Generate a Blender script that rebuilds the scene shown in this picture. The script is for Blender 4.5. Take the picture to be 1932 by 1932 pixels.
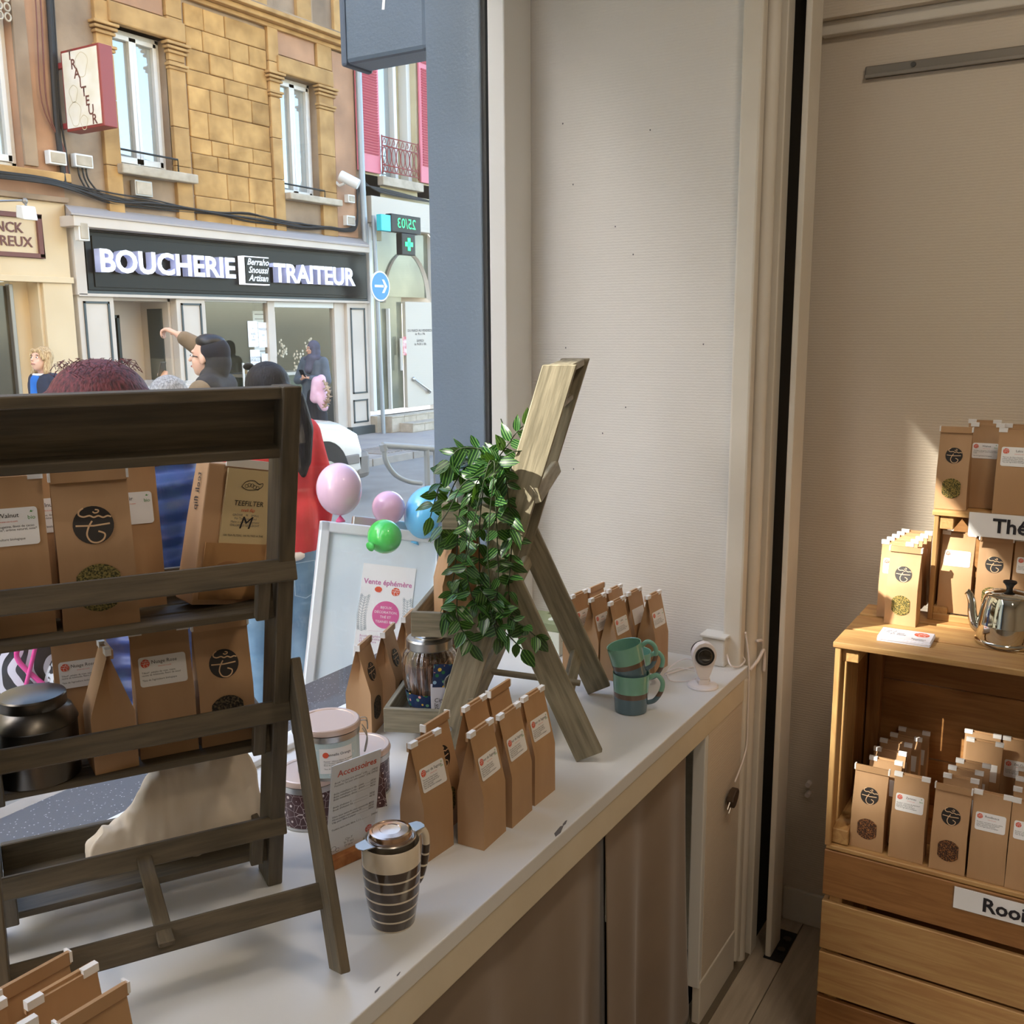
import bpy, bmesh, math, random
from mathutils import Vector, Matrix, Euler, noise
random.seed(7)
S = bpy.context.scene
COL = S.collection
for o in list(bpy.data.objects): bpy.data.objects.remove(o)
V = Vector
R = math.radians
PI = math.pi

# ------------------------------------------------------------------ camera
CAM_H = 1.674
FPX, CX = 1872.0, 966.0
_y, _p, _r = R(31.535), R(10.547), R(-0.4255)
FW = V((math.cos(_y)*math.cos(_p), math.sin(_y)*math.cos(_p), -math.sin(_p)))
_rt = V((math.sin(_y), -math.cos(_y), 0)); _up = _rt.cross(FW)
RT = _rt*math.cos(_r) + _up*math.sin(_r)
UP = -_rt*math.sin(_r) + _up*math.cos(_r)
CC = V((0, 0, CAM_H))
cam = bpy.data.cameras.new('camera'); cam.sensor_width = 36; cam.lens = 36*FPX/1932
cam.clip_start = .01; cam.clip_end = 200
camo = bpy.data.objects.new('camera', cam); COL.objects.link(camo)
camo.matrix_world = Matrix(((RT.x, UP.x, -FW.x, 0), (RT.y, UP.y, -FW.y, 0), (RT.z, UP.z, -FW.z, CAM_H), (0, 0, 0, 1)))
S.camera = camo
def ray(x, y): return (RT*(x-CX) - UP*(y-CX))/FPX + FW
def atz(x, y, z): d = ray(x, y); return CC + d*((z-CAM_H)/d.z)
def aty(x, y, Y): d = ray(x, y); return CC + d*(Y/d.y)
def atx(x, y, X): d = ray(x, y); return CC + d*(X/d.x)
def atd(x, y, t): return CC + ray(x, y)*t
def atp(x, y, p, n): d = ray(x, y); return CC + d*((V(p)-CC).dot(n)/d.dot(n))

# ------------------------------------------------------------------ world, sun, exposure
SUN_D = V((1, -.677, -.81)).normalized()          # the way the sunlight travels
w = bpy.data.worlds.new('sky'); S.world = w; w.use_nodes = True
nt = w.node_tree; nt.nodes.clear()
sky = nt.nodes.new('ShaderNodeTexSky'); sky.sky_type = 'NISHITA'; sky.sun_disc = False
sky.sun_elevation = math.asin(-SUN_D.z); sky.sun_rotation = math.atan2(-SUN_D.x, -SUN_D.y)
sky.air_density = 1.0; sky.dust_density = 1.3; sky.ozone_density = 1.0
bg = nt.nodes.new('ShaderNodeBackground'); bg.inputs['Strength'].default_value = .62
wo = nt.nodes.new('ShaderNodeOutputWorld')
nt.links.new(sky.outputs[0], bg.inputs[0]); nt.links.new(bg.outputs[0], wo.inputs[0])
sl = bpy.data.lights.new('sun', 'SUN'); sl.energy = 9.0; sl.angle = R(.53); sl.color = (1, .93, .82)
so = bpy.data.objects.new('sun', sl); COL.objects.link(so)
so.rotation_mode = 'QUATERNION'; so.rotation_quaternion = SUN_D.to_track_quat('-Z', 'Y'); so.location = (-6, 6, 9)
vs = S.view_settings; vs.view_transform = 'Standard'; vs.look = 'None'; vs.exposure = .85; vs.gamma = 1; vs.use_curve_mapping = False

# ------------------------------------------------------------------ helpers
def put(o, parent=None, label=None, cat=None, group=None, kind=None):
    if parent is not None: o.parent = parent
    if label: o['label'] = label
    if cat: o['category'] = cat
    if group: o['group'] = group
    if kind: o['kind'] = kind
    return o
def thing(name, label, cat, loc=(0, 0, 0), rz=0, group=None, M=None):
    o = bpy.data.objects.new(name, None); COL.objects.link(o); o.empty_display_size = .05
    if M is not None: o.matrix_world = M
    else: o.location = loc; o.rotation_euler = (0, 0, rz)
    return put(o, None, label, cat, group)
def link(name, me, parent=None, M=None, **kw):
    o = bpy.data.objects.new(name, me); COL.objects.link(o)
    if M is not None: o.matrix_basis = M
    return put(o, parent, **kw)
def dup(root, M=None, label=None, group=None):
    def cp(o, par):
        c = o.copy(); COL.objects.link(c); c.parent = par
        for ch in list(o.children): cp(ch, c)
        return c
    kids = list(root.children)
    r = root.copy(); COL.objects.link(r)
    for ch in kids: cp(ch, r)
    if M is not None: r.matrix_basis = M
    if label: r['label'] = label
    if group: r['group'] = group
    return r
def frame(o, x, y=None, z=None):
    """matrix from origin and x axis, approximate y axis (or z axis)"""
    x = V(x).normalized()
    if z is not None: z = V(z).normalized(); y = z.cross(x).normalized(); z = x.cross(y)
    else: y = V(y); z = x.cross(y).normalized(); y = z.cross(x)
    o = V(o)
    return Matrix(((x.x, y.x, z.x, o.x), (x.y, y.y, z.y, o.y), (x.z, y.z, z.z, o.z), (0, 0, 0, 1)))
def TR(x, y, z, rz=0, rx=0, ry=0): return Matrix.Translation((x, y, z)) @ Euler((rx, ry, rz)).to_matrix().to_4x4()

class MB:
    def __init__(s): s.v = []; s.f = []
    def add(s, vs, fs, M=None):
        n = len(s.v)
        for p in vs:
            p = V(p); s.v.append(tuple(M @ p) if M is not None else tuple(p))
        s.f += [tuple(i+n for i in f) for f in fs]; return s
    def box(s, c, d, M=None):
        x, y, z = [q/2 for q in d]; a, b, e = c
        return s.add([(a+i*x, b+j*y, e+k*z) for i in (-1, 1) for j in (-1, 1) for k in (-1, 1)],
                     [(0, 1, 3, 2), (4, 6, 7, 5), (0, 4, 5, 1), (2, 3, 7, 6), (0, 2, 6, 4), (1, 5, 7, 3)], M)
    def bb(s, x0, x1, y0, y1, z0, z1, M=None):
        return s.box(((x0+x1)/2, (y0+y1)/2, (z0+z1)/2), (abs(x1-x0), abs(y1-y0), abs(z1-z0)), M)
    def hexa(s, p, M=None):    # 4 bottom, 4 top, same winding
        return s.add(p, [(3, 2, 1, 0), (4, 5, 6, 7), (0, 1, 5, 4), (1, 2, 6, 5), (2, 3, 7, 6), (3, 0, 4, 7)], M)
    def prism(s, poly, z0, z1, M=None):
        n = len(poly)
        return s.add([(x, y, z0) for x, y in poly]+[(x, y, z1) for x, y in poly],
                     [tuple(range(n-1, -1, -1)), tuple(range(n, 2*n))]+[(i, (i+1) % n, n+(i+1) % n, n+i) for i in range(n)], M)
    def cyl(s, p0, p1, r0, r1=None, n=12, caps=True):
        return s.tube([p0, p1], [r0, r0 if r1 is None else r1], n, caps)
    def tube(s, pts, r, n=8, caps=True, closed=False):
        pts = [V(p) for p in pts]; m = len(pts)
        rs = r if isinstance(r, (list, tuple)) else [r]*m
        b = len(s.v); ref = None
        for i, p in enumerate(pts):
            if closed: t = pts[(i+1) % m]-pts[i-1]
            else: t = (pts[min(i+1, m-1)]-pts[max(i-1, 0)])
            t = t.normalized() if t.length > 1e-9 else V((0, 0, 1))
            if ref is None: ref = t.orthogonal().normalized()
            ref = (ref - t*ref.dot(t)); ref = ref.normalized() if ref.length > 1e-6 else t.orthogonal().normalized()
            q = t.cross(ref)
            for k in range(n):
                a = 2*PI*k/n; s.v.append(tuple(p+(ref*math.cos(a)+q*math.sin(a))*rs[i]))
        for i in range(m if closed else m-1):
            j = (i+1) % m
            for k in range(n):
                s.f.append((b+i*n+k, b+i*n+(k+1) % n, b+j*n+(k+1) % n, b+j*n+k))
        if caps and not closed:
            s.f.append(tuple(b+k for k in range(n-1, -1, -1))); s.f.append(tuple(b+(m-1)*n+k for k in range(n)))
        return s
    def lathe(s, prof, n=32, M=None, sx=1, sy=1):
        vs = []; fs = []; m = len(prof)
        for r, z in prof:
            for k in range(n):
                a = 2*PI*k/n; vs.append((r*math.cos(a)*sx, r*math.sin(a)*sy, z))
        for i in range(m-1):
            for k in range(n): fs.append((i*n+k, i*n+(k+1) % n, (i+1)*n+(k+1) % n, (i+1)*n+k))
        if prof[0][0] > 1e-6: fs.append(tuple(range(n-1, -1, -1)))
        if prof[-1][0] > 1e-6: fs.append(tuple((m-1)*n+k for k in range(n)))
        return s.add(vs, fs, M)
    def ell(s, c, r, n=16, m=10, M=None):
        prof = [(math.sin(PI*i/m), -math.cos(PI*i/m)) for i in range(m+1)]
        T = Matrix.Translation(c) @ Matrix.Diagonal((r[0], r[1], r[2], 1))
        return s.lathe([(max(a, 1e-4), b) for a, b in prof], n, (M @ T) if M is not None else T)
    def ribbon(s, pts, wd, z=0):       # flat stroke in xy
        pts = [V((p[0], p[1])) for p in pts]; b = len(s.v); m = len(pts)
        for i, p in enumerate(pts):
            t = (pts[min(i+1, m-1)]-pts[max(i-1, 0)])
            t = t.normalized() if t.length > 1e-9 else V((1, 0))
            q = V((-t.y, t.x))*wd/2
            s.v.append((p.x+q.x, p.y+q.y, z)); s.v.append((p.x-q.x, p.y-q.y, z))
        for i in range(m-1): s.f.append((b+2*i, b+2*i+1, b+2*i+3, b+2*i+2))
        return s
    def mesh(s, name, mat, smooth=False):
        me = bpy.data.meshes.new(name); me.from_pydata(s.v, [], s.f)
        if mat: me.materials.append(mat)
        bm = bmesh.new(); bm.from_mesh(me)
        bmesh.ops.remove_doubles(bm, verts=bm.verts, dist=1e-6)
        bmesh.ops.recalc_face_normals(bm, faces=bm.faces); bm.to_mesh(me); bm.free()
        if smooth:
            for p in me.polygons: p.use_smooth = True
            if smooth != True: me.set_sharp_from_angle(angle=R(smooth))
        return me
    def build(s, name, mat, parent=None, smooth=False, bevel=0, M=None, seg=2, **kw):
        o = link(name, s.mesh(name, mat, smooth), parent, M, **kw)
        if bevel:
            b = o.modifiers.new('bevel', 'BEVEL'); b.width = bevel; b.segments = seg; b.limit_method = 'ANGLE'; b.angle_limit = R(40)
        return o
def box(name, x0, x1, y0, y1, z0, z1, mat, parent=None, bevel=.002, **kw):
    """box with its own origin so that the grain and the pattern follow the piece"""
    b = MB().bb(-(x1-x0)/2, (x1-x0)/2, -(y1-y0)/2, (y1-y0)/2, -(z1-z0)/2, (z1-z0)/2)
    return b.build(name, mat, parent, bevel=bevel, M=Matrix.Translation(((x0+x1)/2, (y0+y1)/2, (z0+z1)/2)), **kw)
def plank(name, p0, p1, wdir, wd, th, mat, parent=None, bevel=.0015, **kw):
    """board from p0 to p1 (centre line); its grain runs along local x"""
    p0, p1 = V(p0), V(p1); L = (p1-p0).length
    return MB().box((0, 0, 0), (L, wd, th)).build(name, mat, parent, bevel=bevel, M=frame((p0+p1)/2, p1-p0, wdir), seg=1, **kw)
def rrect(w_, h_, r, n=4):
    out = []
    for cx, cy, a0 in ((w_/2-r, h_/2-r, 0), (-w_/2+r, h_/2-r, 90), (-w_/2+r, -h_/2+r, 180), (w_/2-r, -h_/2+r, 270)):
        for i in range(n+1): a = R(a0+90*i/n); out.append((cx+r*math.cos(a), cy+r*math.sin(a)))
    return out
def circ(r, n=24, cx=0, cy=0): return [(cx+r*math.cos(2*PI*i/n), cy+r*math.sin(2*PI*i/n)) for i in range(n)]
def bez(pts, n=8):               # Catmull-Rom through points
    P = [V(p) for p in pts]; out = []
    for i in range(len(P)-1):
        a = P[max(i-1, 0)]; b = P[i]; c = P[i+1]; d = P[min(i+2, len(P)-1)]
        for k in range(n):
            t = k/n
            out.append(.5*((2*b)+(c-a)*t+(2*a-5*b+4*c-d)*t*t+(3*b-a-3*c+d)*t*t*t))
    out.append(P[-1]); return out
_tx = {}
def text_mesh(body, size, mat, align='CENTER', ext=0.0, off=0.0, shear=0.0, sp=1.0, line=1.0, sx=1.0, res=2):
    k = (body, size, mat.name, align, ext, off, shear, sp, line, sx)
    if k in _tx: return _tx[k]
    c = bpy.data.curves.new('t', 'FONT'); c.body = body; c.size = size; c.align_x = align; c.align_y = 'CENTER'
    c.extrude = ext; c.offset = off; c.shear = shear; c.space_character = sp; c.space_line = line; c.resolution_u = res
    o = bpy.data.objects.new('t', c); COL.objects.link(o)
    dg = bpy.context.evaluated_depsgraph_get(); me = bpy.data.meshes.new_from_object(o.evaluated_get(dg))
    bpy.data.objects.remove(o); me.materials.clear(); me.materials.append(mat); me.name = 'lettering'
    if sx != 1.0: me.transform(Matrix.Diagonal((sx, 1, 1, 1)))
    _tx[k] = me; return me
def text(parent, M, *a, name='lettering', **k): return link(name, text_mesh(*a, **k), parent, M)

# ------------------------------------------------------------------ materials
M_ = {}
def mat(name, col, rough=.6, metal=0, spec=.5, **k):
    m = bpy.data.materials.new(name); m.use_nodes = True; n = m.node_tree; N = n.nodes; L = n.links
    b = N['Principled BSDF']; b.inputs['Base Color'].default_value = (*col, 1); b.inputs['Roughness'].default_value = rough
    b.inputs['Metallic'].default_value = metal; b.inputs['Specular IOR Level'].default_value = spec
    if 'coat' in k: b.inputs['Coat Weight'].default_value = k['coat']; b.inputs['Coat Roughness'].default_value = .08
    if 'sub' in k:
        b.inputs['Subsurface Weight'].default_value = k['sub']; b.inputs['Subsurface Radius'].default_value = (.02, .01, .006)
    if 'emit' in k: b.inputs['Emission Color'].default_value = (*k['emit'], 1); b.inputs['Emission Strength'].default_value = k.get('es', 1)
    if 'alpha' in k: b.inputs['Alpha'].default_value = k['alpha']
    if 'trans' in k: b.inputs['Transmission Weight'].default_value = k['trans']; b.inputs['IOR'].default_value = k.get('ior', 1.45)
    if 'sheen' in k: b.inputs['Sheen Weight'].default_value = k['sheen']
    tc = N.new('ShaderNodeTexCoord'); mp = N.new('ShaderNodeMapping'); L.new(tc.outputs[k.get('coord', 'Object')], mp.inputs[0])
    oi = N.new('ShaderNodeObjectInfo')
    ad = N.new('ShaderNodeVectorMath'); ad.operation = 'SCALE'; ad.inputs[0].default_value = (17, 31, 23); L.new(oi.outputs['Random'], ad.inputs['Scale'])
    if k.get('rand', True): L.new(ad.outputs[0], mp.inputs['Location'])
    mp.inputs['Scale'].default_value = k.get('stretch', (1, 1, 1))
    if 'col2' in k:
        t = N.new('ShaderNodeTexNoise'); t.inputs['Scale'].default_value = k.get('scale', 8); t.inputs['Detail'].default_value = k.get('detail', 5)
        t.inputs['Distortion'].default_value = k.get('dist', 0); L.new(mp.outputs[0], t.inputs[0])
        r = N.new('ShaderNodeValToRGB'); r.color_ramp.elements[0].color = (*col, 1); r.color_ramp.elements[1].color = (*k['col2'], 1)
        r.color_ramp.elements[0].position = k.get('lo', .35); r.color_ramp.elements[1].position = k.get('hi', .65)
        L.new(t.outputs[0], r.inputs[0]); out = r.outputs[0]
        if 'vary' in k:
            h = N.new('ShaderNodeHueSaturation'); mr = N.new('ShaderNodeMapRange')
            mr.inputs[3].default_value = 1-k['vary']; mr.inputs[4].default_value = 1+k['vary']
            L.new(oi.outputs['Random'], mr.inputs[0]); L.new(mr.outputs[0], h.inputs['Value']); L.new(out, h.inputs['Color']); out = h.outputs[0]
        L.new(out, b.inputs['Base Color'])
    if 'bump' in k:
        bs, bd = k['bump']; mp2 = N.new('ShaderNodeMapping'); L.new(tc.outputs[k.get('bcoord', k.get('coord', 'Object'))], mp2.inputs[0]); mp2.inputs['Scale'].default_value = k.get('bstretch', k.get('stretch', (1, 1, 1)))
        t = N.new('ShaderNodeTexNoise'); t.inputs['Scale'].default_value = bs; t.inputs['Detail'].default_value = k.get('bdet', 4); L.new(mp2.outputs[0], t.inputs[0])
        u = N.new('ShaderNodeBump'); u.inputs['Strength'].default_value = k.get('bstr', .5); u.inputs['Distance'].default_value = bd
        L.new(t.outputs[0], u.inputs['Height']); L.new(u.outputs[0], b.inputs['Normal'])
    M_[name] = m; return m
def nodes(m): return m.node_tree.nodes, m.node_tree.links, m.node_tree.nodes['Principled BSDF']
def C(h):                        # srgb hex -> linear
    return tuple(((int(h[i:i+2], 16)/255+.055)/1.055)**2.4 if int(h[i:i+2], 16) > 10 else int(h[i:i+2], 16)/3294 for i in (0, 2, 4))
def defm(k, *a, **kw): M_[k] = mat(k, *a, **kw); return M_[k]
defm('white_paint', C('E4E4E0'), .45, bump=(40, .0006), coord='Object')
defm('ledge_white', C('DFE0DE'), .32, col2=C('E6E7E6'), scale=3, bump=(25, .0004))
defm('cream_paint', C('D9CDB4'), .55, col2=C('E2D7C0'), scale=6, bump=(60, .0008))
defm('trim_cream', C('DDD6C8'), .5, col2=C('E4DED2'), scale=5, bump=(30, .0008))
defm('kraft', C('BC966E'), .55, col2=C('B08A62'), scale=14, stretch=(1, 1, .25), vary=.08, bump=(60, .0012), bstr=.45)
defm('kraft_dark', C('9A6E45'), .6)
defm('paper', C('F1F0EE'), .5); defm('paper_lilac', C('E6E6F2'), .5)
defm('ink', C('26242A'), .6); defm('ink_grey', C('6A6A6E'), .6); defm('orange', C('DE5A3C'), .55); defm('bio_green', C('4E9A45'), .6)
defm('stamp', C('231C18'), .5); defm('stamp_line', C('D9B58C'), .6)
defm('dark_wood', C('4F4738'), .6, col2=C('675B47'), scale=5, stretch=(2, 22, 22), detail=6, vary=.16, bump=(5, .0012), bstretch=(3, 40, 40))
defm('grey_wood', C('736C58'), .6, col2=C('968D76'), scale=5, stretch=(2, 22, 22), detail=6, vary=.12, bump=(5, .0012), bstretch=(3, 40, 40))
defm('pine', C('AE8250'), .55, col2=C('C39C64'), scale=4, stretch=(1.2, 16, 16), detail=5, dist=1.2, vary=.12, bump=(4, .001), bstretch=(2, 30, 30))
defm('pine_dark', C('8C5F33'), .55, col2=C('A27240'), scale=4, stretch=(1.2, 14, 14), detail=5, dist=1.5, vary=.1, bump=(4, .001), bstretch=(2, 30, 30))
defm('steel', C('B9B6B0'), .28, 1); defm('chrome', C('D8D6CE'), .06, 1); defm('tin', C('C6C3BE'), .32, 1); defm('lid_pink', C('D9C3B6'), .38, .35)
defm('gunmetal', C('6E6A64'), .33, 1); defm('black', C('16161A'), .45); defm('void', C('050505'), .9)
defm('leafm', C('1D4A1C'), .32, sub=0, col2=C('2F6B24'), scale=9)
defm('vine', C('2B3A1E'), .6); defm('pot_grey', C('A9ABA6'), .45, col2=C('9C9E9A'), scale=20)
defm('plastic_white', C('EFE8E6'), .35); defm('brown_plug', C('4A3A2C'), .5)
defm('blue_paint', C('556676'), .42, col2=C('5B6C7D'), scale=4, bump=(120, .0016)); defm('blue_dark', C('49586A'), .5)
def glassmat(name, tint=(.97, .98, .98), gl=1.0, f0=.035, pw=5, rough=.0):
    m = bpy.data.materials.new(name); m.use_nodes = True; N = m.node_tree.nodes; L = m.node_tree.links; N.clear()
    t = N.new('ShaderNodeBsdfTransparent'); t.inputs[0].default_value = (*tint, 1)
    g = N.new('ShaderNodeBsdfGlossy'); g.inputs['Roughness'].default_value = rough; g.inputs[0].default_value = (gl, gl, gl, 1)
    lw = N.new('ShaderNodeLayerWeight'); lw.inputs[0].default_value = .5          # Schlick reflection, the same on both faces
    pw_ = N.new('ShaderNodeMath'); pw_.operation = 'POWER'; pw_.inputs[1].default_value = pw; L.new(lw.outputs['Facing'], pw_.inputs[0])
    f = N.new('ShaderNodeMath'); f.operation = 'MULTIPLY_ADD'; f.inputs[1].default_value = .95; f.inputs[2].default_value = f0; L.new(pw_.outputs[0], f.inputs[0])
    x = N.new('ShaderNodeMixShader'); o = N.new('ShaderNodeOutputMaterial')
    L.new(f.outputs[0], x.inputs[0]); L.new(t.outputs[0], x.inputs[1]); L.new(g.outputs[0], x.inputs[2]); L.new(x.outputs[0], o.inputs[0])
    M_[name] = m; return m
glassmat('window_glass'); glassmat('clear_glass', (.90, .92, .92), f0=.10, pw=2.2); glassmat('acrylic', (.95, .96, .97))
def wallpaper(name, base):
    m = mat(name, base, .75); N, L, b = nodes(m)
    tc = [n for n in N if n.type == 'TEX_COORD'][0]
    w1 = N.new('ShaderNodeTexWave'); w1.wave_type = 'BANDS'; w1.bands_direction = 'Z'; w1.inputs['Scale'].default_value = 46; w1.inputs['Distortion'].default_value = 2.2; w1.inputs['Detail'].default_value = 3; w1.inputs['Detail Scale'].default_value = 3
    n1 = N.new('ShaderNodeTexNoise'); n1.inputs['Scale'].default_value = 160; n1.inputs['Detail'].default_value = 3
    L.new(tc.outputs['Object'], w1.inputs[0]); L.new(tc.outputs['Object'], n1.inputs[0])
    a = N.new('ShaderNodeMath'); a.operation = 'ADD'; L.new(w1.outputs['Fac'], a.inputs[0]); L.new(n1.outputs[0], a.inputs[1])
    u = N.new('ShaderNodeBump'); u.inputs['Strength'].default_value = .22; u.inputs['Distance'].default_value = .0014
    L.new(a.outputs[0], u.inputs['Height']); L.new(u.outputs[0], b.inputs['Normal'])
    M_[name] = m
wallpaper('wallpaper', C('E3E1DC')); wallpaper('wallpaper_warm', C('D9CDBB'))
# ------------------------------------------------------------------ the room
ZL = .837                                   # display ledge
GY = 1.42                                   # plane of the shop window
XW = 2.33                                   # side wall of the display
XR = 2.62                                   # wall behind the crates
def st(o): o['kind'] = 'structure'; return o
floor = st(box('floor', -3.2, XR+.3, -3.6, .80, -.08, -.02, M_['dark_wood'], bevel=0))
defm('laminate', C('AA9E8C'), .45, col2=C('BCB09E'), scale=4, stretch=(1.5, 18, 18), detail=6, vary=.10, bump=(4, .0006), bstretch=(2, 40, 40))
for r_ in range(7):
    y1 = .792 - r_*.153; y0 = y1-.151
    cuts = [(-3.2, .35), (.353, 1.62), (1.623, XR)] if r_ % 2 else [(-3.2, -.3), (-.297, .98), (.983, 2.26), (2.263, XR)]
    if r_ == 0: cuts = [(-3.2, .2), (.203, XR)]
    for a, b_ in cuts: box('floor_plank', a, b_, y0, y1, -.02, 0, M_['laminate'], floor, bevel=.0015)
box('floor_rest', -3.2, XR, -3.6, .792-7*.153-.002, -.02, 0, M_['laminate'], floor, bevel=0)
box('threshold_strip', .3, 2.42, .725, .765, -.001, .004, mat('alu_strip', C('8A8070'), .35, .6), floor, bevel=.001)
st(box('ceiling', -3.2, XR+.3, -3.6, 1.6, 3.05, 3.25, M_['white_paint'], bevel=0))
wr = st(box('wall_right', XR, XR+.2, -3.6, 1.42, -.02, 3.05, M_['wallpaper_warm'], bevel=0))
st(box('wall_back', -3.2, XR, -3.8, -3.6, -.02, 3.05, M_['wallpaper_warm'], bevel=0))
st(box('wall_left', -3.4, -3.2, -3.6, 1.6, -.02, 3.05, M_['wallpaper_warm'], bevel=0))
st(box('baseboard_right', XR-.012, XR, -3.6, .70, 0, .098, M_['trim_cream'], bevel=.003))
st(box('trim_1', XR-.03, XR, -3.6, .702, 2.362, 2.394, M_['trim_cream'], bevel=.004))
st(box('trim_2', XR-.055, XR, -3.6, .702, 2.394, 3.05, M_['wallpaper_warm'], bevel=.0))
# side wall of the window display and the slot of the folding shutter behind it
sw = st(box('wall_side', XW, XW+.06, .79, GY+.02, 0, 3.05, M_['wallpaper'], bevel=0))
for py, pz in ((1.27, 2.18), (1.24, 2.03), (1.12, 1.92), (1.07, 1.85), (1.26, 1.62), (1.085, 1.47), (1.15, 1.40), (1.235, 1.30), (.88, 1.63), (1.03, 2.14)):
    MB().ell((XW-.0005, py, pz), (.001, .0018, .0022), 8, 6).build('pin_hole', M_['ink_grey'], sw, M=sw.matrix_basis.inverted())
st(box('trim_3', XW-.022, XW+.01, .752, .80, 0, 3.05, M_['trim_cream'], bevel=.006))
t4 = MB().cyl((XW+.032, .748, 0), (XW+.032, .748, 3.05), .019, n=16).build('trim_4', M_['trim_cream'], smooth=40); st(t4)
st(box('trim_5', XW+.062, XW+.112, .722, .742, 0, 3.05, M_['trim_cream'], bevel=.003))
st(box('trim_6', XW+.078, XW+.17, .673, .688, 0, 3.05, M_['trim_cream'], bevel=.003))
st(box('wall_slot', XW+.112, XR, .735, .80, 0, 3.05, M_['void'], bevel=0))
box('floor_bolt_plate', XW+.07, XW+.22, .64, .69, 0, .003, M_['black'], floor, bevel=.001)
for x_ in (XW+.12, XW+.175): MB().cyl((x_, .655, .003), (x_, .655, .009), .011, n=8).build('bolt', M_['gunmetal'], floor)
for c_ in floor.children: c_.matrix_parent_inverse = Matrix.Translation(-floor.location)
# ---- display ledge: top, front board, end panel, curtain
led = thing('display_ledge', 'white painted window display ledge with cream front board', 'ledge', (0, 0, 0)); led['kind'] = 'structure'
box('top', -1.9, XW, .738, GY-.045, ZL-.028, ZL, M_['ledge_white'], led, bevel=.002)
box('front_board', -1.9, 2.312, .741, .765, ZL-.088, ZL-.028, M_['cream_paint'], led, bevel=.003)
box('end_panel', 2.075, 2.312, .744, .762, .115, ZL-.088, M_['wallpaper_warm'], led, bevel=.001)
box('end_panel_edge', 2.055, 2.075, .744, .775, .10, ZL-.088, M_['white_paint'], led, bevel=.003)
box('end_plinth', 2.06, 2.312, .741, .762, 0, .115, M_['trim_cream'], led, bevel=.003)
box('end_post', 2.312, 2.345, .735, .765, 0.02, ZL-.03, M_['trim_cream'], led, bevel=.006)
box('inner_back', -1.9, XW, 1.30, 1.34, -.05, ZL-.03, M_['void'], led, bevel=0)
for px_, py_, k_ in ((1055, 1568, 1.0), (1066, 1553, .5), (712, 1868, .35), (752, 1838, .25)):
    q_ = atz(px_, py_, ZL); MB().prism([(-.020*k_, -.004*k_), (-.004*k_, -.005*k_), (.022*k_, .003*k_), (.014*k_, .006*k_), (-.012*k_, .003*k_)], 0, .0004).build('paint_chip', M_['ink_grey'], led, M=Matrix.Translation((q_.x, q_.y, ZL-.0001)))
# curtain under the ledge
defm('curtain', C('8C7A68'), .9, col2=C('83715F'), scale=5, sheen=.3)
def curtain(x0, x1, seed, z0=.0):
    rnd = random.Random(seed); n = 90; m = 22; vs = []; fs = []
    ph = [rnd.uniform(0, 6.28) for _ in range(4)]
    for j in range(m+1):
        t = j/m; z = ZL-.075-(ZL-.075-z0)*t
        for i in range(n+1):
            x = x0+(x1-x0)*i/n
            a = .006+.020*t
            y = .782+a*(math.sin(x*21+ph[0])+.6*math.sin(x*37+ph[1]+t)+.35*math.sin(x*9+ph[2]))*.7
            flare = .035*(t**2)*max(0, (i/n-.75)/.25) if seed == 3 else 0
            vs.append((x+flare, y-.012*t, z))
    for j in range(m):
        for i in range(n): fs.append((j*(n+1)+i, j*(n+1)+i+1, (j+1)*(n+1)+i+1, (j+1)*(n+1)+i))
    o = MB().add(vs, fs)
    return o
c1 = curtain(-1.9, 1.62, 2).build('curtain', M_['curtain'], smooth=True, label='taupe curtain panel hanging under the ledge at the near side', cat='curtain', group='curtains under the ledge')
c2 = curtain(1.60, 2.03, 3).build('curtain', M_['curtain'], smooth=True, label='taupe curtain panel under the ledge beside the cream end panel', cat='curtain', group='curtains under the ledge')
for c in (c1, c2): c.modifiers.new('thick', 'SOLIDIFY').thickness = .0015
# ---- shop window
st(box('wall_front', -3.4, XR+.2, GY+.02, 1.62, 2.86, 3.3, M_['blue_paint'], bevel=0))
st(box('wall_front_below', -3.4, 2.2, GY-.02, 1.58, -.06, ZL-.05, M_['blue_paint'], bevel=0))
st(box('wall_front_left', -3.4, -1.9, GY-.04, 1.6, -.06, 3.05, M_['blue_paint'], bevel=0))
st(box('wall_front_upper', -9, 9, 1.5, 1.64, 3.3, 10.5, mat('own_facade', C('EBD3A4'), .85), bevel=0))
st(box('wall_front_next', 2.9, 9, 1.5, 1.7, -.06, 3.3, mat('own_facade_shop', C('D8CDB8'), .8), bevel=0))
st(box('wall_front_far', -9, -3.4, 1.5, 1.7, -.06, 3.3, M_['blue_paint'], bevel=0))
wf = thing('window_1', 'tall shop window with white wooden frame', 'window'); wf['kind'] = 'structure'
box('frame_bottom', -1.9, 2.2, GY-.034, GY+.02, ZL-.03, ZL+.003, M_['white_paint'], wf, bevel=.005)
box('bead', -1.9, 2.2, GY-.052, GY-.034, ZL, ZL+.014, M_['white_paint'], wf, bevel=.003)
box('jamb', 2.2, XW, 1.362, 1.412, ZL, 2.86, M_['white_paint'], wf, bevel=.004)
box('dark_joint', 2.206, XW, 1.412, 1.434, ZL, 2.86, M_['void'], wf, bevel=0)
box('frame_top', -1.9, XW, GY-.05, GY+.03, 2.80, 2.86, M_['white_paint'], wf, bevel=.005)
MB().bb(-1.9, 2.2, GY-.003, GY+.003, ZL+.003, 2.82).build('pane', M_['window_glass'], wf)
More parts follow.
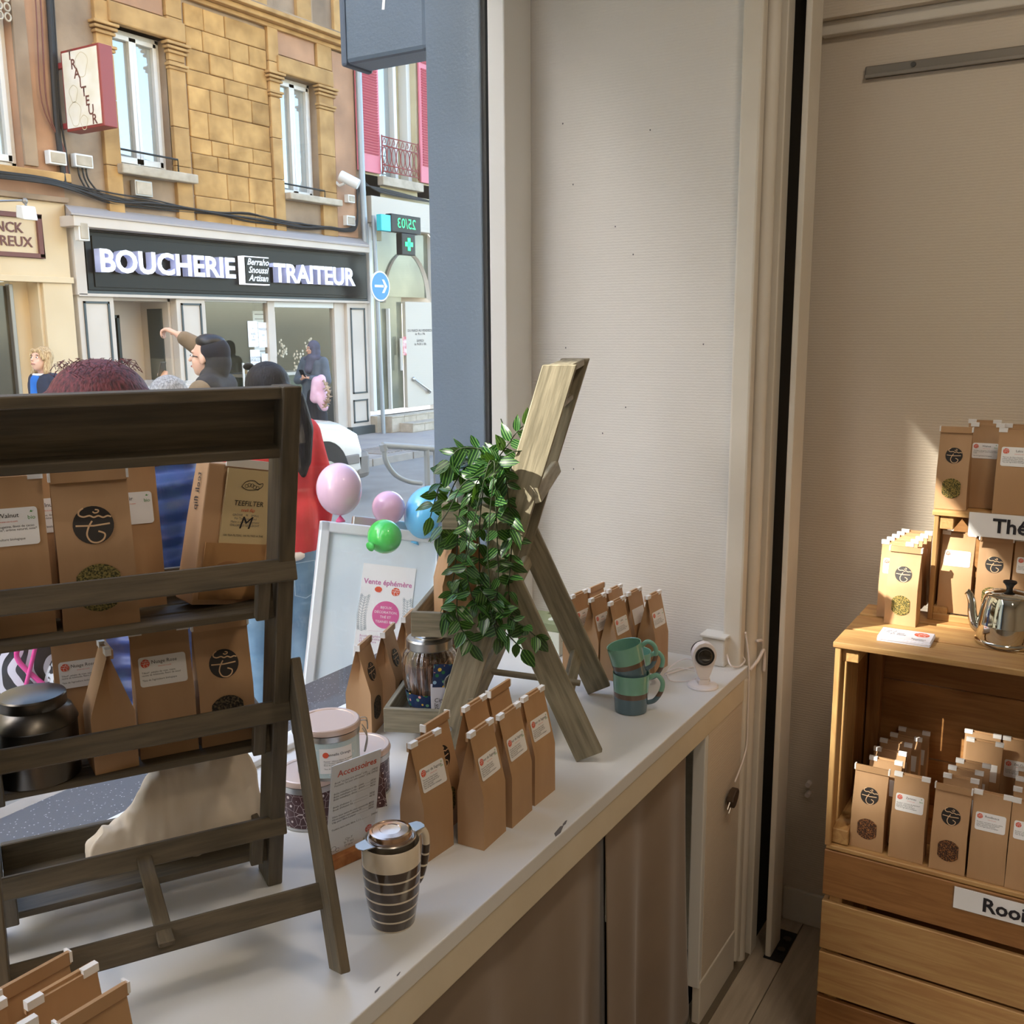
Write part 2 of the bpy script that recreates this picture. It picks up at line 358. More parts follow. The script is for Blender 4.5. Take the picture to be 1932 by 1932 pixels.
# outside: granite sill, blue pillar, projecting sign box
defm('granite', C('4E4E54'), .55, col2=C('5B5B60'), scale=30)
N, L, b = nodes(M_['granite'])
tc = [n for n in N if n.type == 'TEX_COORD'][0]; vo = N.new('ShaderNodeTexVoronoi'); vo.inputs['Scale'].default_value = 120; L.new(tc.outputs['Object'], vo.inputs[0])
rp = N.new('ShaderNodeValToRGB'); rp.color_ramp.elements[0].position = .13; rp.color_ramp.elements[0].color = (.40, .39, .38, 1); rp.color_ramp.elements[1].position = .19; rp.color_ramp.elements[1].color = (.075, .072, .072, 1)
L.new(vo.outputs['Distance'], rp.inputs[0]); L.new(rp.outputs[0], b.inputs['Base Color'])
st(box('window_sill', -2.2, 2.2, GY+.02, 1.612, ZL-.06, ZL-.002, M_['granite'], bevel=.003))
pil = st(box('pillar', 2.2, 2.9, 1.434, 1.60, -.06, 3.3, M_['blue_paint'], bevel=.004))
sg = thing('sign_box', 'slate blue sign box projecting from the pillar above the window', 'sign', (2.2, 1.6, 2.376))
box('casing', 0.004, .11, 0, .272, 0, .9, M_['blue_paint'], sg, bevel=.012)
box('end_cap', 0.0, .114, .262, .284, -.006, .9, M_['blue_dark'], sg, bevel=.008)
bt = MB(); bt.ribbon([(0, 0), (.006, .04), (.012, .085)], .009)
bt.build('painted_stroke', M_['paper'], sg, M=frame((.003, .135, .115), (0, -1, 0), (0, 0, 1)))
# ceiling lamps of the shop (out of the frame, behind and above the camera)
defm('lamp_glow', C('FFF3E0'), .5, emit=(1, .82, .62), es=3)
for i, (lx, ly) in enumerate(((-.3, -.9), (1.35, -.15), (-1.6, -1.6))):
    t = thing('ceiling_lamp', 'round white ceiling lamp above the shop floor', 'lamp', (lx, ly, 3.05), group='shop ceiling lamps')
    MB().lathe([(.16, -.09), (.17, -.08), (.17, -.0)], 32).build('shade', M_['plastic_white'], t, smooth=40)
    MB().lathe([(.001, -.096), (.15, -.094), (.15, -.09)], 32).build('diffuser', M_['lamp_glow'], t, smooth=40)
    a = bpy.data.lights.new('lamp_light', 'AREA'); a.shape = 'DISK'; a.size = .3; a.energy = 4.4; a.color = (1, .84, .66)
    ao = bpy.data.objects.new('lamp_light', a); COL.objects.link(ao); ao.parent = t; ao.location = (0, 0, -.11)
# aluminium picture rail on the wall
rl = thing('wall_rail', 'brushed aluminium hanging rail on the wall above the crates', 'rail', (XR, .597, 2.255))
box('profile', -.012, 0, -1.6, 0, 0, .028, mat('alu_rail', C('8F887E'), .4, .5), rl, bevel=.003)
box('lip', -.016, 0, -1.6, 0, 0, .009, mat('alu_rail_lip', C('9B948A'), .4, .5), rl, bevel=.002)
MB().cyl((-.015, -.11, .018), (-.011, -.11, .018), .006, n=10).build('screw', M_['gunmetal'], rl)
# wall clutter: cable clips, door buffer
cl = thing('wall_hook', 'small white plastic wall hooks low on the wall by the crates', 'hook', (XR, .645, .425))
for dz in (0, -.03): MB().cyl((0, 0, dz), (-.02, 0, dz), .007, n=10).build('peg', M_['plastic_white'], cl, smooth=40)
# ------------------------------------------------------------------ brand stamp, labels, kraft bags
def stamp_lines(r):
    b = MB(); wd = .085*r; z = .0004
    b.ribbon(bez([(-.42*r, .92*r), (-.62*r, .78*r), (-.66*r, .58*r), (-.45*r, .46*r), (-.15*r, .50*r), (.05*r, .40*r), (.28*r, .46*r), (.5*r, .36*r), (.72*r, .42*r), (.9*r, .36*r)], 4), wd, z)
    b.ribbon([(-.86*r, .02*r), (0, -.04*r), (.80*r, .02*r)], wd, z)
    b.ribbon(bez([(-.05*r, .22*r), (-.25*r, -.1*r), (-.36*r, -.5*r), (-.2*r, -.84*r), (.12*r, -.93*r), (.42*r, -.78*r), (.50*r, -.5*r), (.2*r, -.34*r)], 4), wd, z)
    b.ribbon(bez([(.02*r, .70*r), (.12*r, .62*r), (.28*r, .66*r), (.30*r, .76*r), (.14*r, .80*r)], 3), wd*.8, z)
    return b
_st = {}
def stamp(parent, M, r, dark=True, name='emblem', sub=True):
    k = (round(r, 4), dark)
    if k not in _st:
        _st[k] = (MB().prism(circ(r, 28), 0, .0003).mesh('emblem', M_['stamp'] if dark else M_['orange']),
                  stamp_lines(r).mesh('emblem_lines', M_['stamp_line'] if dark else M_['paper']))
    a = link(name, _st[k][0], parent, M)
    if sub: link('emblem_lines', _st[k][1], a)
    else: link('emblem_lines', _st[k][1], parent, M)
    return a
_lc = {}
LBL = {
 'Fleur de Sagesse': "Thé vert de Chine Sencha*,\nmorceaux de litchi, pétales,\narôme naturel, pétale de lys*\nMaté, citronnelle*\n*Issu de l'agriculture biologique",
 'Walnut': "Thé blanc*, Nougatine, fèves de cacao\nmûrier*, pomme*, arôme naturel, noix*\nvanille*\n\n*Issu de l'agriculture biologique",
 'Nuage Rose': "Tilleul*, pétales de rose, cassis,\nracine de échinacéa, fleurs de souci\n\n*Issu de l'agriculture biologique",
 'Soir': "Tilleul*, verveine*,\nfleurs d'oranger\n\n*Issu de l'agriculture", 'Cannelle Orange': "Pomme*, hibiscus, bâtons de cannelle*\ncynorrhodon*, cannelle*, arôme\nfèves de cacao, orange\n\n*Issu de l'agriculture biologique",
 'Zarimes': "Rooibos*, morceaux de gingembre*\ngrenade*, arôme naturel\ngingembre*, fleurs de fleurs*\n*Issu de l'agriculture biologique",
 'Rooibosca': "Rooibos*, morceaux de poire, pêche,\net pomme, morceaux de papaye*\nsafran, carthame, calendula\n*Issu de l'agriculture biologique",
 'Lakis': "Thé vert de Chine Sencha*\narôme naturel, fleurs d'arbres\nmorceaux d'ananas, papaye, mangue\n*Issu de l'agriculture biologique",
 'Dragon': "Thé noir*, morceaux de fruits\nboutons de rose, écorces de citron*\narôme naturel, morceaux de pêche*",
 'Zen Calm': "Rooibos*, camomille*\nlavande, arôme naturel\n*Issu de l'agriculture biologique"}
def label_card(parent, M, w_, h_, title, bio=True, lang=None):
    k = (w_, h_)
    if k not in _lc: _lc[k] = MB().prism(rrect(w_, h_, .004), 0, .0004).mesh('label', M_['paper'])
    L_ = link('label', _lc[k], parent, M); z = .0006; L_['label'] = 'white sticker with printed tea name'
    stamp(L_, Matrix.Translation((-w_*.36, h_*.28, z)), h_*.145, False, 'logo', sub=False)
    text(L_, Matrix.Translation((.04*w_, h_*.30, z)), title, h_*.17, M_['ink'])
    text(L_, Matrix.Translation((.04*w_, h_*.145, z)), 'www.cin-t.com', h_*.07, M_['orange'])
    text(L_, Matrix.Translation((-w_*.45, -h_*.16, z)), LBL.get(title, LBL['Lakis']), h_*.088, M_['ink'], align='LEFT', line=.95)
    if bio:
        text(L_, Matrix.Translation((w_*.40, h_*.22, z)), 'bio', h_*.15, M_['bio_green'])
        b = MB(); b.add([(-.5, 0, 0), (0, -.15, 0), (.55, .3, 0), (.05, .12, 0), (-.1, .5, 0)], [(0, 1, 3), (1, 2, 3), (0, 3, 4)])
        b.build('bio_leaf', M_['bio_green'], L_, M=Matrix.Translation((w_*.41, h_*.37, z)) @ Matrix.Scale(h_*.1, 4))
    return L_
defm('tea_green', C('3A3A18'), .7, col2=C('9A8A4C'), scale=420, lo=.4, hi=.62, detail=2, bump=(380, .002), rand=False)
defm('tea_lit', C('35380F'), .7, col2=C('9A8440'), scale=380, lo=.4, hi=.62, detail=2, bump=(380, .002), rand=False)
defm('tea_brown', C('3B2418'), .7, col2=C('A9703E'), scale=330, lo=.46, hi=.7, detail=2, bump=(330, .002), rand=False)
defm('tea_dark', C('1C150F'), .7, col2=C('7C6A4C'), scale=360, lo=.45, hi=.72, detail=2, bump=(330, .002), rand=False)
_bg = {}
SH = .45                                         # height fraction where the front starts to lean back
def bag_body(w_, d, h, seed):
    k = (w_, d, h, seed)
    if k in _bg: return _bg[k]
    rn = random.Random(seed); b = MB(); rings = []
    fz = [0, .03, .22, SH, .54, .63, .72, .81, .90, .945]
    vs = []; fs = []; n = 16
    for i, f in enumerate(fz):
        t = max(0, (f-SH)/(.90-SH)); t = min(t, 1)
        hy = d/2*(1-t)+.0022*t; wi = w_/2*(1-.02*math.sin(f*3)); z = f*h
        gi = (.10+.55*math.sin(min(t, 1)*PI*.5))*d*.55*min(1, f*4)*(1-.25*t)
        if 0 < t < 1: gi += rn.uniform(-.002, .003)
        j = lambda a: (rn.uniform(-a, a) if 0 < i < len(fz)-2 else 0)
        pts = [(-wi, -hy), (-wi/2, -hy), (0, -hy), (wi/2, -hy), (wi, -hy), (wi-gi*.55+j(.001), -hy*.5), (wi-gi+j(.001), 0), (wi-gi*.55, hy*.5),
               (wi, hy), (wi/2, hy+j(.0012)), (0, hy+j(.0016)), (-wi/2, hy+j(.0012)), (-wi, hy), (-wi+gi*.55+j(.001), hy*.5), (-wi+gi+j(.001), 0), (-wi+gi*.55, -hy*.5)]
        vs += [(x, y, z) for x, y in pts]
    for i in range(len(fz)-1):
        for q in range(n): fs.append((i*n+q, i*n+(q+1) % n, (i+1)*n+(q+1) % n, (i+1)*n+q))
    fs.append(tuple(range(n-1, -1, -1))); fs.append(tuple((len(fz)-1)*n+q for q in range(n)))
    b.add(vs, fs); _bg[k] = b.mesh('paper_bag_body', M_['kraft'], 30); return _bg[k]
_bx = {}
def bxm(name, dims, m):
    k = (name, dims, m.name)
    if k not in _bx: _bx[k] = MB().box((0, 0, 0), dims).mesh(name, m)
    return _bx[k]
def bag(M, label, face='label', w_=.075, d=.05, h=.205, title='Fleur de Sagesse', tea='tea_green', seed=1, group='kraft tea bags', detail=True, bio=True, lean=0, both=False):
    """front of the bag looks along local -y"""
    if lean: M = M @ Euler((lean, 0, 0)).to_matrix().to_4x4()
    t = thing('paper_bag', label, 'paper bag', M=M, group=group)
    link('body', bag_body(w_, d, h, seed % 4), t)
    fr_ = face == 'window'
    link('folded_top', bxm('folded_top', (w_, .0045, h*.07), M_['kraft']), t, Matrix.Translation((0, (-.0045 if fr_ else .0045), h*.925)))
    for s in (-1, 1):
        if fr_: link('tin_tie', bxm('tin_tie', (.003, .011, h*.06), M_['paper']), t, Matrix.Translation((s*(w_/2), -.002, h*.93)))
        else: link('tin_tie', bxm('tin_tie_end', (.017, .0075, .009), M_['paper']), t, Matrix.Translation((s*(w_/2-.0075), .0005, h*.945)))
    sl_ = math.atan2(d/2-.0022, (.90-SH)*h)
    def on(zf, off=.0007):
        tt = max(0, (zf-SH)/(.90-SH)); y = -(d/2*(1-tt)+.0022*tt)
        return frame((0, y-off, zf*h), (1, 0, 0), (0, math.sin(sl_), math.cos(sl_)) if zf > SH else (0, 0, 1))
    if face == 'label' and detail: label_card(t, on(.655), w_*.80, w_*.52, title, bio)
    elif face == 'label': link('label', bxm('label_small', (w_*.8, w_*.52, .0005), M_['paper']), t, on(.655))
    elif face == 'window':
        stamp(t, on(.63), w_*.265)
        k = ('tw', w_, tea)
        if k not in _bx:
            r = w_*.30; pts = [(x, y) for x, y in circ(r*1.12, 32)]; pts = [(max(-r*.95, min(r*.95, x)), y) for x, y in pts]
            _bx[k] = MB().prism(pts, 0, .0005).mesh('tea_window', M_[tea])
        link('tea_window', _bx[k], t, on(.25))
    return t
def bag_at(p, nrm, label, **k):
    """bag with its base centre at p and its front looking along nrm (xy)"""
    n = V((nrm[0], nrm[1], 0)).normalized(); return bag(frame(p, (-n.y, n.x, 0), (-n.x, -n.y, 0)), label, **k)

# ------------------------------------------------------------------ stepped display racks
def rack(M, label, wood, name='display_rack', W2=.182):
    t = thing(name, label, 'display rack', M=M, group='stepped wooden display racks')
    m = M_[wood]; e_ = W2-.182
    yu = lambda z: -.235*z/.77
    for s in (-1, 1):
        x = s*W2
        up = MB(); a = .031
        up.hexa([(-.011, -a, 0), (.011, -a, 0), (.011, a, 0), (-.011, a, 0), (-.011, yu(.77)-a, .77), (.011, yu(.77)-a, .77), (.011, yu(.77)+a, .77), (-.011, yu(.77)+a, .77)])
        # grain along the length: rebuild in a frame whose x axis follows the upright
        Mx = frame((x, 0, 0), (0, -.235, .77), z=(1, 0, 0)); iv = Mx.inverted()
        q = MB(); q.v = [tuple(iv @ V((vx+x, vy, vz))) for vx, vy, vz in up.v]; q.f = up.f
        q.build('upright', m, t, bevel=.0015, M=Mx, seg=1)
        for zb in (.067, .273, .49): MB().cyl((x+s*.011, yu(zb), zb), (x+s*.014, yu(zb), zb), .0055, n=10).build('bolt', M_['steel'], t, smooth=40)
        hx = x+.0185
        plank('hind_leg', (hx, yu(.385)-.004, .385), (hx, -.292, .012), (0, 1, 0), .056, .014, m, t)
    for i, zt in enumerate((.045, .245, .46)):
        y0 = yu(zt)-.012; y1 = y0+.135
        for k in range(3):
            yy = y0+.022+k*.0455
            plank('shelf_slat', (-.163-e_, yy, zt+.005), (.163+e_, yy, zt+.005), (0, 1, 0), .040, .010, m, t)
        for s in (-1, 1): plank('tray_side', (s*(.169+e_), y0-.008, zt+.025), (s*(.169+e_), y1+.008, zt+.025), (0, 0, 1), .05, .011, m, t)
        plank('tray_front', (-.163-e_, y1+.003, zt+.025), (.163+e_, y1+.003, zt+.025), (0, 0, 1), .05, .011, m, t)
        zr = zt+.072; yr = yu(zr)-.031
        plank('back_rail', (-.194-e_, yr, zr), (.194+e_, yr, zr), (0, .29, 1), .030, .013, m, t)
        for s in (-1, 1): plank('rail_stub', (s*(.155+e_), yu(zt)-.018, zt+.002), (s*(.155+e_), yr+.010, zr-.002), (1, 0, 0), .018, .015, m, t)
    yt = yu(.755)
    plank('top_cap', (-.175-e_, yt-.002, .762), (.175+e_, yt-.002, .762), (0, 1, 0), .046, .014, m, t)
    plank('header_board', (-.175-e_, yu(.725)+.014, .725), (.175+e_, yu(.725)+.014, .725), (0, -.235, .77), .085, .010, m, t)
    plank('header_rail', (-.175-e_, yu(.692)-.004, .690), (.175+e_, yu(.692)-.004, .690), (0, 1, .15), .034, .012, m, t)
    cy, cz = -.292+.28*.24*.75, .09
    plank('cross_bar', (-.168-e_, -.238, .092), (.203+e_, -.238, .092), (0, .5, 1), .034, .012, m, t)
    plank('strut', (.005, -.262, .098), (.005, -.050, .118), (1, 0, 0), .020, .008, m, t)
    return t
R1 = frame((.843, 1.164, ZL), (.858, -.514, 0), (.514, .858, 0))
R2 = frame((1.662, 1.159, ZL), (.917, .399, 0), (-.399, .917, 0))
rack(R1, 'dark brown stepped rack with tea bags, its back turned to the room', 'dark_wood', W2=.192)
rack(R2, 'grey stained stepped rack carrying the trailing plant beside the wall', 'grey_wood')
def on1(px, py, yl, zl, Rm=R1):         # point of a rack: where the ray through (px,py) meets local y = yl, dropped to local z = zl
    o = Rm @ V((0, yl, 0)); n = (Rm.to_3x3() @ V((0, 1, 0)))
    p = atp(px, py, o, n); return V((p.x, p.y, Rm.translation.z+zl))
# ------------------------------------------------------------------ goods on the dark rack
F1 = (-.514, -.858)                       # towards the room
ZT = (.055, .255, .47)
G1 = 'tea bags on the dark rack'
bag_at(on1(28, 1150, -.095, ZT[2]), F1, 'kraft tea bag labelled Walnut at the left end of the top tray', w_=.088, d=.05, h=.205, title='Walnut', group=G1, seed=1)
bag_at(on1(98, 1150, -.035, ZT[2]), F1, 'kraft bag with Walnut label half hidden behind its neighbours', w_=.085, d=.045, h=.205, title='Walnut', group=G1, seed=2)
bag_at(on1(188, 1150, -.100, ZT[2]), F1, 'crinkled kraft bag with black round stamp on the top tray of the dark rack', face='window', w_=.090, d=.055, h=.205, tea='tea_green', group=G1, seed=3)
bag_at(on1(252, 1150, -.035, ZT[2]), F1, 'kraft bag labelled Soir behind the stamped bag', w_=.082, d=.045, h=.205, title='Soir', group=G1, seed=0)
# tea filter pack leaning against the upright
defm('photo_print', C('B98D5E'), .4, col2=C('7A5130'), scale=11, detail=2, lo=.42, hi=.7, dist=1.5)
fp = thing('filter_pack', 'tea filter pack leaning in the corner of the top tray', 'packet', M=frame(on1(415, 1150, -.075, ZT[2]), (.858, -.514, 0), (.514, .858, 0)) @ Euler((R(2), R(11), R(16))).to_matrix().to_4x4())
bp = MB(); w2, dd, hh = .053, .024, .19
bp.hexa([(-w2, -dd, 0), (w2, -dd, 0), (w2, dd, 0), (-w2, dd, 0), (-w2, -dd*.9, hh*.6), (w2, -dd*.9, hh*.6), (w2, dd*.9, hh*.6), (-w2, dd*.9, hh*.6)])
bp.hexa([(-w2, -dd*.9, hh*.6), (w2, -dd*.9, hh*.6), (w2, dd*.9, hh*.6), (-w2, dd*.9, hh*.6), (-w2*.97, -dd*.75, hh), (w2*.97, -dd*.75, hh), (w2*.97, dd*.75, hh), (-w2*.97, dd*.75, hh)])
bp.build('carton', mat('carton', C('C9A27C'), .5), fp, bevel=.002)
box('picture_panel', -.045, .045, -.0262, -.0242, .008, .085, M_['photo_print'], fp, bevel=0)
MB().ell((-.005, -.0262, .048), (.024, .0012, .014), 20, 8).build('cup_print', M_['kraft_dark'], fp, smooth=True)
MB().tube(bez([(-.035, -.0265, .022), (-.01, -.0268, .030), (.02, -.0268, .042), (.034, -.0265, .060)], 5), .0025, 6).build('spoon_print', M_['stamp'], fp, smooth=True)
box('cream_panel', -.026, .045, -.0250, -.0215, .085, .186, mat('cream_print', C('D8C396'), .5), fp, bevel=0)
box('white_flap', -.028, .045, -.021, -.019, .188, .199, M_['paper'], fp, bevel=0)
def ft(x, z, body, size, m='ink', **k): text(fp, frame((x, -.0256, z), (1, 0, 0), (0, 0, 1)), body, size, M_[m], **k)
ft(.010, .140, 'TEEFILTER', .0098, shear=.1); ft(.010, .131, 'teeli flip', .0065, 'orange', shear=.2); ft(.008, .113, 'M', .024, shear=.25)
ft(.008, .117, 'GRÖSSE    M    SMALL\nFür Teekannen und\nMake a cup of enjoyment\nCHLORFREI GEBLEICHT', .0042, 'ink_grey', line=1.1); ft(.008, .096, '100 TEA FILTERS, 100 FILTRES A THE', .0038)
tt = MB(); tt.ribbon(bez([(-.014, 0), (-.008, .007), (.003, .009), (.011, .005), (.017, .006), (.016, .001), (.008, -.003), (-.006, -.004), (-.014, 0)], 4), .0009); 
for a in range(5): tt.ribbon(circ(.0026, 7, -.007+.0042*a, .001+.002*math.sin(a*1.2))+[(-.007+.0042*a+.0026, .001+.002*math.sin(a*1.2))], .0006)
tt.build('turtle_print', M_['ink'], fp, M=frame((.010, -.0256, .163), (1, 0, 0), (0, 0, 1)))
text(fp, frame((-w2-.0006, 0, .150), (0, 0, -1), (0, 1, 0)), 'teeli flip', .016, M_['ink'], shear=.1)
# lower tray: steel tea caddy, four bags
ca = thing('tea_caddy', 'brushed dark steel tea caddy with domed lid on the middle tray', 'canister', M=Matrix.Translation(on1(72, 1430, -.042, ZT[1])) @ Matrix.Scale(.96, 4))
MB().lathe([(.049, 0), (.054, .002), (.0545, .078), (.056, .080), (.055, .083), (.049, .097), (.041, .104)], 48).build('body', M_['gunmetal'], ca, smooth=30)
MB().lathe([(.0425, .102), (.0435, .104), (.0435, .117), (.042, .119), (.032, .122), (.012, .1245), (.0005, .125)], 48).build('lid', M_['gunmetal'], ca, smooth=30)
bag_at(on1(168, 1430, .030, ZT[1]), F1, 'kraft bag with orange logo label behind the sideways bag', w_=.072, d=.030, h=.17, title='Nuage Rose', group=G1, seed=1)
bag_at(on1(213, 1430, -.050, ZT[1]), (-.90, .43), 'kraft bag turned sideways with pinched gusset on the middle tray', face='plain', w_=.056, d=.056, h=.175, group=G1, seed=2)
bag_at(on1(316, 1410, -.034, ZT[1]), F1, 'kraft bag labelled Nuage Rose on the middle tray', w_=.078, d=.05, h=.185, title='Nuage Rose', bio=False, group=G1, seed=3)
bag_at(on1(427, 1390, -.034, ZT[1]), F1, 'kraft bag with black stamp at the right end of the middle tray', face='window', w_=.077, d=.05, h=.185, tea='tea_dark', group=G1, seed=0)
# cotton tote lying in the bottom tray
defm('cotton', C('E2D3BC'), .9, col2=C('D6C5AA'), scale=6, bump=(8, .006), bstr=.6)
tb = MB(); n_ = 40; m_ = 18
cb = on1(330, 1500, .050, ZT[0]+.002)
def tote_pt(u, v):
    # u along the rack width (-1..1), v around the profile
    wdt = .135*(1-.12*math.sin(v)**2)
    hgt = .165*(.42+.58*max(0, 1-((u-.38)/1.05)**2))*(1-.10*math.sin(5*u))
    y = .034*math.cos(v)*(1-.35*abs(u)**3); z = max(0, math.sin(v))
    z = hgt*z**.8 if z > 0 else 0
    return V((u*wdt*(1-.25*(z/.17)*(1 if u < 0 else .35)), y*(1-.55*z/.17), z)) + V((0, 1, .6))*(.010*noise.noise(V((u*4, v*1.3, 2)))+.005*noise.noise(V((u*11+v*2, v*3, 5)))) if z > .004 else V((u*wdt, y, 0))
vs_ = []; fs_ = []
for i in range(n_+1):
    u = -1+2*i/n_
    for k in range(m_): vs_.append(tote_pt(u, 2*PI*k/m_))
for i in range(n_):
    for k in range(m_): fs_.append((i*m_+k, i*m_+(k+1) % m_, (i+1)*m_+(k+1) % m_, (i+1)*m_+k))
fs_.append(tuple(range(m_))); fs_.append(tuple(n_*m_+k for k in range(m_-1, -1, -1)))
to = thing('cotton_bag', 'unbleached cotton bag lying in the bottom tray of the dark rack', 'cloth bag', M=frame(cb, (.858, -.514, 0), (.514, .858, 0)))
o = tb.add(vs_, fs_).build('cloth', M_['cotton'], to, smooth=True); sb = o.modifiers.new('s', 'SUBSURF'); sb.levels = sb.render_levels = 2
cx_ = bpy.data.textures.new('cloth_folds', 'CLOUDS'); cx_.noise_scale = .045; dm = o.modifiers.new('d', 'DISPLACE'); dm.texture = cx_; dm.strength = .020; dm.mid_level = .5; dm.texture_coords = 'LOCAL'
# ------------------------------------------------------------------ bags at the bottom left corner
GF = 'tea bags at the bottom left corner'
for i, (x_, y_, n_l) in enumerate(((.520, .898, 'rearmost'), (.521, .851, 'second'), (.519, .804, 'right hand'), (.440, .880, 'left hand'), (.440, .830, 'nearest'))):
    bag_at((x_, y_, ZL), (-.06, -1), '%s plain kraft bag of the cluster cut off by the lower left corner' % n_l, face='window' if i in (0, 2) else 'label', detail=False, w_=.074, d=.042, h=.205, group=GF, seed=i)
# ------------------------------------------------------------------ label-side bags on the ledge edge
GE = 'Fleur de Sagesse bags by the ledge edge'
NF = (.02, -1)
for x_, y_, rz, lb in ((1.196, .900, (-.06, -1), 'nearest Fleur de Sagesse bag, left end of the front row'), (1.276, .846, (.05, -1), 'Fleur de Sagesse bag standing in front of the gap, second in the front row'),
                       (1.362, .845, (.05, -1), 'Fleur de Sagesse bag third in the front row'), (1.452, .850, (.0, -1), 'Fleur de Sagesse bag at the right end of the front row')):
    bag_at((x_, y_, ZL), rz, lb, w_=.074, d=.05, h=.205, group=GE, seed=int(x_*100))
for x_, y_, fc, lb in ((1.268, .934, 'window', 'kraft bag with folded top behind the nearest Fleur de Sagesse bag'), (1.362, .915, 'label', 'kraft bag in the back row with white clip ends beside the third bag'), (1.452, .925, 'window', 'rearmost kraft bag with folded top under the grey rack leg')):
    bag_at((x_, y_, ZL), (.05, -1), lb, face=fc, w_=.074, d=.05, h=.205, group=GE, seed=int(x_*100)+1)
# stamped bags left of the glass jar
GJ = 'stamped bags beside the tin stack'
for (px, py, n_, lb) in ((690, 1375, (.34, -.94), 'kraft bag with black stamp seen edge on beside the tin stack'), (735, 1345, (.36, -.93), 'kraft bag with black stamp edge on behind the wooden tray'), (772, 1310, (.36, -.93), 'kraft bag with white clip half hidden behind the stamped bag and jar')):
    p = atz(px, py, ZL); bag_at((p.x, p.y, ZL), n_, lb, face='window', w_=.075, d=.055, h=.205, group=GJ, tea='tea_dark', seed=int(px))
# ------------------------------------------------------------------ patterned clip tins
def dots(name, base, dot, sc, size):
    m = mat(name, base, .35); N, L, b = nodes(m); tc = [n for n in N if n.type == 'TEX_COORD'][0]
    v = N.new('ShaderNodeTexVoronoi'); v.inputs['Scale'].default_value = sc; v.inputs['Randomness'].default_value = .6
    v2 = N.new('ShaderNodeTexVoronoi'); v2.feature = 'DISTANCE_TO_EDGE'; v2.inputs['Scale'].default_value = sc; v2.inputs['Randomness'].default_value = .6
    L.new(tc.outputs['Object'], v.inputs[0]); L.new(tc.outputs['Object'], v2.inputs[0])
    r = N.new('ShaderNodeMath'); r.operation = 'LESS_THAN'; r.inputs[1].default_value = size; L.new(v.outputs['Distance'], r.inputs[0])
    e = N.new('ShaderNodeMath'); e.operation = 'LESS_THAN'; e.inputs[1].default_value = .012; L.new(v2.outputs['Distance'], e.inputs[0])
    a = N.new('ShaderNodeMath'); a.operation = 'MAXIMUM'; L.new(r.outputs[0], a.inputs[0]); L.new(e.outputs[0], a.inputs[1])
    x = N.new('ShaderNodeMix'); x.data_type = 'RGBA'; x.inputs[6].default_value = (*base, 1); x.inputs[7].default_value = (*dot, 1); L.new(a.outputs[0], x.inputs[0]); L.new(x.outputs[2], b.inputs['Base Color'])
    M_[name] = m
dots('tin_brown', C('4A2E30'), C('D9CDC8'), 75, .20); dots('tin_blue', C('BFD3D6'), C('D6DEDC'), 50, .12)
def clip_tin(p, rz, pat, label, r=.054, h=.090):
    t = thing('clip_tin', label, 'tin', (p[0], p[1], p[2]), rz, 'clip lid tea tins')
    MB().lathe([(r*.97, 0), (r, .0015), (r, .006)], 40).build('base_rim', M_['tin'], t, smooth=30)
    MB().lathe([(r*.975, .006), (r*.975, h*.74)], 40).build('body', M_[pat], t, smooth=30)
    MB().lathe([(r*.975, h*.74), (r, h*.75), (r, h*.86), (r*.96, h*.87)], 40).build('collar', M_['tin'], t, smooth=30)
    l = MB().lathe([(r*.96, h*.88), (r*1.03, h*.885), (r*1.04, h*.93), (r*1.01, h*.985), (r*.97, h), (r*.86, h), (r*.84, h*.985), (.0005, h*.985)], 40).build('lid', M_['lid_pink'], t, smooth=30)
    c = MB(); s = r
    c.tube(bez([(s+.004, -.008, h*.80), (s+.012, -.009, h*.60), (s+.008, -.007, h*.34), (s+.006, 0, h*.30), (s+.008, .007, h*.34), (s+.012, .009, h*.60), (s+.004, .008, h*.80)], 5), .0011, 6)
    c.tube(bez([(s+.002, -.006, h*.95), (s+.012, -.006, h*.93), (s+.013, 0, h*.74), (s+.012, .006, h*.93), (s+.002, .006, h*.95)], 5), .0011, 6)
    c.build('wire_clip', M_['steel'], t, smooth=True)
    h_ = MB(); h_.tube(bez([(-s, -.006, h*.93), (-s-.006, -.006, h*.86), (-s-.003, 0, h*.72), (-s-.006, .006, h*.86), (-s, .006, h*.93)], 4), .0011, 6); h_.build('hinge', M_['steel'], t, smooth=True)
    return t
pT1 = atz(588, 1556-14, ZL); pT2 = atz(682, 1512-22, ZL)
clip_tin((pT1.x, pT1.y, ZL), R(128), 'tin_brown', 'brown patterned clip tin at the bottom of the stack, by the rack leg')
t2 = clip_tin((pT2.x, pT2.y, ZL), R(200), 'tin_brown', 'brown patterned clip tin behind the price card')
pb = atz(622, 1463-14, ZL+.090)
tb_ = clip_tin((pb.x, pb.y, ZL+.090), R(-48), 'tin_blue', 'pale blue clip tin with Cannelle Orange label on top of the two brown tins')
vd = (CC-V((pb.x, pb.y, CAM_H))); vd.z = 0; vd.normalize(); an = Matrix.Rotation(R(14), 3, 'Z') @ vd
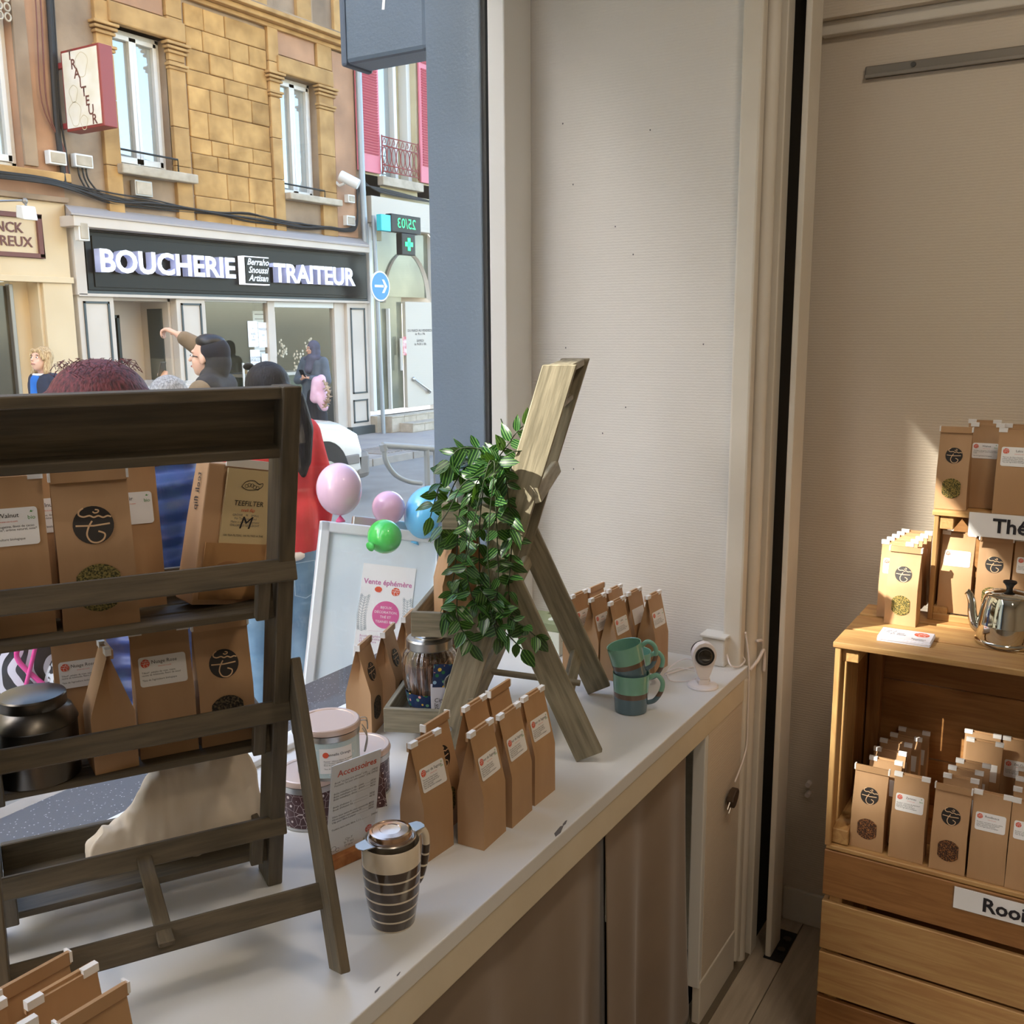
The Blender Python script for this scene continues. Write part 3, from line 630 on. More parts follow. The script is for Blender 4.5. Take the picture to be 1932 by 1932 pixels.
# label sticker bent around the tin
def curved_card(parent, r, a0, a1, z0, z1, m, name='label', off=.0006):
    b = MB(); n = 12
    for i in range(n): 
        x, y = a0+(a1-a0)*i/n, a0+(a1-a0)*(i+1)/n
        k = len(b.v); b.v += [((r+off)*math.cos(x), (r+off)*math.sin(x), z0), ((r+off)*math.cos(y), (r+off)*math.sin(y), z0), ((r+off)*math.cos(y), (r+off)*math.sin(y), z1), ((r+off)*math.cos(x), (r+off)*math.sin(x), z1)]; b.f.append((k, k+1, k+2, k+3))
    return b.build(name, m, parent, smooth=True)
def bend_mesh(me, r, a_mid, z_mid, off):
    me = me.copy()
    for v in me.vertices:
        a = a_mid + v.co.x/r; v.co = V(((r+off+v.co.z)*math.cos(a), (r+off+v.co.z)*math.sin(a), z_mid+v.co.y))
    return me
am = math.atan2(an.y, an.x)+R(48); rr = .054*.975
lab = curved_card(tb_, rr, am-.55, am+.55, .014, .058, M_['paper'])
for body, sz, dx, dz, al in (('Cannelle Orange', .0066, .003, .047, 'CENTER'), (LBL['Cannelle Orange'], .0033, -.022, .029, 'LEFT')):
    me = text_mesh(body, sz, M_['ink'], align=al); me2 = me.copy(); me2.transform(Matrix.Translation((dx, 0, 0))); link('lettering', bend_mesh(me2, rr, am, dz, .0011), lab)
me = MB().prism(circ(.005, 20), 0, .0003).mesh('logo', M_['orange']); me.transform(Matrix.Translation((-.0185, 0, 0))); link('logo', bend_mesh(me, rr, am, .047, .001), lab)
# tag hanging off the second tin
pt = atd(712, 1440, (pT2-CC).dot(FW)-.085)
tg = thing('pattern_tag', 'dark brown patterned card tag leaning against the rear brown tin', 'tag', M=frame((pt.x, pt.y, ZL), (.86, -.5, 0), (.12, .2, 1)))
box('card', -.015, .015, 0, .062, -.0008, .0008, M_['tin_brown'], tg, bevel=0)
# ------------------------------------------------------------------ price card in a wooden foot
pA, pB = atz(615, 1640, ZL), atz(705, 1600, ZL)
xa = (pB-pA).normalized(); mid = (pA+pB)/2; wid = (pB-pA).length
ps = thing('price_card', 'accessories price list in a clear holder on a wooden foot', 'price sign', M=frame(mid, xa, (-xa.y, xa.x, 0)))
Lc, hc = wid*1.0, wid*1.0*1.86
hx = MB().hexa([(-Lc*.56, -.014, 0), (Lc*.56, -.014, 0), (Lc*.56, .022, 0), (-Lc*.56, .022, 0), (-Lc*.56, -.014, .020), (Lc*.56, -.014, .020), (Lc*.56, .018, .022), (-Lc*.56, .018, .022)])
hx.build('foot', mat('cork_wood', C('A9703F'), .6, col2=C('8C5428'), scale=60, bump=(90, .001)), ps, bevel=.002)
tl = R(-10)
Mc = Matrix.Translation((0, .000, .014)) @ Matrix.Rotation(-tl, 4, 'X')
box('card', -Lc/2, Lc/2, -.0008, .0008, 0, hc, M_['paper'], ps, bevel=0).matrix_basis = Mc @ Matrix.Translation((0, 0, hc/2))
box('clear_sleeve', -Lc/2-.003, Lc/2+.003, -.0022, -.0018, 0, hc+.003, M_['acrylic'], ps, bevel=0).matrix_basis = Mc @ Matrix.Translation((0, -.002, hc/2))
def pc(x, z, body, s, m='ink', al='CENTER', **k): text(ps, Mc @ frame((x*Lc, -.0011, z*hc), (1, 0, 0), (0, 0, 1)), body, s*Lc, M_[m], align=al, **k)
pc(0.02, .895, 'Accessoires', .165, 'orange', off=.0003)
pc(-.43, .795, "Bocal \"un jour une saveur\" (10) ..........\nPochette \"un jour une saveur\" (24) ....", .052, al='LEFT', line=1.05); pc(.32, .795, '19€00\n29€00', .052, al='LEFT', line=1.05)
pc(-.43, .665, "Boîte métallique à clip - petit ..............\nBoîte métallique à clip - grand .............\nBoîte métallique dôme ......................", .052, al='LEFT', line=1.05); pc(.32, .665, '5€00\n5€50\n9€00', .052, al='LEFT', line=1.05)
pc(-.43, .54, "Boule d'infusion S .............................\nBoule d'infusion XL ...........................", .052, al='LEFT', line=1.05); pc(.32, .54, '3€00\n4€70', .052, al='LEFT', line=1.05)
pc(-.43, .42, "Filtre inox extra-fin avec couvercle ......\nFiltres papier non-chlorés M ...............\nClip pour filtre à papier ....................", .052, al='LEFT', line=1.05); pc(.32, .42, '8€00\n5€50\n2€00', .052, al='LEFT', line=1.05)
pc(-.43, .31, "Théière inox avec filtre 1,1 l ...............   29€00", .052, al='LEFT')
pc(-.05, .12, 'Cin-T\nle T qui\nD tant', .065, 'ink_grey'); stamp(ps, Mc @ frame((.36*Lc, -.0012, .17*hc), (1, 0, 0), (0, 0, 1)), .075*Lc, False, 'logo')
cr = MB(); cr.ribbon(circ(.05*Lc, 16)+[(.05*Lc, 0)], .006*Lc); cr.ribbon([(.05*Lc+a, b) for a, b in circ(.035*Lc, 14, .03*Lc, -.04*Lc)], .006*Lc)
cr.build('cherry_print', M_['ink'], ps, M=Mc @ frame((-.36*Lc, -.0012, .10*hc), (1, 0, 0), (0, 0, 1)))
# ------------------------------------------------------------------ striped infuser mug
m = mat('mug_stripes', C('E2D5BF'), .12, coat=.4); N, L, b = nodes(m); tc = [n for n in N if n.type == 'TEX_COORD'][0]
sx = N.new('ShaderNodeSeparateXYZ'); L.new(tc.outputs['Object'], sx.inputs[0])
mo = N.new('ShaderNodeMath'); mo.operation = 'MODULO'; mo.inputs[1].default_value = .0148; L.new(sx.outputs[2], mo.inputs[0])
gt = N.new('ShaderNodeMath'); gt.operation = 'GREATER_THAN'; gt.inputs[1].default_value = .0026; L.new(mo.outputs[0], gt.inputs[0])
lt = N.new('ShaderNodeMath'); lt.operation = 'LESS_THAN'; lt.inputs[1].default_value = .0885; L.new(sx.outputs[2], lt.inputs[0])
mu = N.new('ShaderNodeMath'); mu.operation = 'MULTIPLY'; L.new(gt.outputs[0], mu.inputs[0]); L.new(lt.outputs[0], mu.inputs[1])
x = N.new('ShaderNodeMix'); x.data_type = 'RGBA'; x.inputs[6].default_value = (*C('E2D5BF'), 1); x.inputs[7].default_value = (*C('4A3E36'), 1); L.new(mu.outputs[0], x.inputs[0]); L.new(x.outputs[2], b.inputs['Base Color'])
M_['mug_stripes'] = m
pm = atz(742, 1738, ZL)
mg = thing('infuser_mug', 'brown and cream striped mug with steel infuser lid', 'mug', M=TR(pm.x, pm.y, ZL, R(-14)) @ Matrix.Scale(1.09, 4))
MB().lathe([(.027, 0), (.0285, .002), (.0355, .045), (.0385, .085), (.038, .113), (.037, .1155), (.0355, .113), (.035, .08), (.03, .02), (.001, .02)], 48).build('body', M_['mug_stripes'], mg, smooth=40)
MB().tube(bez([(.036, 0, .105), (.050, 0, .112), (.058, 0, .098), (.056, 0, .070), (.046, 0, .044), (.034, 0, .038)], 7), 0.0054, 12).build('handle', M_['mug_stripes'], mg, smooth=True)
inf = MB().lathe([(.030, .100), (.0315, .118), (.0335, .1215), (.0325, .123), (.030, .121)], 40).build('infuser_rim', M_['steel'], mg, smooth=30)
MB().lathe([(.0275, .119), (.0285, .1205), (.0285, .127), (.0270, .1305), (.024, .1315), (.023, .1305), (.014, .1315), (.013, .1308), (.001, .1312)], 40).build('lid', mat('lid_rose', C('D6B9A4'), .18, 1), mg, smooth=30)
for a in (-1, 1):
    b_ = MB().prism([(-.013, 0), (.013, 0), (.010, .017), (.004, .020), (-.004, .020), (-.010, .017)], 0, .0014)
    b_.build('tab', M_['steel'], mg, bevel=.0005, M=Matrix.Translation((0, 0, .1212)) @ Matrix.Rotation(R(90) if a > 0 else R(-90), 4, 'Z') @ Matrix.Rotation(R(-5), 4, 'Z') @ Matrix.Translation((0, .030, 0)))
# ------------------------------------------------------------------ teal mugs
m = mat('teal_mug', C('5E9482'), .14, coat=.35); N, L, b = nodes(m); tc = [n for n in N if n.type == 'TEX_COORD'][0]
sx = N.new('ShaderNodeSeparateXYZ'); L.new(tc.outputs['Object'], sx.inputs[0])
rp = N.new('ShaderNodeValToRGB'); cr_ = rp.color_ramp; cr_.interpolation = 'CONSTANT'
cr_.elements[0].color = (*C('58727E'), 1); cr_.elements[1].position = .40; cr_.elements[1].color = (*C('6B5648'), 1); e = cr_.elements.new(.53); e.color = (*C('7DB39E'), 1)
mr = N.new('ShaderNodeMapRange'); mr.inputs[2].default_value = .09; L.new(sx.outputs[2], mr.inputs[0]); L.new(mr.outputs[0], rp.inputs[0]); L.new(rp.outputs[0], b.inputs['Base Color']); M_['teal_mug'] = m
def teal(M, label):
    t = thing('teal_mug', label, 'mug', M=M, group='teal and slate mugs')
    MB().lathe([(.033, 0), (.0355, .002), (.0385, .045), (.0405, .086), (.0405, .089), (.0385, .088), (.0365, .045), (.033, .008), (.001, .008)], 48).build('body', M_['teal_mug'], t, smooth=40)
    MB().tube(bez([(.038, 0, .076), (.055, 0, .084), (.068, 0, .070), (.066, 0, .048), (.052, 0, .026), (.036, 0, .020)], 7), .0052, 12).build('handle', M_['teal_mug'], t, smooth=True)
    return t
p1 = atz(1190, 1340, ZL)
hd = math.atan2(RT.y, RT.x)
teal(TR(p1.x, p1.y, ZL, hd+R(-8)), 'lower teal mug of the tilted stack by the rack leg')
p2 = p1 + RT*.003; p2.z = ZL+.071
teal(Matrix.Translation(p2) @ Matrix.Rotation(hd, 4, 'Z') @ Matrix.Rotation(R(-14), 4, 'Y') @ Matrix.Rotation(R(-8), 4, 'Z') @ Matrix.Scale(.95, 4), 'upper teal mug tilted inside the other mug')
p3 = atz(1208, 1318, ZL); p3 = p3 + FW*.05
teal(TR(p3.x+.02, p3.y+.02, ZL, hd+R(2)), 'teal mug standing behind the stacked mugs')
# ------------------------------------------------------------------ webcam, adapter, cables
pw = atz(1326, 1295, ZL); fc = V((CC.x-pw.x, CC.y-pw.y, 0)).normalized(); fc = (Matrix.Rotation(R(14), 3, 'Z') @ fc)
wc = thing('webcam', 'white oval webcam with black lens on a round foot', 'camera', M=frame((pw.x, pw.y, ZL), (-fc.y, fc.x, 0), (-fc.x, -fc.y, 0)))
MB().lathe([(.036, 0), (.0365, .003), (.034, .006), (.001, .0075)], 40).build('foot', M_['plastic_white'], wc, smooth=30)
MB().bb(-.013, .013, -.010, .010, .006, .020).build('hinge', M_['plastic_white'], wc, bevel=.003)
MB().cyl((-.016, 0, .017), (.016, 0, .017), .005, n=16).build('hinge_pin', M_['plastic_white'], wc, smooth=40)
pf = [(0, .018)]; hb = MB(); pr = []
for i in range(25):
    z = i/24; hw = (.009+.0195*min(1, z/.62)**.75) if z < .62 else .0285*math.sqrt(max(0, 1-((z-.62)/.38)**2))+.0001
    pr.append((hw, .020+z*.090))
vs2 = []; fs2 = []
poly = [(a, b_) for a, b_ in pr]+[(-a, b_) for a, b_ in reversed(pr)]
hb.prism(poly, -.010, .010); hb.build('housing', M_['plastic_white'], wc, smooth=40, bevel=.004, M=frame((0, 0, 0), (1, 0, 0), (0, 0, 1)) )
MB().cyl((0, .010, .080), (0, .022, .080), .026, n=32).build('back_ring', M_['black'], wc, smooth=40)
MB().cyl((0, -.0095, .078), (0, -.0135, .078), .0225, n=32).build('lens_ring', M_['black'], wc, smooth=40)
MB().lathe([(.0145, 0), (.015, .002), (.0120, .003), (.001, .0035)], 32).build('lens', mat('lens', C('1A1614'), .05, coat=1), wc, smooth=30, M=frame((0, -.0135, .078), (1, 0, 0), (0, 0, 1)))
MB().tube([(.0165*math.cos(a), -.0138, .078+.0165*math.sin(a)) for a in [2*PI*i/32 for i in range(32)]], .0012, 6, closed=True).build('lens_rim', M_['gunmetal'], wc, smooth=True)
pa = atz(1352, 1262, ZL); pa = V((XW-.03, pa.y+.02, ZL))
ad = thing('power_box', 'white cable box standing against the side wall behind the webcam', 'box', M=TR(XW-.024, .815, ZL, 0))
box('case', -.024, .022, -.030, .030, 0.0, .072, M_['white_paint'], ad, bevel=.004); box('lid', -.030, .023, -.034, .034, .072, .079, M_['white_paint'], ad, bevel=.002)
def cable(pts, r, label, m='plastic_white', name='cable', n=8, k=8, cat='cable', group='white cables'):
    return MB().tube(bez(pts, k), r, n).build(name, M_[m], smooth=True, label=label, cat=cat, group=group)
q = pw
cable([q+V((.01, .02, .03)), q+V((-.0, .06, .035)), q+V((-.01, .09, .02)), q+V((.03, .10, .004)), q+V((.10, .07, .004)), q+V((.16, .03, .004)), q+V((.19, .01, .01))], .0016, 'thin white cable looped behind the webcam')
cable([q+V((.02, .01, .045)), q+V((.03, .055, .05)), q+V((-.0, .085, .03)), q+V((-.02, .075, .008)), q+V((.01, .04, .003)), q+V((.05, .03, .003))], .0016, 'thin white cable curling over the ledge left of the webcam')
cable([(XW-.03, .785, ZL+.03), (XW-.055, .765, ZL+.012), (XW-.03, .752, ZL+.004), (XW+.0, .748, ZL+.012), (XW-.01, .76, ZL+.03)], .0022, 'white cable looping out of the cable box')
xq = XW-.012
cable([(XW-.01, .746, ZL+.09), (XW-.006, .736, ZL+.02), (XW-.008, .733, ZL-.05), (XW-.012, .731, .70), (XW-.018, .731, .62), (2.235, .731, .565)], .0022, 'white flex running down the end post to the brown plug')
cable([(XW+.02, .725, ZL+.06), (XW+.045, .722, ZL+.055), (XW+.055, .722, ZL+.045)], .0045, 'short white cable stub poking out beside the moulding', k=5)
cable([(XW-.005, .733, ZL-.01), (XW+.018, .720, ZL+.012), (XW+.045, .716, ZL+.030), (XW+.058, .716, ZL+.012), (XW+.058, .716, ZL-.03)], .0045, 'thick cream cable bent over the end post', k=6)
pg = thing('power_plug', 'brown two pin plug hanging on its flex', 'plug', M=frame((2.215, .728, .535), (.83, 0, .55), (-.55, 0, .83)))
MB().prism([(.024, .006), (.010, .016), (-.012, .018), (-.022, .012), (-.024, -.012), (-.012, -.018), (.010, -.014), (.024, -.006)], -.009, .009, frame((0, 0, 0), (1, 0, 0), (0, 1, 0))).build('body', M_['brown_plug'], pg, bevel=.003)
for a in (-.009, .009): MB().cyl((-.022, a, 0), (-.042, a-.001, 0), .0022, n=8).build('pin', M_['steel'], pg, smooth=40)
# ------------------------------------------------------------------ pale green tea cartons by the wall
defm('carton_green', C('8B9470'), .5); defm('carton_cream', C('D9DED0'), .5)
for i, (px, py, lb) in enumerate(((1012, 1228, 'pale green lidded tea carton beside the grey rack leg'), (1052, 1240, 'pale green lidded tea carton standing behind the dark rack leg'))):
    p = atz(px, py, ZL); t = thing('tea_carton', lb, 'carton', M=TR(p.x+.035, p.y+.035, ZL, R(4)), group='green tea cartons')
    box('box', -.037, .037, -.037, .037, 0, .066, M_['carton_cream'], t, bevel=.002); box('lid', -.0385, .0385, -.0385, .0385, .066, .088, M_['carton_green'], t, bevel=.002)
    MB().prism(circ(.016, 24), 0, .0004).build('oval_print', M_['carton_cream'], t, M=Matrix.Translation((0, 0, .0883)) @ Matrix.Diagonal((1, .6, 1, 1)))
    text(t, frame((-.0374, -.0, .045), (0, -1, 0), (0, 0, 1)), 'INFUSION\nde Provence\nthé vert menthe', .006, M_['bio_green'])
    text(t, frame((-.004, -.0374, .045), (1, 0, 0), (0, 0, 1)), 'INFUSION\nde Provence\nthé vert menthe', .006, M_['bio_green'])
# ------------------------------------------------------------------ bags in the corner by the wall
GW = 'tea bags in the corner by the side wall'
for i, (x_, y_, lb, dt) in enumerate(((2.105, 1.100, 'kraft bag with orange logo label nearest the dark rack leg in the corner group', 1), (2.100, 1.046, 'plain sided kraft bag in front of the corner group', 1), (2.095, .992, 'kraft bag behind the upper teal mug', 1), (2.192, .938, 'kraft bag with label at the right end of the corner group', 1),
                              (2.195, 1.100, 'rearmost kraft bag with folded top in the corner group', 0), (2.195, 1.046, 'kraft bag with white clips in the second row of the corner group', 0), (2.194, .992, 'kraft bag with white clips right of centre in the corner second row', 0))):
    bag_at((x_, y_, ZL), (-.05, -1), lb, face='window' if i == 4 else 'label', detail=bool(dt), w_=.074, d=.048, h=.20, title='Lakis', group=GW, seed=i)
# ------------------------------------------------------------------ goods on the grey rack
def r2(x, y, z): return R2 @ V((x, y, z))
FR2 = (R2.to_3x3() @ V((0, 1, 0)))
# glass jar in the bottom tray
defm('stick_fill', C('5B3B28'), .7, col2=C('8A6248'), scale=60, stretch=(9, 9, .3), lo=.4, hi=.6)
pj = r2(-.088, .040, .055)
jr = thing('glass_jar', 'ribbed glass jar with steel lid and card tag in the bottom tray', 'jar', M=TR(pj.x, pj.y, pj.z, 0) @ Matrix.Scale(1.08, 4))
def ribbed(prof, nrib, amp, n=96):
    b = MB(); vs = []; fs = []
    for r, z in prof:
        for k in range(n):
            a = 2*PI*k/n; q = r*(1+amp*abs(math.sin(a*nrib/2))); vs.append((q*math.cos(a), q*math.sin(a), z))
    for i in range(len(prof)-1):
        for k in range(n): fs.append((i*n+k, i*n+(k+1) % n, (i+1)*n+(k+1) % n, (i+1)*n+k))
    return b.add(vs, fs)
jar = mat('jar_glass', C('F4F4F2'), .02, trans=1.0, ior=1.2)
ribbed([(.034, 0), (.037, .003), (.040, .02), (.050, .075), (.0525, .100), (.048, .122), (.040, .132), (.039, .138)], 24, .035).build('glass', M_['clear_glass'], jr, smooth=True)
for k in range(34):
    a = k*2.4; r_ = .006+.034*math.sqrt(k/34)
    MB().cyl((r_*.8*math.cos(a), r_*.8*math.sin(a), .004), (r_*1.15*math.cos(a), r_*1.15*math.sin(a), .112+.008*math.sin(k*1.7)), .0048, n=8).build('tea_stick', M_['stick_fill'], jr, smooth=40)
MB().lathe([(.042, .132), (.0435, .134), (.0435, .149), (.041, .152), (.030, .153), (.029, .156), (.024, .157), (.022, .160), (.014, .161), (.012, .163), (.004, .164), (.004, .169), (.0075, .172), (.0075, .177), (.001, .180)], 40).build('lid', M_['steel'], jr, smooth=30)
m = mat('floral', C('26406A'), .55, rand=False); N, L, b = nodes(m); tc = [n for n in N if n.type == 'TEX_COORD'][0]
v = N.new('ShaderNodeTexVoronoi'); v.inputs['Scale'].default_value = 95; L.new(tc.outputs['Object'], v.inputs[0])
lt = N.new('ShaderNodeMath'); lt.operation = 'LESS_THAN'; lt.inputs[1].default_value = .34; L.new(v.outputs['Distance'], lt.inputs[0])
rp = N.new('ShaderNodeValToRGB'); c_ = rp.color_ramp; c_.interpolation = 'CONSTANT'; c_.elements[0].color = (*C('2E7A4A'), 1); c_.elements[1].position = .35; c_.elements[1].color = (*C('7AB08A'), 1)
for ps_, hx_ in ((.55, 'E9C04A'), (.68, 'EFA9A0'), (.8, '9FC4DE'), (.9, '26406A')): e = c_.elements.new(ps_); e.color = (*C(hx_), 1)
sp = N.new('ShaderNodeSeparateColor'); L.new(v.outputs['Color'], sp.inputs[0]); L.new(sp.outputs[0], rp.inputs[0])
x = N.new('ShaderNodeMix'); x.data_type = 'RGBA'; x.inputs[6].default_value = (*C('22365E'), 1); L.new(lt.outputs[0], x.inputs[0]); L.new(rp.outputs[0], x.inputs[7]); L.new(x.outputs[2], b.inputs['Base Color']); M_['floral'] = m
fb_ = MB(); n_ = 40
for k in range(n_):
    a, c = 2*PI*k/n_, 2*PI*(k+1)/n_; i0 = len(fb_.v)
    r0, r1 = .0435, .0485
    fb_.v += [(r0*math.cos(a), r0*math.sin(a), .024), (r0*math.cos(c), r0*math.sin(c), .024), (r1*math.cos(c), r1*math.sin(c), .052), (r1*math.cos(a), r1*math.sin(a), .052)]; fb_.f.append((i0, i0+1, i0+2, i0+3))
fb_.build('floral_band', M_['floral'], jr, smooth=True)
tv = V((CC.x-pj.x, CC.y-pj.y, 0)).normalized(); sd = V((-tv.y, tv.x, 0))
Mt = frame(tv*.058+sd*.026+V((0, 0, .016)), sd-tv*.15, (0.10*sd.x, .10*sd.y, 1))
box('tag_card', -.026, .026, 0, .064, -.0008, .0008, M_['paper_lilac'], jr, bevel=0).matrix_basis = Mt @ Matrix.Translation((0, .032, 0))
box('tag_print', -.026, .026, 0, .044, -.0008, .0009, M_['floral'], jr, bevel=0).matrix_basis = Mt @ Matrix.Rotation(R(-5), 4, 'Z') @ Matrix.Translation((-.002, .078, .0004))
text(jr, Mt @ Matrix.Translation((-.020, .023, .0012)), 'Cin-T,\nle T qui\nD tant', .0112, M_['ink'], align='LEFT', line=.8)
MB().tube(bez([(.030, -.030, .132), (.046, -.024, .120), tuple(Mt @ V((0, .098, .002)))], 6), .0012, 6).build('string', M_['kraft_dark'], jr, smooth=True)
Ml = Mt @ Matrix.Translation((.016, .066, .006))
b_ = MB().lathe([(.001, .001), (.014, .002), (.0175, .004), (.019, .0035), (.019, .001), (.0175, 0), (.001, 0)], 32, Ml); b_.build('mesh_ball', mat('mesh_steel', C('A9A9A6'), .35, .9, bump=(600, .002)), jr, smooth=30)
jl = thing('spare_jar', 'second steel lidded jar half hidden at the back of the bottom tray', 'jar', M=TR(*r2(.045, .045, .055)))
ribbed([(.034, 0), (.037, .003), (.040, .02), (.050, .075), (.0525, .100), (.048, .122), (.040, .132), (.039, .138)], 24, .035).build('glass', M_['clear_glass'], jl, smooth=True)
MB().lathe([(.036, .003), (.044, .06), (.044, .110), (.001, .112)], 24).build('tea_fill', M_['stick_fill'], jl, smooth=30)
MB().lathe([(.042, .132), (.0435, .134), (.0435, .149), (.041, .152), (.012, .155), (.004, .158), (.0075, .166), (.001, .168)], 40).build('lid', M_['steel'], jl, smooth=30)
# bags in the middle tray
GM = 'tea bags in the middle tray of the grey rack'
dz = -ZL
for (x_, y_, n_, lb, fc) in ((-.125, -.016, (.75, -.66), 'kraft bag with black stamp at the near end of the middle tray under the plant', 'window'), (-.03, -.020, (.75, -.66), 'kraft bag behind the leaves in the middle tray', 'window'), (.06, -.016, (.75, -.66), 'kraft bag at the far side of the middle tray behind the plant', 'window')):
    p = r2(x_, y_, ZT[1]); bag_at(p, n_, lb, face=fc, w_=.08, d=.055, h=.205, tea='tea_dark', group=GM, seed=int(x_*100)+20)
# ------------------------------------------------------------------ trailing plant
N, L, b = nodes(M_['leafm'])
tc = [n for n in N if n.type == 'TEX_COORD'][0]; sx = N.new('ShaderNodeSeparateXYZ'); L.new(tc.outputs['Object'], sx.inputs[0])
ab = N.new('ShaderNodeMath'); ab.operation = 'ABSOLUTE'; L.new(sx.outputs[1], ab.inputs[0])
sn = N.new('ShaderNodeMath'); sn.operation = 'MULTIPLY'; sn.inputs[1].default_value = 1500; L.new(ab.outputs[0], sn.inputs[0])
si = N.new('ShaderNodeMath'); si.operation = 'COSINE'; L.new(sn.outputs[0], si.inputs[0])
rp = N.new('ShaderNodeValToRGB'); rp.color_ramp.elements[0].position = .62; rp.color_ramp.elements[0].color = (*C('12381A'), 1); rp.color_ramp.elements[1].position = 1; rp.color_ramp.elements[1].color = (*C('6FA04C'), 1)
L.new(si.outputs[0], rp.inputs[0])
hs = N.new('ShaderNodeHueSaturation'); oi = [n for n in N if n.type == 'OBJECT_INFO'][0]; mr = N.new('ShaderNodeMapRange'); mr.inputs[3].default_value = .65; mr.inputs[4].default_value = 1.35
L.new(oi.outputs['Random'], mr.inputs[0]); L.new(mr.outputs[0], hs.inputs['Value']); L.new(rp.outputs[0], hs.inputs['Color']); L.new(hs.outputs[0], b.inputs['Base Color'])
trn = N.new('ShaderNodeBsdfTranslucent'); trn.inputs[0].default_value = (*C('6FA030'), 1); mxs = N.new('ShaderNodeMixShader'); mxs.inputs[0].default_value = .17
ou = [n for n in N if n.type == 'OUTPUT_MATERIAL'][0]; L.new(b.outputs[0], mxs.inputs[1]); L.new(trn.outputs[0], mxs.inputs[2]); L.new(mxs.outputs[0], ou.inputs[0])
def leaf_mesh(bend, wd):
    b = MB(); n = 6; vs = []; fs = []
    for i in range(n+1):
        t = i/n; hw = wd*math.sin(PI*t**.8)**.9*(1-.15*t) if 0 < t < 1 else 0.0003
        z = bend*t*t
        vs += [(t, -hw, z+.22*hw), (t, 0, z-.02), (t, hw, z+.22*hw)]
    for i in range(n):
        for k in range(2): fs.append((3*i+k, 3*i+k+1, 3*i+3+k+1, 3*i+3+k))
    b.add([(x_*.033, y_*.033, z_*.033) for x_, y_, z_ in vs], fs); return b.mesh('leaf', M_['leafm'], True)
LM = [leaf_mesh(bd, wd) for bd, wd in ((-.15, .30), (-.35, .26), (-.05, .33), (-.55, .28), (.1, .24))]
pp = r2(-.105, -.075, .472)
pl = thing('trailing_plant', 'artificial trailing plant with striped leaves in a grey pot', 'plant', M=Matrix.Translation(pp))
MB().lathe([(.040, 0), (.042, .002), (.050, .062), (.0535, .064), (.0535, .076), (.050, .076), (.047, .060), (.001, .058)], 32).build('pot', M_['pot_grey'], pl, smooth=30)
MB().lathe([(.0425, .001), (.0430, .006), (.0425, .006)], 32).build('pot_rim_line', M_['paper'], pl, smooth=30)
MB().lathe([(.047, .060), (.02, .064), (.001, .066)], 24).build('soil', mat('soil', C('2A2018'), .9, bump=(80, .004)), pl, smooth=30)
rnd = random.Random(5); NW = -(R2.to_3x3() @ V((1, 0, 0)))       # towards the camera side of the rack
near = r2(-.182, 0, 0)
def pxp(x, y, off):  # point on the plane of the rack's near side, moved off towards the viewer
    return atp(x, y, near+NW*off, NW) - pp
leaves = []
def leaf(p, d, sc, up=None):
    if len(leaves) > 290: return
    d = V(d).normalized(); u = V(up) if up else V((rnd.uniform(-.5, .5), rnd.uniform(-.5, .5), 1))
    if abs(d.dot(u.normalized())) > .95: u = NW
    z = (u-d*u.dot(d)).normalized(); y = z.cross(d)
    Mx = frame(p, d, y) @ Matrix.Rotation(rnd.uniform(-.5, .5), 4, 'X') @ Matrix.Scale(sc, 4)
    leaves.append(link('leaf', LM[rnd.randrange(5)], pl, Mx))
def vine(pts, step=.021, sc=(.75, 1.1), r=.0012):
    P = bez(pts, 10); MB().tube(P, r, 5).build('vine', M_['vine'], pl, smooth=True)
    acc = rnd.uniform(0, step)
    for i in range(1, len(P)):
        acc += (P[i]-P[i-1]).length
        if acc > step:
            acc = rnd.uniform(-.006, .006); t = (P[i]-P[i-1]).normalized(); q = t.cross(NW).normalized(); a0 = rnd.uniform(-.9, .9)
            for s in (1, -1):
                sd = (q*math.cos(a0)+NW*math.sin(a0))*s
                d = t*rnd.uniform(.15, .9) + sd*rnd.uniform(.6, 1.1) + NW*.15 + V((0, 0, rnd.uniform(-.45, .25)))
                leaf(P[i], d, rnd.uniform(*sc), NW*1.0+V((0, 0, .6))+q*rnd.uniform(-.9, .9))
    leaf(P[-1], (P[-1]-P[-2])+V((0, 0, -.001)), sc[1], NW)
top = V((0, 0, .07))
VN = [  # hanging vines: picture positions along the near side, offset towards the room
 ([(925, 862), (880, 880), (850, 930), (838, 985), (832, 1010)], -.03), ([(930, 868), (895, 900), (868, 960), (862, 1040), (852, 1110), (842, 1160)], .0),
 ([(935, 870), (915, 910), (905, 990), (905, 1080), (912, 1150)], .02), ([(940, 872), (935, 930), (938, 1010), (940, 1090), (935, 1150), (940, 1200)], .03),
 ([(930, 868), (890, 930), (880, 1020), (884, 1100), (905, 1150), (950, 1190), (985, 1225)], .03), ([(905, 1110), (940, 1150), (985, 1180), (1010, 1200)], .035),
 ([(868, 1090), (862, 1140), (868, 1180), (890, 1215)], .03), ([(945, 872), (960, 950), (965, 1030), (960, 1110), (965, 1160)], .02),
 ([(920, 865), (870, 862), (838, 895), (822, 940), (812, 975)], -.06), ([(925, 860), (895, 845), (862, 850), (848, 880)], -.02), ([(950, 850), (975, 815), (992, 800)], -.01), ([(940, 850), (950, 812), (945, 790)], -.04), ([(955, 860), (985, 850), (1005, 842)], .01), ([(900, 900), (872, 915), (848, 960), (832, 985)], .04), ([(925, 1150), (935, 1190), (945, 1222)], .035), ([(925, 868), (905, 940), (890, 1000), (878, 1060)], .05), ([(932, 870), (925, 960), (920, 1040), (925, 1110)], .05)]
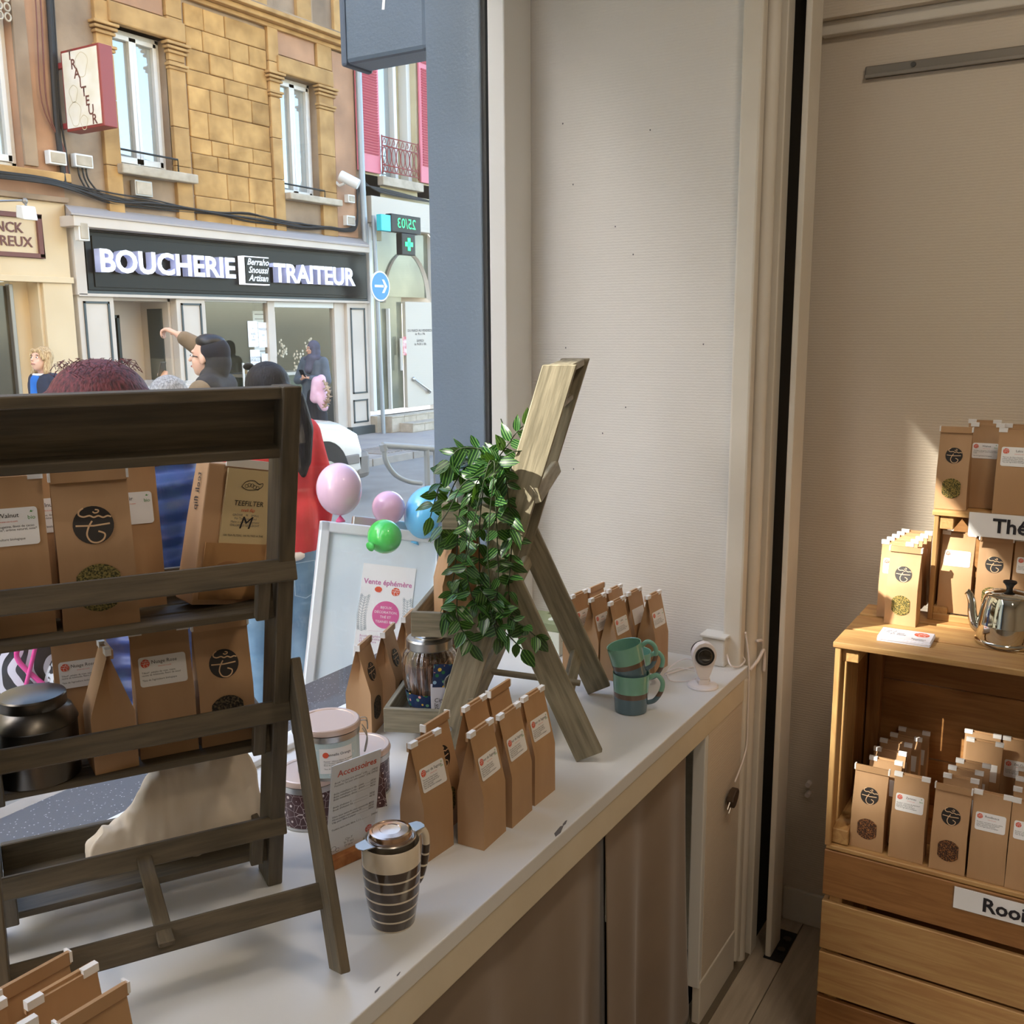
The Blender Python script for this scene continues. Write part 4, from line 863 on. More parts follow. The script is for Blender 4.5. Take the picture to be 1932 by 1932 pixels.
for k, (ps_, off) in enumerate(VN):
    pts = [pxp(x_, y_, off) for x_, y_ in ps_]
    if k not in (5, 6, 14): pts = [top*.9+V((rnd.uniform(-.02, .02), rnd.uniform(-.02, .02), 0))]+pts
    vine(pts, .0215, (.8, 1.35))
for k in range(9):                # upright crown
    a = k*2.4+.4; r_ = rnd.uniform(.03, .075); h_ = rnd.uniform(.02, .062)
    e = V((r_*math.cos(a), r_*math.sin(a), .075+h_)); mdp = V((r_*.4*math.cos(a), r_*.4*math.sin(a), .075+h_*.9))
    vine([V((.01*math.cos(a), .01*math.sin(a), .064)), mdp, e, e*1.12+V((0, 0, -.02))], .022, (.85, 1.2))
# ------------------------------------------------------------------ crates against the wall
XF, YL, XB = 2.075, .471, 2.405             # front, left side and back of the crate stack
YRt = -.13                                 # right end, outside the picture
CG = 'wooden display crates'
ca_ = thing('crate', 'bottom pine crate standing on the floor with a row sign on its front', 'crate', (0, 0, 0), group=CG)
def crate_planks(t, m1='pine', m2='pine_dark'):
    for z0, z1, mm in ((.430, .537, 'pine_dark'), (.298, .414, 'pine'), (.187, .288, 'pine'), (.074, .176, 'pine_dark'), (.0, .062, 'pine')):
        plank('front_slat', (XF+.006, YL, (z0+z1)/2), (XF+.006, YRt, (z0+z1)/2), (0, 0, 1), z1-z0, .012, M_[mm], t)
        plank('side_slat', (XF+.012, YL-.006, (z0+z1)/2), (XB-.01, YL-.006, (z0+z1)/2), (0, 0, 1), z1-z0, .012, M_[mm], t)
    for z0, z1 in ((.0, .27), (.272, .536)): plank('back_slat', (XB-.012, YL-.014, (z0+z1)/2), (XB-.012, YRt, (z0+z1)/2), (0, 0, 1), z1-z0, .010, M_['pine_dark'], t)
    for x_ in (XF+.027, XB-.03): plank('corner_post', (x_, YL-.027, .0), (x_, YL-.027, .536), (1, 0, 0), .028, .028, M_['pine'], t)
    plank('bottom_board', (XF+.17, YL-.01, .006), (XF+.17, YRt, .006), (1, 0, 0), .28, .01, M_['pine_dark'], t)
crate_planks(ca_)
cb_ = thing('crate', 'middle crate lying open side forward, filled with rooibos bags', 'crate', (0, 0, 0), group=CG)
zb, zt_ = .539, 1.0153
plank('floor_board', (XF+.06, YL-.002, zb+.005), (XF+.06, YRt, zb+.005), (1, 0, 0), .115, .010, M_['pine'], cb_)
plank('floor_board', (XF+.18, YL-.002, zb+.005), (XF+.18, YRt, zb+.005), (1, 0, 0), .115, .010, M_['pine_dark'], cb_)
plank('floor_board', (XF+.283, YL-.002, zb+.005), (XF+.283, YRt, zb+.005), (1, 0, 0), .085, .010, M_['pine_dark'], cb_)
for x0, x1, mm in ((XF-.002, XF+.045, 'pine'), (XF+.062, XF+.175, 'pine'), (XF+.182, XF+.262, 'pine_dark'), (XF+.268, XF+.330, 'pine_dark')):
    plank('side_slat', ((x0+x1)/2, YL-.006, zb+.01), ((x0+x1)/2, YL-.006, zt_-.012), (1, 0, 0), x1-x0, .012, M_[mm], cb_)
for x0, x1 in ((XF-.006, XF+.098), (XF+.108, XF+.22), (XF+.236, XF+.330)):
    plank('top_slat', ((x0+x1)/2, YL+.004, zt_-.006), ((x0+x1)/2, YRt, zt_-.006), (1, 0, 0), x1-x0, .013, M_['pine'], cb_)
for z0, z1 in ((zb+.01, zb+.124), (zb+.126, zb+.304), (zb+.306, zt_-.012)):
    plank('back_slat', (XB-.012, YL-.012, (z0+z1)/2), (XB-.012, YRt, (z0+z1)/2), (0, 0, 1), z1-z0, .010, M_['pine_dark'], cb_)
for zz in (zt_-.028, zb+.030):
    plank('corner_batten', (XF+.012, YL-.029, zz), (XB-.02, YL-.029, zz), (0, 1, 0), .034, .034, M_['pine'], cb_)
for x_ in (XB-.035,): plank('corner_post', (x_, YL-.030, zb+.05), (x_, YL-.030, zt_-.05), (1, 0, 0), .03, .03, M_['pine_dark'], cb_)
# upper crate, set back on the shelf
pc1 = atz(1749, 1168, zt_); XC = pc1.x+.0; YC = pc1.y
cc_ = thing('crate', 'small top crate carrying the upper row of tea bags', 'crate', (0, 0, 0), group=CG)
zc = atx(1745, 965, XC).z
plank('top_slat', (XC+.045, YC+.004, zc), (XC+.045, YRt, zc), (1, 0, 0), .10, .012, M_['pine'], cc_); plank('top_slat', (XC+.15, YC+.004, zc), (XC+.15, YRt, zc), (1, 0, 0), .09, .012, M_['pine'], cc_)
plank('side_slat', (XC+.022, YC-.005, zt_), (XC+.022, YC-.005, zc-.006), (1, 0, 0), .046, .010, M_['pine'], cc_); plank('side_slat', (XC+.10, YC-.005, zt_), (XC+.10, YC-.005, zc-.006), (1, 0, 0), .09, .010, M_['pine_dark'], cc_)
for zz in (zc-.022, zt_+.016): plank('corner_batten', (XC+.004, YC-.025, zz), (XR-.03, YC-.025, zz), (0, 1, 0), .030, .030, M_['pine'], cc_)
plank('front_slat', (XC+.004, YC-.01, zt_+.008), (XC+.004, YRt, zt_+.008), (0, 0, 1), .016, .010, M_['pine'], cc_)
plank('back_slat', (XR-.02, YC-.01, zt_+.14), (XR-.02, YRt, zt_+.14), (0, 0, 1), .24, .008, M_['pine_dark'], cc_)
FC = (-1, 0)
# signs
def row_sign(p0, wdt, hgt, body, label, x_, size, tx):
    t = thing('row_sign', label, 'sign', M=frame((x_, p0[1], p0[2]), (0, -1, 0), (0, 0, 1)), group='row signs on the crates')
    box('card', 0, wdt, -hgt, 0, -.001, .001, M_['paper'], t, bevel=0); box('laminate', -.003, wdt, -hgt-.003, .003, -.0005, .0005, M_['acrylic'], t, bevel=0)
    text(t, Matrix.Translation((tx, -hgt*.52, .0022)), body, size, M_['ink'], align='LEFT', off=.0011)
    MB().ell((.175 if 'Roo' in body else .135, -.005, .003), (.006, .006, .003), 12, 8).build('brass_pin', mat('brass', C('C9A54A'), .25, 1), t, smooth=True)
ps1 = atx(1829, 966, XC-.012)
row_sign(ps1, .20, .052, 'Thé', 'white card reading Thé pinned below the top row', XC-.010, .043, .048)
ps2 = atx(1800, 1676, XF-.012)
row_sign(ps2, .24, .047, 'Rooibos', 'white card reading Rooibos pinned to the bottom crate', XF-.003, .042, .053)
# bags: a row filler
GR = 'tea bags in the crates'
def rb(px, py, X, z, label, **k):
    p = atx(px, py, X); k.setdefault('group', GR); return bag_at((X, p.y, z), k.pop('n', FC), label, **k)
z0 = zb+.011
B = dict(w_=.070, d=.046, h=.192)
rb(1637, 1600, XF+.045, z0, 'stamped kraft bag with dark red tea at the left end of the middle crate', face='window', tea='tea_brown', seed=1, **B)
rb(1712, 1600, XF+.040, z0, 'kraft bag labelled Zarimes second from left in the middle crate', title='Zarimes', seed=2, **B)
rb(1788, 1640, XF+.036, z0, 'stamped kraft bag with orange flecked tea in the middle crate', face='window', tea='tea_brown', seed=3, **B)
rb(1862, 1640, XF+.036, z0, 'kraft bag labelled Rooibosca right of the flecked tea bag', title='Rooibosca', bio=False, seed=0, **B)
rb(1934, 1660, XF+.034, z0, 'kraft bag with label cut by the right picture edge in the middle crate', title='Zen Calm', bio=False, seed=1, **B)
# deeper bags seen above
for k_, (i, dx, dy, lb) in enumerate(((1, .055, .004, 'second'), (2, .11, .006, 'third'), (3, .165, .004, 'fourth'), (4, .210, -.01, 'fifth'), (5, .256, -.02, 'last'))):
    p = atx(1645, 1600, XF+.04); bag_at((XF+.04+dx, p.y-.012+dy, z0), FC, '%s kraft bag filed behind the leftmost stamped bag in the middle crate' % lb, detail=False, w_=.068, d=.043, h=.192, group=GR, seed=k_)
for k_, (dx, dy, lb) in enumerate(((.048, .0, 'second'), (.094, -.003, 'third'), (.140, -.012, 'fourth'))):
    p = atx(1795, 1640, XF+.036); bag_at((XF+.036+dx, p.y+dy, z0), FC, '%s kraft bag in the file behind the orange flecked tea bag' % lb, detail=False, w_=.068, d=.043, h=.192, group=GR, seed=k_+1)
for k_, (dx, lb) in enumerate(((.055, 'second'), (.11, 'third'), (.165, 'fourth'))):
    p = atx(1934, 1660, XF+.034); bag_at((XF+.034+dx, p.y+.004, z0), FC, '%s kraft bag in the file at the right picture edge of the middle crate' % lb, detail=False, w_=.068, d=.043, h=.192, group=GR, seed=k_+1)
for k_, (px, py, X, lb) in enumerate(((1850, 1440, XB-.042, 'tall kraft bag with Zen Calm label at the back of the middle crate'), (1856, 1430, XB-.090, 'kraft bag in front of the tall one at the back of the middle crate'), (1924, 1440, XB-.042, 'tall kraft bag with brown label at the back right of the middle crate'))):
    rb(px, py, X, z0, lb, title='Zen Calm', w_=.074, d=.045, h=.222, seed=k_, detail=(k_ != 1))
# on the shelf: left file, front bag lit by the sun
zs = zt_+.001
p_ = atz(1697, 1180, zs); 
bag_at((p_.x+.025, p_.y, zs), (-1, .03), 'sunlit stamped kraft bag with green tea on the crate shelf', face='window', tea='tea_lit', w_=.067, d=.046, h=.182, group=GR, seed=2)
for k_ in range(5):
    bag_at((p_.x+.066+.037*k_, p_.y+.026-.004*k_, zs), (-1, .02), '%s kraft bag in the short file behind the sunlit bag on the shelf' % ('first', 'second', 'third', 'fourth', 'last')[k_], title='Lakis', detail=(k_ == 0), w_=.067, d=.032, h=.182, group=GR, seed=k_)
# inside the top crate
rb(1800, 1150, XC+.035, zt_+.018, 'sun striped kraft bag labelled Dragon under the Thé card', title='Dragon', w_=.068, d=.045, h=.19, bio=False, seed=1)
rb(1870, 1150, XC+.035, zt_+.018, 'stamped kraft bag behind the kettle under the Thé card', face='window', w_=.068, d=.045, h=.19, seed=2)
rb(1938, 1150, XC+.035, zt_+.018, 'kraft bag with label right of the stamped bag behind the kettle', title='Dragon', w_=.068, d=.045, h=.19, seed=3)
# top row
zq = zc+.007
rb(1795, 950, XC+.035, zq, 'stamped kraft bag with green tea at the left of the top row', face='window', tea='tea_lit', w_=.066, d=.045, h=.19, seed=1)
rb(1852, 950, XC+.084, zq, 'kraft bag labelled Walnut set back in the top row', title='Walnut', w_=.066, d=.045, h=.195, seed=2)
rb(1846, 950, XC+.130, zq, 'kraft bag behind the Walnut bag in the top row', detail=False, w_=.066, d=.04, h=.198, seed=0)
rb(1913, 955, XC+.030, zq, 'kraft bag labelled Lakis at the right of the top row', title='Lakis', w_=.080, d=.05, h=.19, bio=False, seed=3)
rb(1920, 955, XC+.090, zq, 'kraft bag behind the Lakis bag in the top row', detail=False, w_=.078, d=.04, h=.195, seed=1)
# flyers
pf1 = atz(1650, 1207, zs); pf2 = atz(1755, 1222, zs)
xf = (pf2-pf1).normalized(); md = (pf1+pf2)/2
for k_ in range(5):
    f_ = thing('flyer', 'white flyer with orange round logo on top of the flyer pile' if k_ == 4 else 'white flyer within the pile on the crate shelf', 'flyer', M=frame((md.x+.034+.0012*math.sin(k_*2), md.y-.002+.001*math.cos(k_*3), zs+.0020*k_+.0008), xf, (-xf.y, xf.x, 0)), group='flyers on the shelf')
    box('sheet', -.052, .052, -.036, .036, -.0008, .0009, M_['paper_lilac'], f_, bevel=0)
    if k_ == 4:
        stamp(f_, Matrix.Translation((.030, .012, .0012)), .015, False, 'logo')
        text(f_, Matrix.Translation((-.048, .005, .0013)), 'Cin-T\n  le T qui\n     D tant', .012, M_['ink_grey'], align='LEFT', line=.85, shear=.2); text(f_, Matrix.Translation((.028, -.024, .0013)), 'Boutique\nTarare', .008, M_['ink'], line=.9)
# kettle
pk = atz(1893, 1221, zs)
kt = thing('kettle', 'polished steel stovetop kettle with black knob on the shelf', 'kettle', M=TR(pk.x+.03, pk.y, zs, R(90)) @ Matrix.Scale(1.08, 4))
MB().lathe([(.052, 0), (.0545, .003), (.0545, .007), (.052, .009)]+[(.0515+(.0008 if k % 2 else 0), .010+.0032*k) for k in range(11)]+[(.0505, .050), (.048, .070), (.044, .088), (.040, .097)], 56).build('body', M_['chrome'], kt, smooth=40)
MB().lathe([(.0415, .096), (.0425, .0975), (.0400, .100), (.028, .1045), (.010, .107), (.001, .1075)], 48).build('lid', M_['chrome'], kt, smooth=40)
MB().lathe([(.006, .107), (.0055, .110), (.008, .116), (.0125, .121), (.012, .124), (.001, .125)], 24).build('knob', M_['black'], kt, smooth=40)
MB().tube(bez([(.040, 0, .024), (.054, 0, .030), (.061, 0, .050), (.064, 0, .075), (.070, 0, .090), (.0745, 0, .094)], 6), [.014, .0135, .013, .0125, .012, .0115, .011, .0105, .010, .0097, .0094, .009, .0088, .0086, .0084, .0082, .008, .0078, .0076, .0074, .0072, .007, .0068, .0066, .0064, .0062, .0062, .0063, .0065, .0068, .007], 16, caps=False).build('spout', M_['chrome'], kt, smooth=True)
MB().lathe([(.0005, 0), (.006, 0)], 16, frame((.0742, 0, .0936), (0, 1, 0), (-.6, 0, .8))).build('spout_mouth', M_['void'], kt)
MB().tube(bez([(-.036, 0, .094), (-.058, 0, .110), (-.078, 0, .104), (-.086, 0, .075), (-.078, 0, .045)], 6), .0062, 12).build('handle', M_['black'], kt, smooth=True)
for k_ in range(9): MB().bb(-.003, .003, -.0535, -.0515, .012+.0035*k_, .0142+.0035*k_).build('rib_mark', M_['black'], kt) if k_ % 2 else None
# ------------------------------------------------------------------ the street
YF = 10.725; GZ = -.054
defm('asphalt', C('86847E'), .9, col2=C('7A7873'), scale=3, bump=(60, .004)); defm('pavement', C('A79D92'), .9, col2=C('98908A'), scale=2, bump=(40, .004))
st(box('ground_road', -40, 45, 3.4, 8.5, -.4, -.15, M_['asphalt'], bevel=0))
st(box('ground_pavement_near', -40, 45, 1.44, 3.28, -.4, -.06, M_['pavement'], bevel=0))
st(box('ground_pavement_far', -40, 45, 8.66, 30, -.4, GZ, M_['pavement'], bevel=0))
kb = thing('kerb', 'grey stone kerb along the far pavement', 'kerb'); kb['kind'] = 'structure'
defm('kerbstone', C('9C948A'), .85, col2=C('8C857C'), scale=6, vary=.12, bump=(30, .003))
for k in range(16): box('kerbstone', 4+k*.9, 4+k*.9+.885, 8.5, 8.66, -.4, GZ+.006, M_['kerbstone'], kb, bevel=.01)
st(box('kerb_near', -40, 45, 3.28, 3.4, -.4, -.055, M_['kerbstone'], bevel=.01))
gr = thing('pavement_grating', 'ribbed grey tactile strip on the far pavement by the car', 'grating', (11.2, 9.0, GZ))
for k in range(16): box('rib', -.45+k*.075, -.45+k*.075+.045, -.30, .30, .0, .012, M_['kerbstone'], gr, bevel=.002)
# ---- opposite row: unseen skyline, its heights shaped to steer sunbeam and skylight
st(box('wall_street_sun_block', -12.80, -10.6, YF+.05, YF+9, -.1, 15.6, mat('row_a', C('C9B48C'), .9), bevel=0))  # unseen tall block, shaped to keep direct sun off the side wall
st(box('wall_street_d', -10.6, 5.9, YF+.05, YF+9, -.1, 9.2, mat('row_d', C('D2BE98'), .9), bevel=0))
st(box('wall_street_b', -40, -12.80, YF+.05, YF+9, -.1, 13.05, mat('row_b', C('B9A88C'), .9), bevel=0))
st(box('wall_added_chimney', -15.0, -13.62, YF+.05, YF+.32, 13.0, 16.0, mat('row_c', C('9C6A50'), .9), bevel=0))  # added stack out of view, blocks the sun from the dark rack
# ------------------------------------------------------------------ butcher's house
defm('render_wall', C('7E6A56'), .95, col2=C('A88F74'), lo=.3, hi=.7, scale=2.2, detail=7, bump=(18, .006))
defm('render_pink', C('9A765C'), .95, col2=C('BE9270'), lo=.3, hi=.7, scale=1.8, detail=6, bump=(18, .005))
defm('stone_y', C('96703F'), .95, col2=C('C69A5E'), lo=.28, hi=.66, scale=3.5, detail=6, vary=.13, bump=(14, .008))
defm('stone_trim', C('9C7748'), .92, col2=C('BE965F'), lo=.28, hi=.68, scale=4, detail=6, vary=.08, bump=(14, .006))
defm('stone_sill', C('BFB19C'), .9, col2=C('A99B86'), scale=7, bump=(20, .004))
defm('shop_beige', C('CDBFAF'), .6, col2=C('C4B6A6'), scale=2); defm('shop_dark', C('3A4242'), .5); defm('pvc', C('DAD7D0'), .35)
defm('sign_black', C('141414'), .3, 0, .18); defm('black_iron', C('22231F'), .5)
defm('glow_letter', C('F2F2F6'), .4, emit=(.9, .92, 1.0), es=.55); defm('letter_side', C('B4B7D2'), .4, emit=(.55, .6, 1.0), es=.16)
win_mat = mat('house_glass', C('E6EAEA'), .04, 0, 1.0); N, L, b = nodes(win_mat); b.inputs['Base Color'].default_value = (*C('A4A8A4'), 1); b.inputs['Metallic'].default_value = .25
M_['house_glass'] = win_mat
hA = thing('butcher_building', 'ochre stone house above the butcher shop across the street', 'building', (0, YF, 0))
def fb(name, x0, x1, z0, z1, m, par=hA, y0=-.02, y1=.3, bevel=.006, **k): return box(name, x0, x1, y0, y1, z0, z1, M_[m], par, bevel=bevel, **k)
# wall built around the two windows
for x0, x1, z0, z1 in ((7.56, 8.33, 3.0, 9.4), (9.17, 11.12, 3.0, 9.4), (11.94, 13.02, 3.0, 9.4), (8.33, 9.17, 5.28, 9.4), (8.33, 9.17, 3.0, 3.66), (11.12, 11.94, 5.27, 9.4), (11.12, 11.94, 3.0, 3.57)):
    fb('wall', x0, x1, z0, z1, 'render_wall', y0=0, y1=.35, bevel=0)
fb('wall_inside', 7.56, 13.02, 3.0, 6.5, 'render_wall', y0=.9, y1=1.0, bevel=0)
rs = random.Random(11); z = 3.08
while z < 5.78:                               # ashlar between the windows
    hh = min(rs.choice((.20, .26, .30, .34)), 5.80-z); x = 9.47 + rs.uniform(-.0, .02)
    while x < 10.90:
        ww = min(rs.uniform(.28, .66), 10.92-x)
        if 10.92-x-ww < .14: ww = 10.92-x
        pr = rs.uniform(.018, .034); fb('stone', x+.003, x+ww-.003, z+.003, z+hh-.003, 'stone_y', y0=-pr, y1=.02, bevel=.014); x += ww
    z += hh
for (x0, x1), (z0, z1) in (((8.12, 8.34), (3.08, 5.9)), ((9.17, 9.42), (3.08, 5.9)), ((10.93, 11.13), (3.08, 5.9)), ((11.94, 12.26), (3.08, 5.9))):
    zz = z0
    while zz < z1-.05:
        h2 = min(rs.uniform(.45, .8), z1-zz); fb('pilaster_stone', x0, x1, zz+.003, zz+h2-.003, 'stone_trim', y0=-.06, y1=.02, bevel=.008); zz += h2
    for k, (o_, zc_) in enumerate(((.02, 4.93), (.035, 4.97), (.03, 5.12), (.05, 5.17), (.065, 5.22))): fb('capital_moulding', x0-o_, x1+o_, zc_, zc_+.035, 'stone_trim', y0=-.06-o_, y1=0, bevel=.008)
for x0, x1, z0, z1 in ((8.30, 9.44, 5.28, 5.52), (11.09, 12.26, 5.27, 5.50)): fb('lintel', x0, x1, z0, z1, 'stone_trim', y0=-.09, y1=.2, bevel=.02)
for x0, x1, z0, z1 in ((8.27, 9.44, 3.55, 3.665), (11.14, 12.28, 3.535, 3.63)): fb('window_sill', x0, x1, z0, z1, 'stone_sill', y0=-.16, y1=.2, bevel=.015)
fb('panel_above', 8.36, 9.15, 5.55, 5.85, 'render_pink', y0=-.02, y1=.0); fb('panel_above', 11.16, 11.92, 5.53, 5.85, 'render_pink', y0=-.02, y1=0)
for k, (z0, z1, o_) in enumerate(((5.84, 5.90, .07), (5.90, 5.97, .16), (5.97, 6.03, .24))): fb('cornice', 7.56, 12.75, z0, z1, 'stone_trim', y0=-o_, y1=0, bevel=.012)
fb('cornice_top', 7.56, 12.75, 6.03, 6.055, 'render_wall', y0=-.22, y1=0)
for x0, x1 in ((9.05, 9.3), (10.6, 10.95), (11.55, 11.85), (12.35, 12.6)): fb('upper_pilaster', x0, x1, 6.06, 9, 'stone_trim', y0=-.06, y1=0)
fb('render_strip', 12.30, 12.78, 3.1, 5.82, 'render_pink', y0=-.025, y1=0)
def house_window(par, x0, x1, z0, z1, label=None):
    f = MB(); t_ = .06; yy0, yy1 = .13, .19
    for a in ((x0, x0+t_, z0, z1), (x1-t_, x1, z0, z1), (x0, x1, z1-t_, z1), (x0, x1, z0, z0+t_)): f.bb(a[0], a[1], yy0, yy1, a[2], a[3])
    xm = (x0+x1)/2
    for a, c in ((x0+t_, xm), (xm, x1-t_)):
        for q in ((a, a+.055, z0+t_, z1-t_), (c-.055, c, z0+t_, z1-t_), (a, c, z1-t_-.055, z1-t_), (a, c, z0+t_, z0+t_+.075)): f.bb(q[0], q[1], yy0-.03, yy1-.02, q[2], q[3])
    w_ = f.build('window', M_['pvc'], par, bevel=.006)
    for a, c in ((x0+t_+.05, xm-.05), (xm+.05, x1-t_-.05)):
        MB().bb(a, c, yy1-.035, yy1-.028, z0+.12, z1-.10).build('pane', M_['house_glass'], w_)
        nt_ = MB()
        nn = 20; vs = []; fs = []
        for i in range(nn+1):
            xx = a+(c-a)*.5*(i/nn) if a < xm-.2 else c-(c-a)*.5*(i/nn); vs += [(xx, yy1+.05+.012*math.sin(i*1.9), z0+.1), (xx, yy1+.05+.012*math.sin(i*1.9), z1-.1)]
        for i in range(nn): fs.append((2*i, 2*i+1, 2*i+3, 2*i+2))
        nt_.add(vs, fs).build('net_curtain', M_['paper'], w_)
    return w_
house_window(hA, 8.33, 9.17, 3.66, 5.28); house_window(hA, 11.12, 11.94, 3.57, 5.27)
for x0, x1, zz in ((8.33, 9.20, 3.86), (11.12, 11.98, 3.77)):
    r_ = MB(); r_.tube([(x0, .02, zz), (x1, -.06, zz-.03), (x1, -.06, zz-.20)], .013, 8); r_.build('guard_bar', M_['black_iron'], hA, smooth=40)
# ---- butcher shopfront
sf = thing('butcher_shopfront', 'beige butcher shopfront with black fascia sign', 'shopfront', (0, YF+.13, 0))
def sb(name, x0, x1, z0, z1, m, y0=-.1, y1=.0, bevel=.006, **k): return box(name, x0, x1, y0, y1, z0, z1, M_[m], sf, bevel=bevel, **k)
MB().hexa([(7.42, -.42, 2.98), (12.72, -.42, 2.94), (12.98, -.13, 2.94), (7.55, -.13, 2.98), (7.42, -.42, 3.00), (12.72, -.42, 2.96), (12.98, -.13, 3.10), (7.55, -.13, 3.12)]).build('lead_roof', mat('lead', C('A79C94'), .7), sf)
sb('cornice_board', 7.46, 12.76, 2.86, 2.98, 'shop_beige', -.40, 0); sb('fascia_return', 7.60, 7.74, 2.09, 2.92, 'shop_beige', -.16, 0)
sb('sign_frame', 7.72, 12.99, 2.11, 2.88, 'shop_dark', -.13, 0); sb('sign_frame_inner', 7.76, 12.95, 2.15, 2.85, 'sign_black', -.150, -.10)
sb('sign_panel', 7.85, 12.86, 2.19, 2.79, 'sign_black', -.165, -.10, bevel=.002); sb('sign_lamp_rail', 7.80, 12.9, 2.835, 2.85, 'black_iron', -.20, -.16)
sb('sign_ledge', 7.62, 13.0, 2.075, 2.112, 'shop_beige', -.16, 0)
def letters(body, x0, x1, z0, z1, y):
    me = text_mesh(body, 1.0, M_['glow_letter'], align='LEFT', ext=.055, off=.028, res=3).copy()
    xs = [v.co.x for v in me.vertices]; ys = [v.co.y for v in me.vertices]
    sx_, sy_ = (x1-x0)/(max(xs)-min(xs)), (z1-z0)/(max(ys)-min(ys))
    me.transform(Matrix.Diagonal((sx_, sy_, 1, 1)) @ Matrix.Translation((-min(xs), -min(ys), 0)))
    me.materials.append(M_['letter_side'])
    for p in me.polygons:
        if abs(p.normal.z) < .5: p.material_index = 1
    return link('raised_letters', me, sf, frame((x0, y, z0), (1, 0, 0), (0, 0, 1)))
letters('BOUCHERIE', 7.86, 10.00, 2.36, 2.64, -.225); letters('TRAITEUR', 10.73, 12.52, 2.335, 2.61, -.225)
sb('name_plate_back', 10.16, 10.66, 2.29, 2.68, 'glow_letter', -.26, -.16); sb('name_plate', 10.19, 10.65, 2.305, 2.665, 'sign_black', -.275, -.25)
text(sf, frame((10.425, -.278, 2.49), (1, 0, 0), (0, 0, 1)), 'Berraho\nSnoussi\nArtisan', .125, M_['paper'], shear=.35, line=.88, off=.003)
def panel_pil(x0, x1, zs_):
    sb('pilaster', x0, x1, -.05, 2.08, 'shop_beige', -.12, 0)
    for z0, z1 in zs_:
        f = MB(); a, c = x0+.07, x1-.07
        for q in ((a, a+.025, z0, z1), (c-.025, c, z0, z1), (a, c, z0, z0+.025), (a, c, z1-.025, z1)): f.bb(q[0], q[1], -.135, -.115, q[2], q[3])
        f.build('panel_moulding', M_['shop_dark'], sf)
panel_pil(7.62, 8.12, ((.95, 2.02), (.25, .8))); panel_pil(9.08, 9.56, ((.95, 2.02), (.25, .8))); panel_pil(12.48, 12.98, ((.62, 2.0), (.14, .52)))
sb('plinth', 12.44, 13.02, -.06, .08, 'shop_dark', -.18, 0); sb('plinth', 7.58, 8.16, -.06, .12, 'shop_dark', -.16, 0)
sb('porch_back', 8.12, 9.08, -.05, 2.08, 'shop_beige', .55, .65, bevel=0); sb('porch_side', 9.04, 9.08, -.05, 2.08, 'shop_beige', 0, .6, bevel=0); sb('porch_ceiling', 8.12, 9.08, 2.04, 2.08, 'shop_beige', 0, .6, bevel=0)
gd = MB(); 
for q in ((8.16, 8.20, -.05, 1.87), (8.62, 8.66, -.05, 1.87), (8.16, 8.66, 1.83, 1.87), (8.16, 8.66, .95, .98)): gd.bb(q[0], q[1], .50, .55, q[2], q[3])
gd.build('grille_frame', M_['shop_dark'], sf)
for k in range(7): sb('grille_bar', 8.215+k*.058, 8.235+k*.058, 0, 1.83, 'shop_dark', .50, .52, bevel=0)
sb('grille_dark', 8.2, 8.62, 0, 1.83, 'sign_black', .545, .549, bevel=0)
sb('porch_moulding', 9.02, 9.04, .4, 1.95, 'shop_dark', .12, .40, bevel=0)
# shop window and its inside
defm('butcher_green', C('1E4034'), .6); defm('butcher_wall', C('6E6852'), .8)
for q in ((9.56, 9.62, 0, 2.08), (10.79, 10.93, 0, 2.08), (12.24, 12.48, 0, 2.08)): sb('window_post', *q, 'shop_beige', -.06, .04)
for q in ((10.93, 12.24, 1.99, 2.08), (10.93, 12.24, .0, .14), (9.62, 10.79, 2.05, 2.08)): sb('window_rail', *q, 'pvc', -.05, .03)
sb('door_glass', 9.62, 10.79, 0, 2.05, 'window_glass', -.012, -.006, bevel=0); sb('display_glass', 10.93, 12.24, .14, 1.99, 'window_glass', -.012, -.006, bevel=0)
sb('shop_back_wall', 9.4, 12.6, -.05, 2.2, 'butcher_wall', 2.0, 2.1, bevel=0); sb('green_panel', 9.75, 11.0, -.05, 1.85, 'butcher_green', 1.9, 2.0, bevel=0)
sb('shop_floor', 9.4, 12.6, -.08, -.03, 'butcher_wall', 0, 2.0, bevel=0); sb('counter', 10.9, 12.3, -.05, .95, 'butcher_green', .5, 1.1); sb('counter_top', 10.85, 12.3, .95, 1.0, 'pvc', .45, 1.15)
sb('shop_ceiling', 9.4, 12.6, 2.12, 2.2, 'butcher_wall', 0, 2.0, bevel=0)
for x0 in (9.4, 12.5): sb('shop_side_wall', x0, x0+.1, -.05, 2.2, 'butcher_wall', .1, 2.0, bevel=0)
for x0, z0, w_, h_, tx in ((10.42, 1.42, .19, .37, 'o\n\nAVIS\n3\nooo'), (10.62, 1.41, .19, .36, 'MASQUE\n\n(o)\n\n----'), (10.44, 1.03, .19, .35, 'BOUCHERIE\nREPUBLIQUE\n-----\n-----'), (10.66, 1.05, .14, .27, '.....\n[+]\n.....')):
    p_ = sb('notice', x0, x0+w_, z0, z0+h_, 'paper', -.018, -.013, bevel=0)
    text(p_, frame((0, -.004, 0), (1, 0, 0), (0, 0, 1)), tx, .045, M_['ink_grey'], line=.9)
mn = sb('price_board', 11.15, 11.62, 1.25, 1.95, 'paper', .62, .64, bevel=0)
for k in range(9): box('price_row', -.2, .2-.05*(k % 3), -.013, -.011, .29-.07*k, .305-.07*k, M_['orange' if k in (4, 6) else 'ink_grey'], mn, bevel=0)
defm('yellow', C('E0A92E'), .5); sb('yellow_box', 10.98, 11.30, 1.0, 1.12, 'yellow', .52, .7)
hd_ = MB(); 
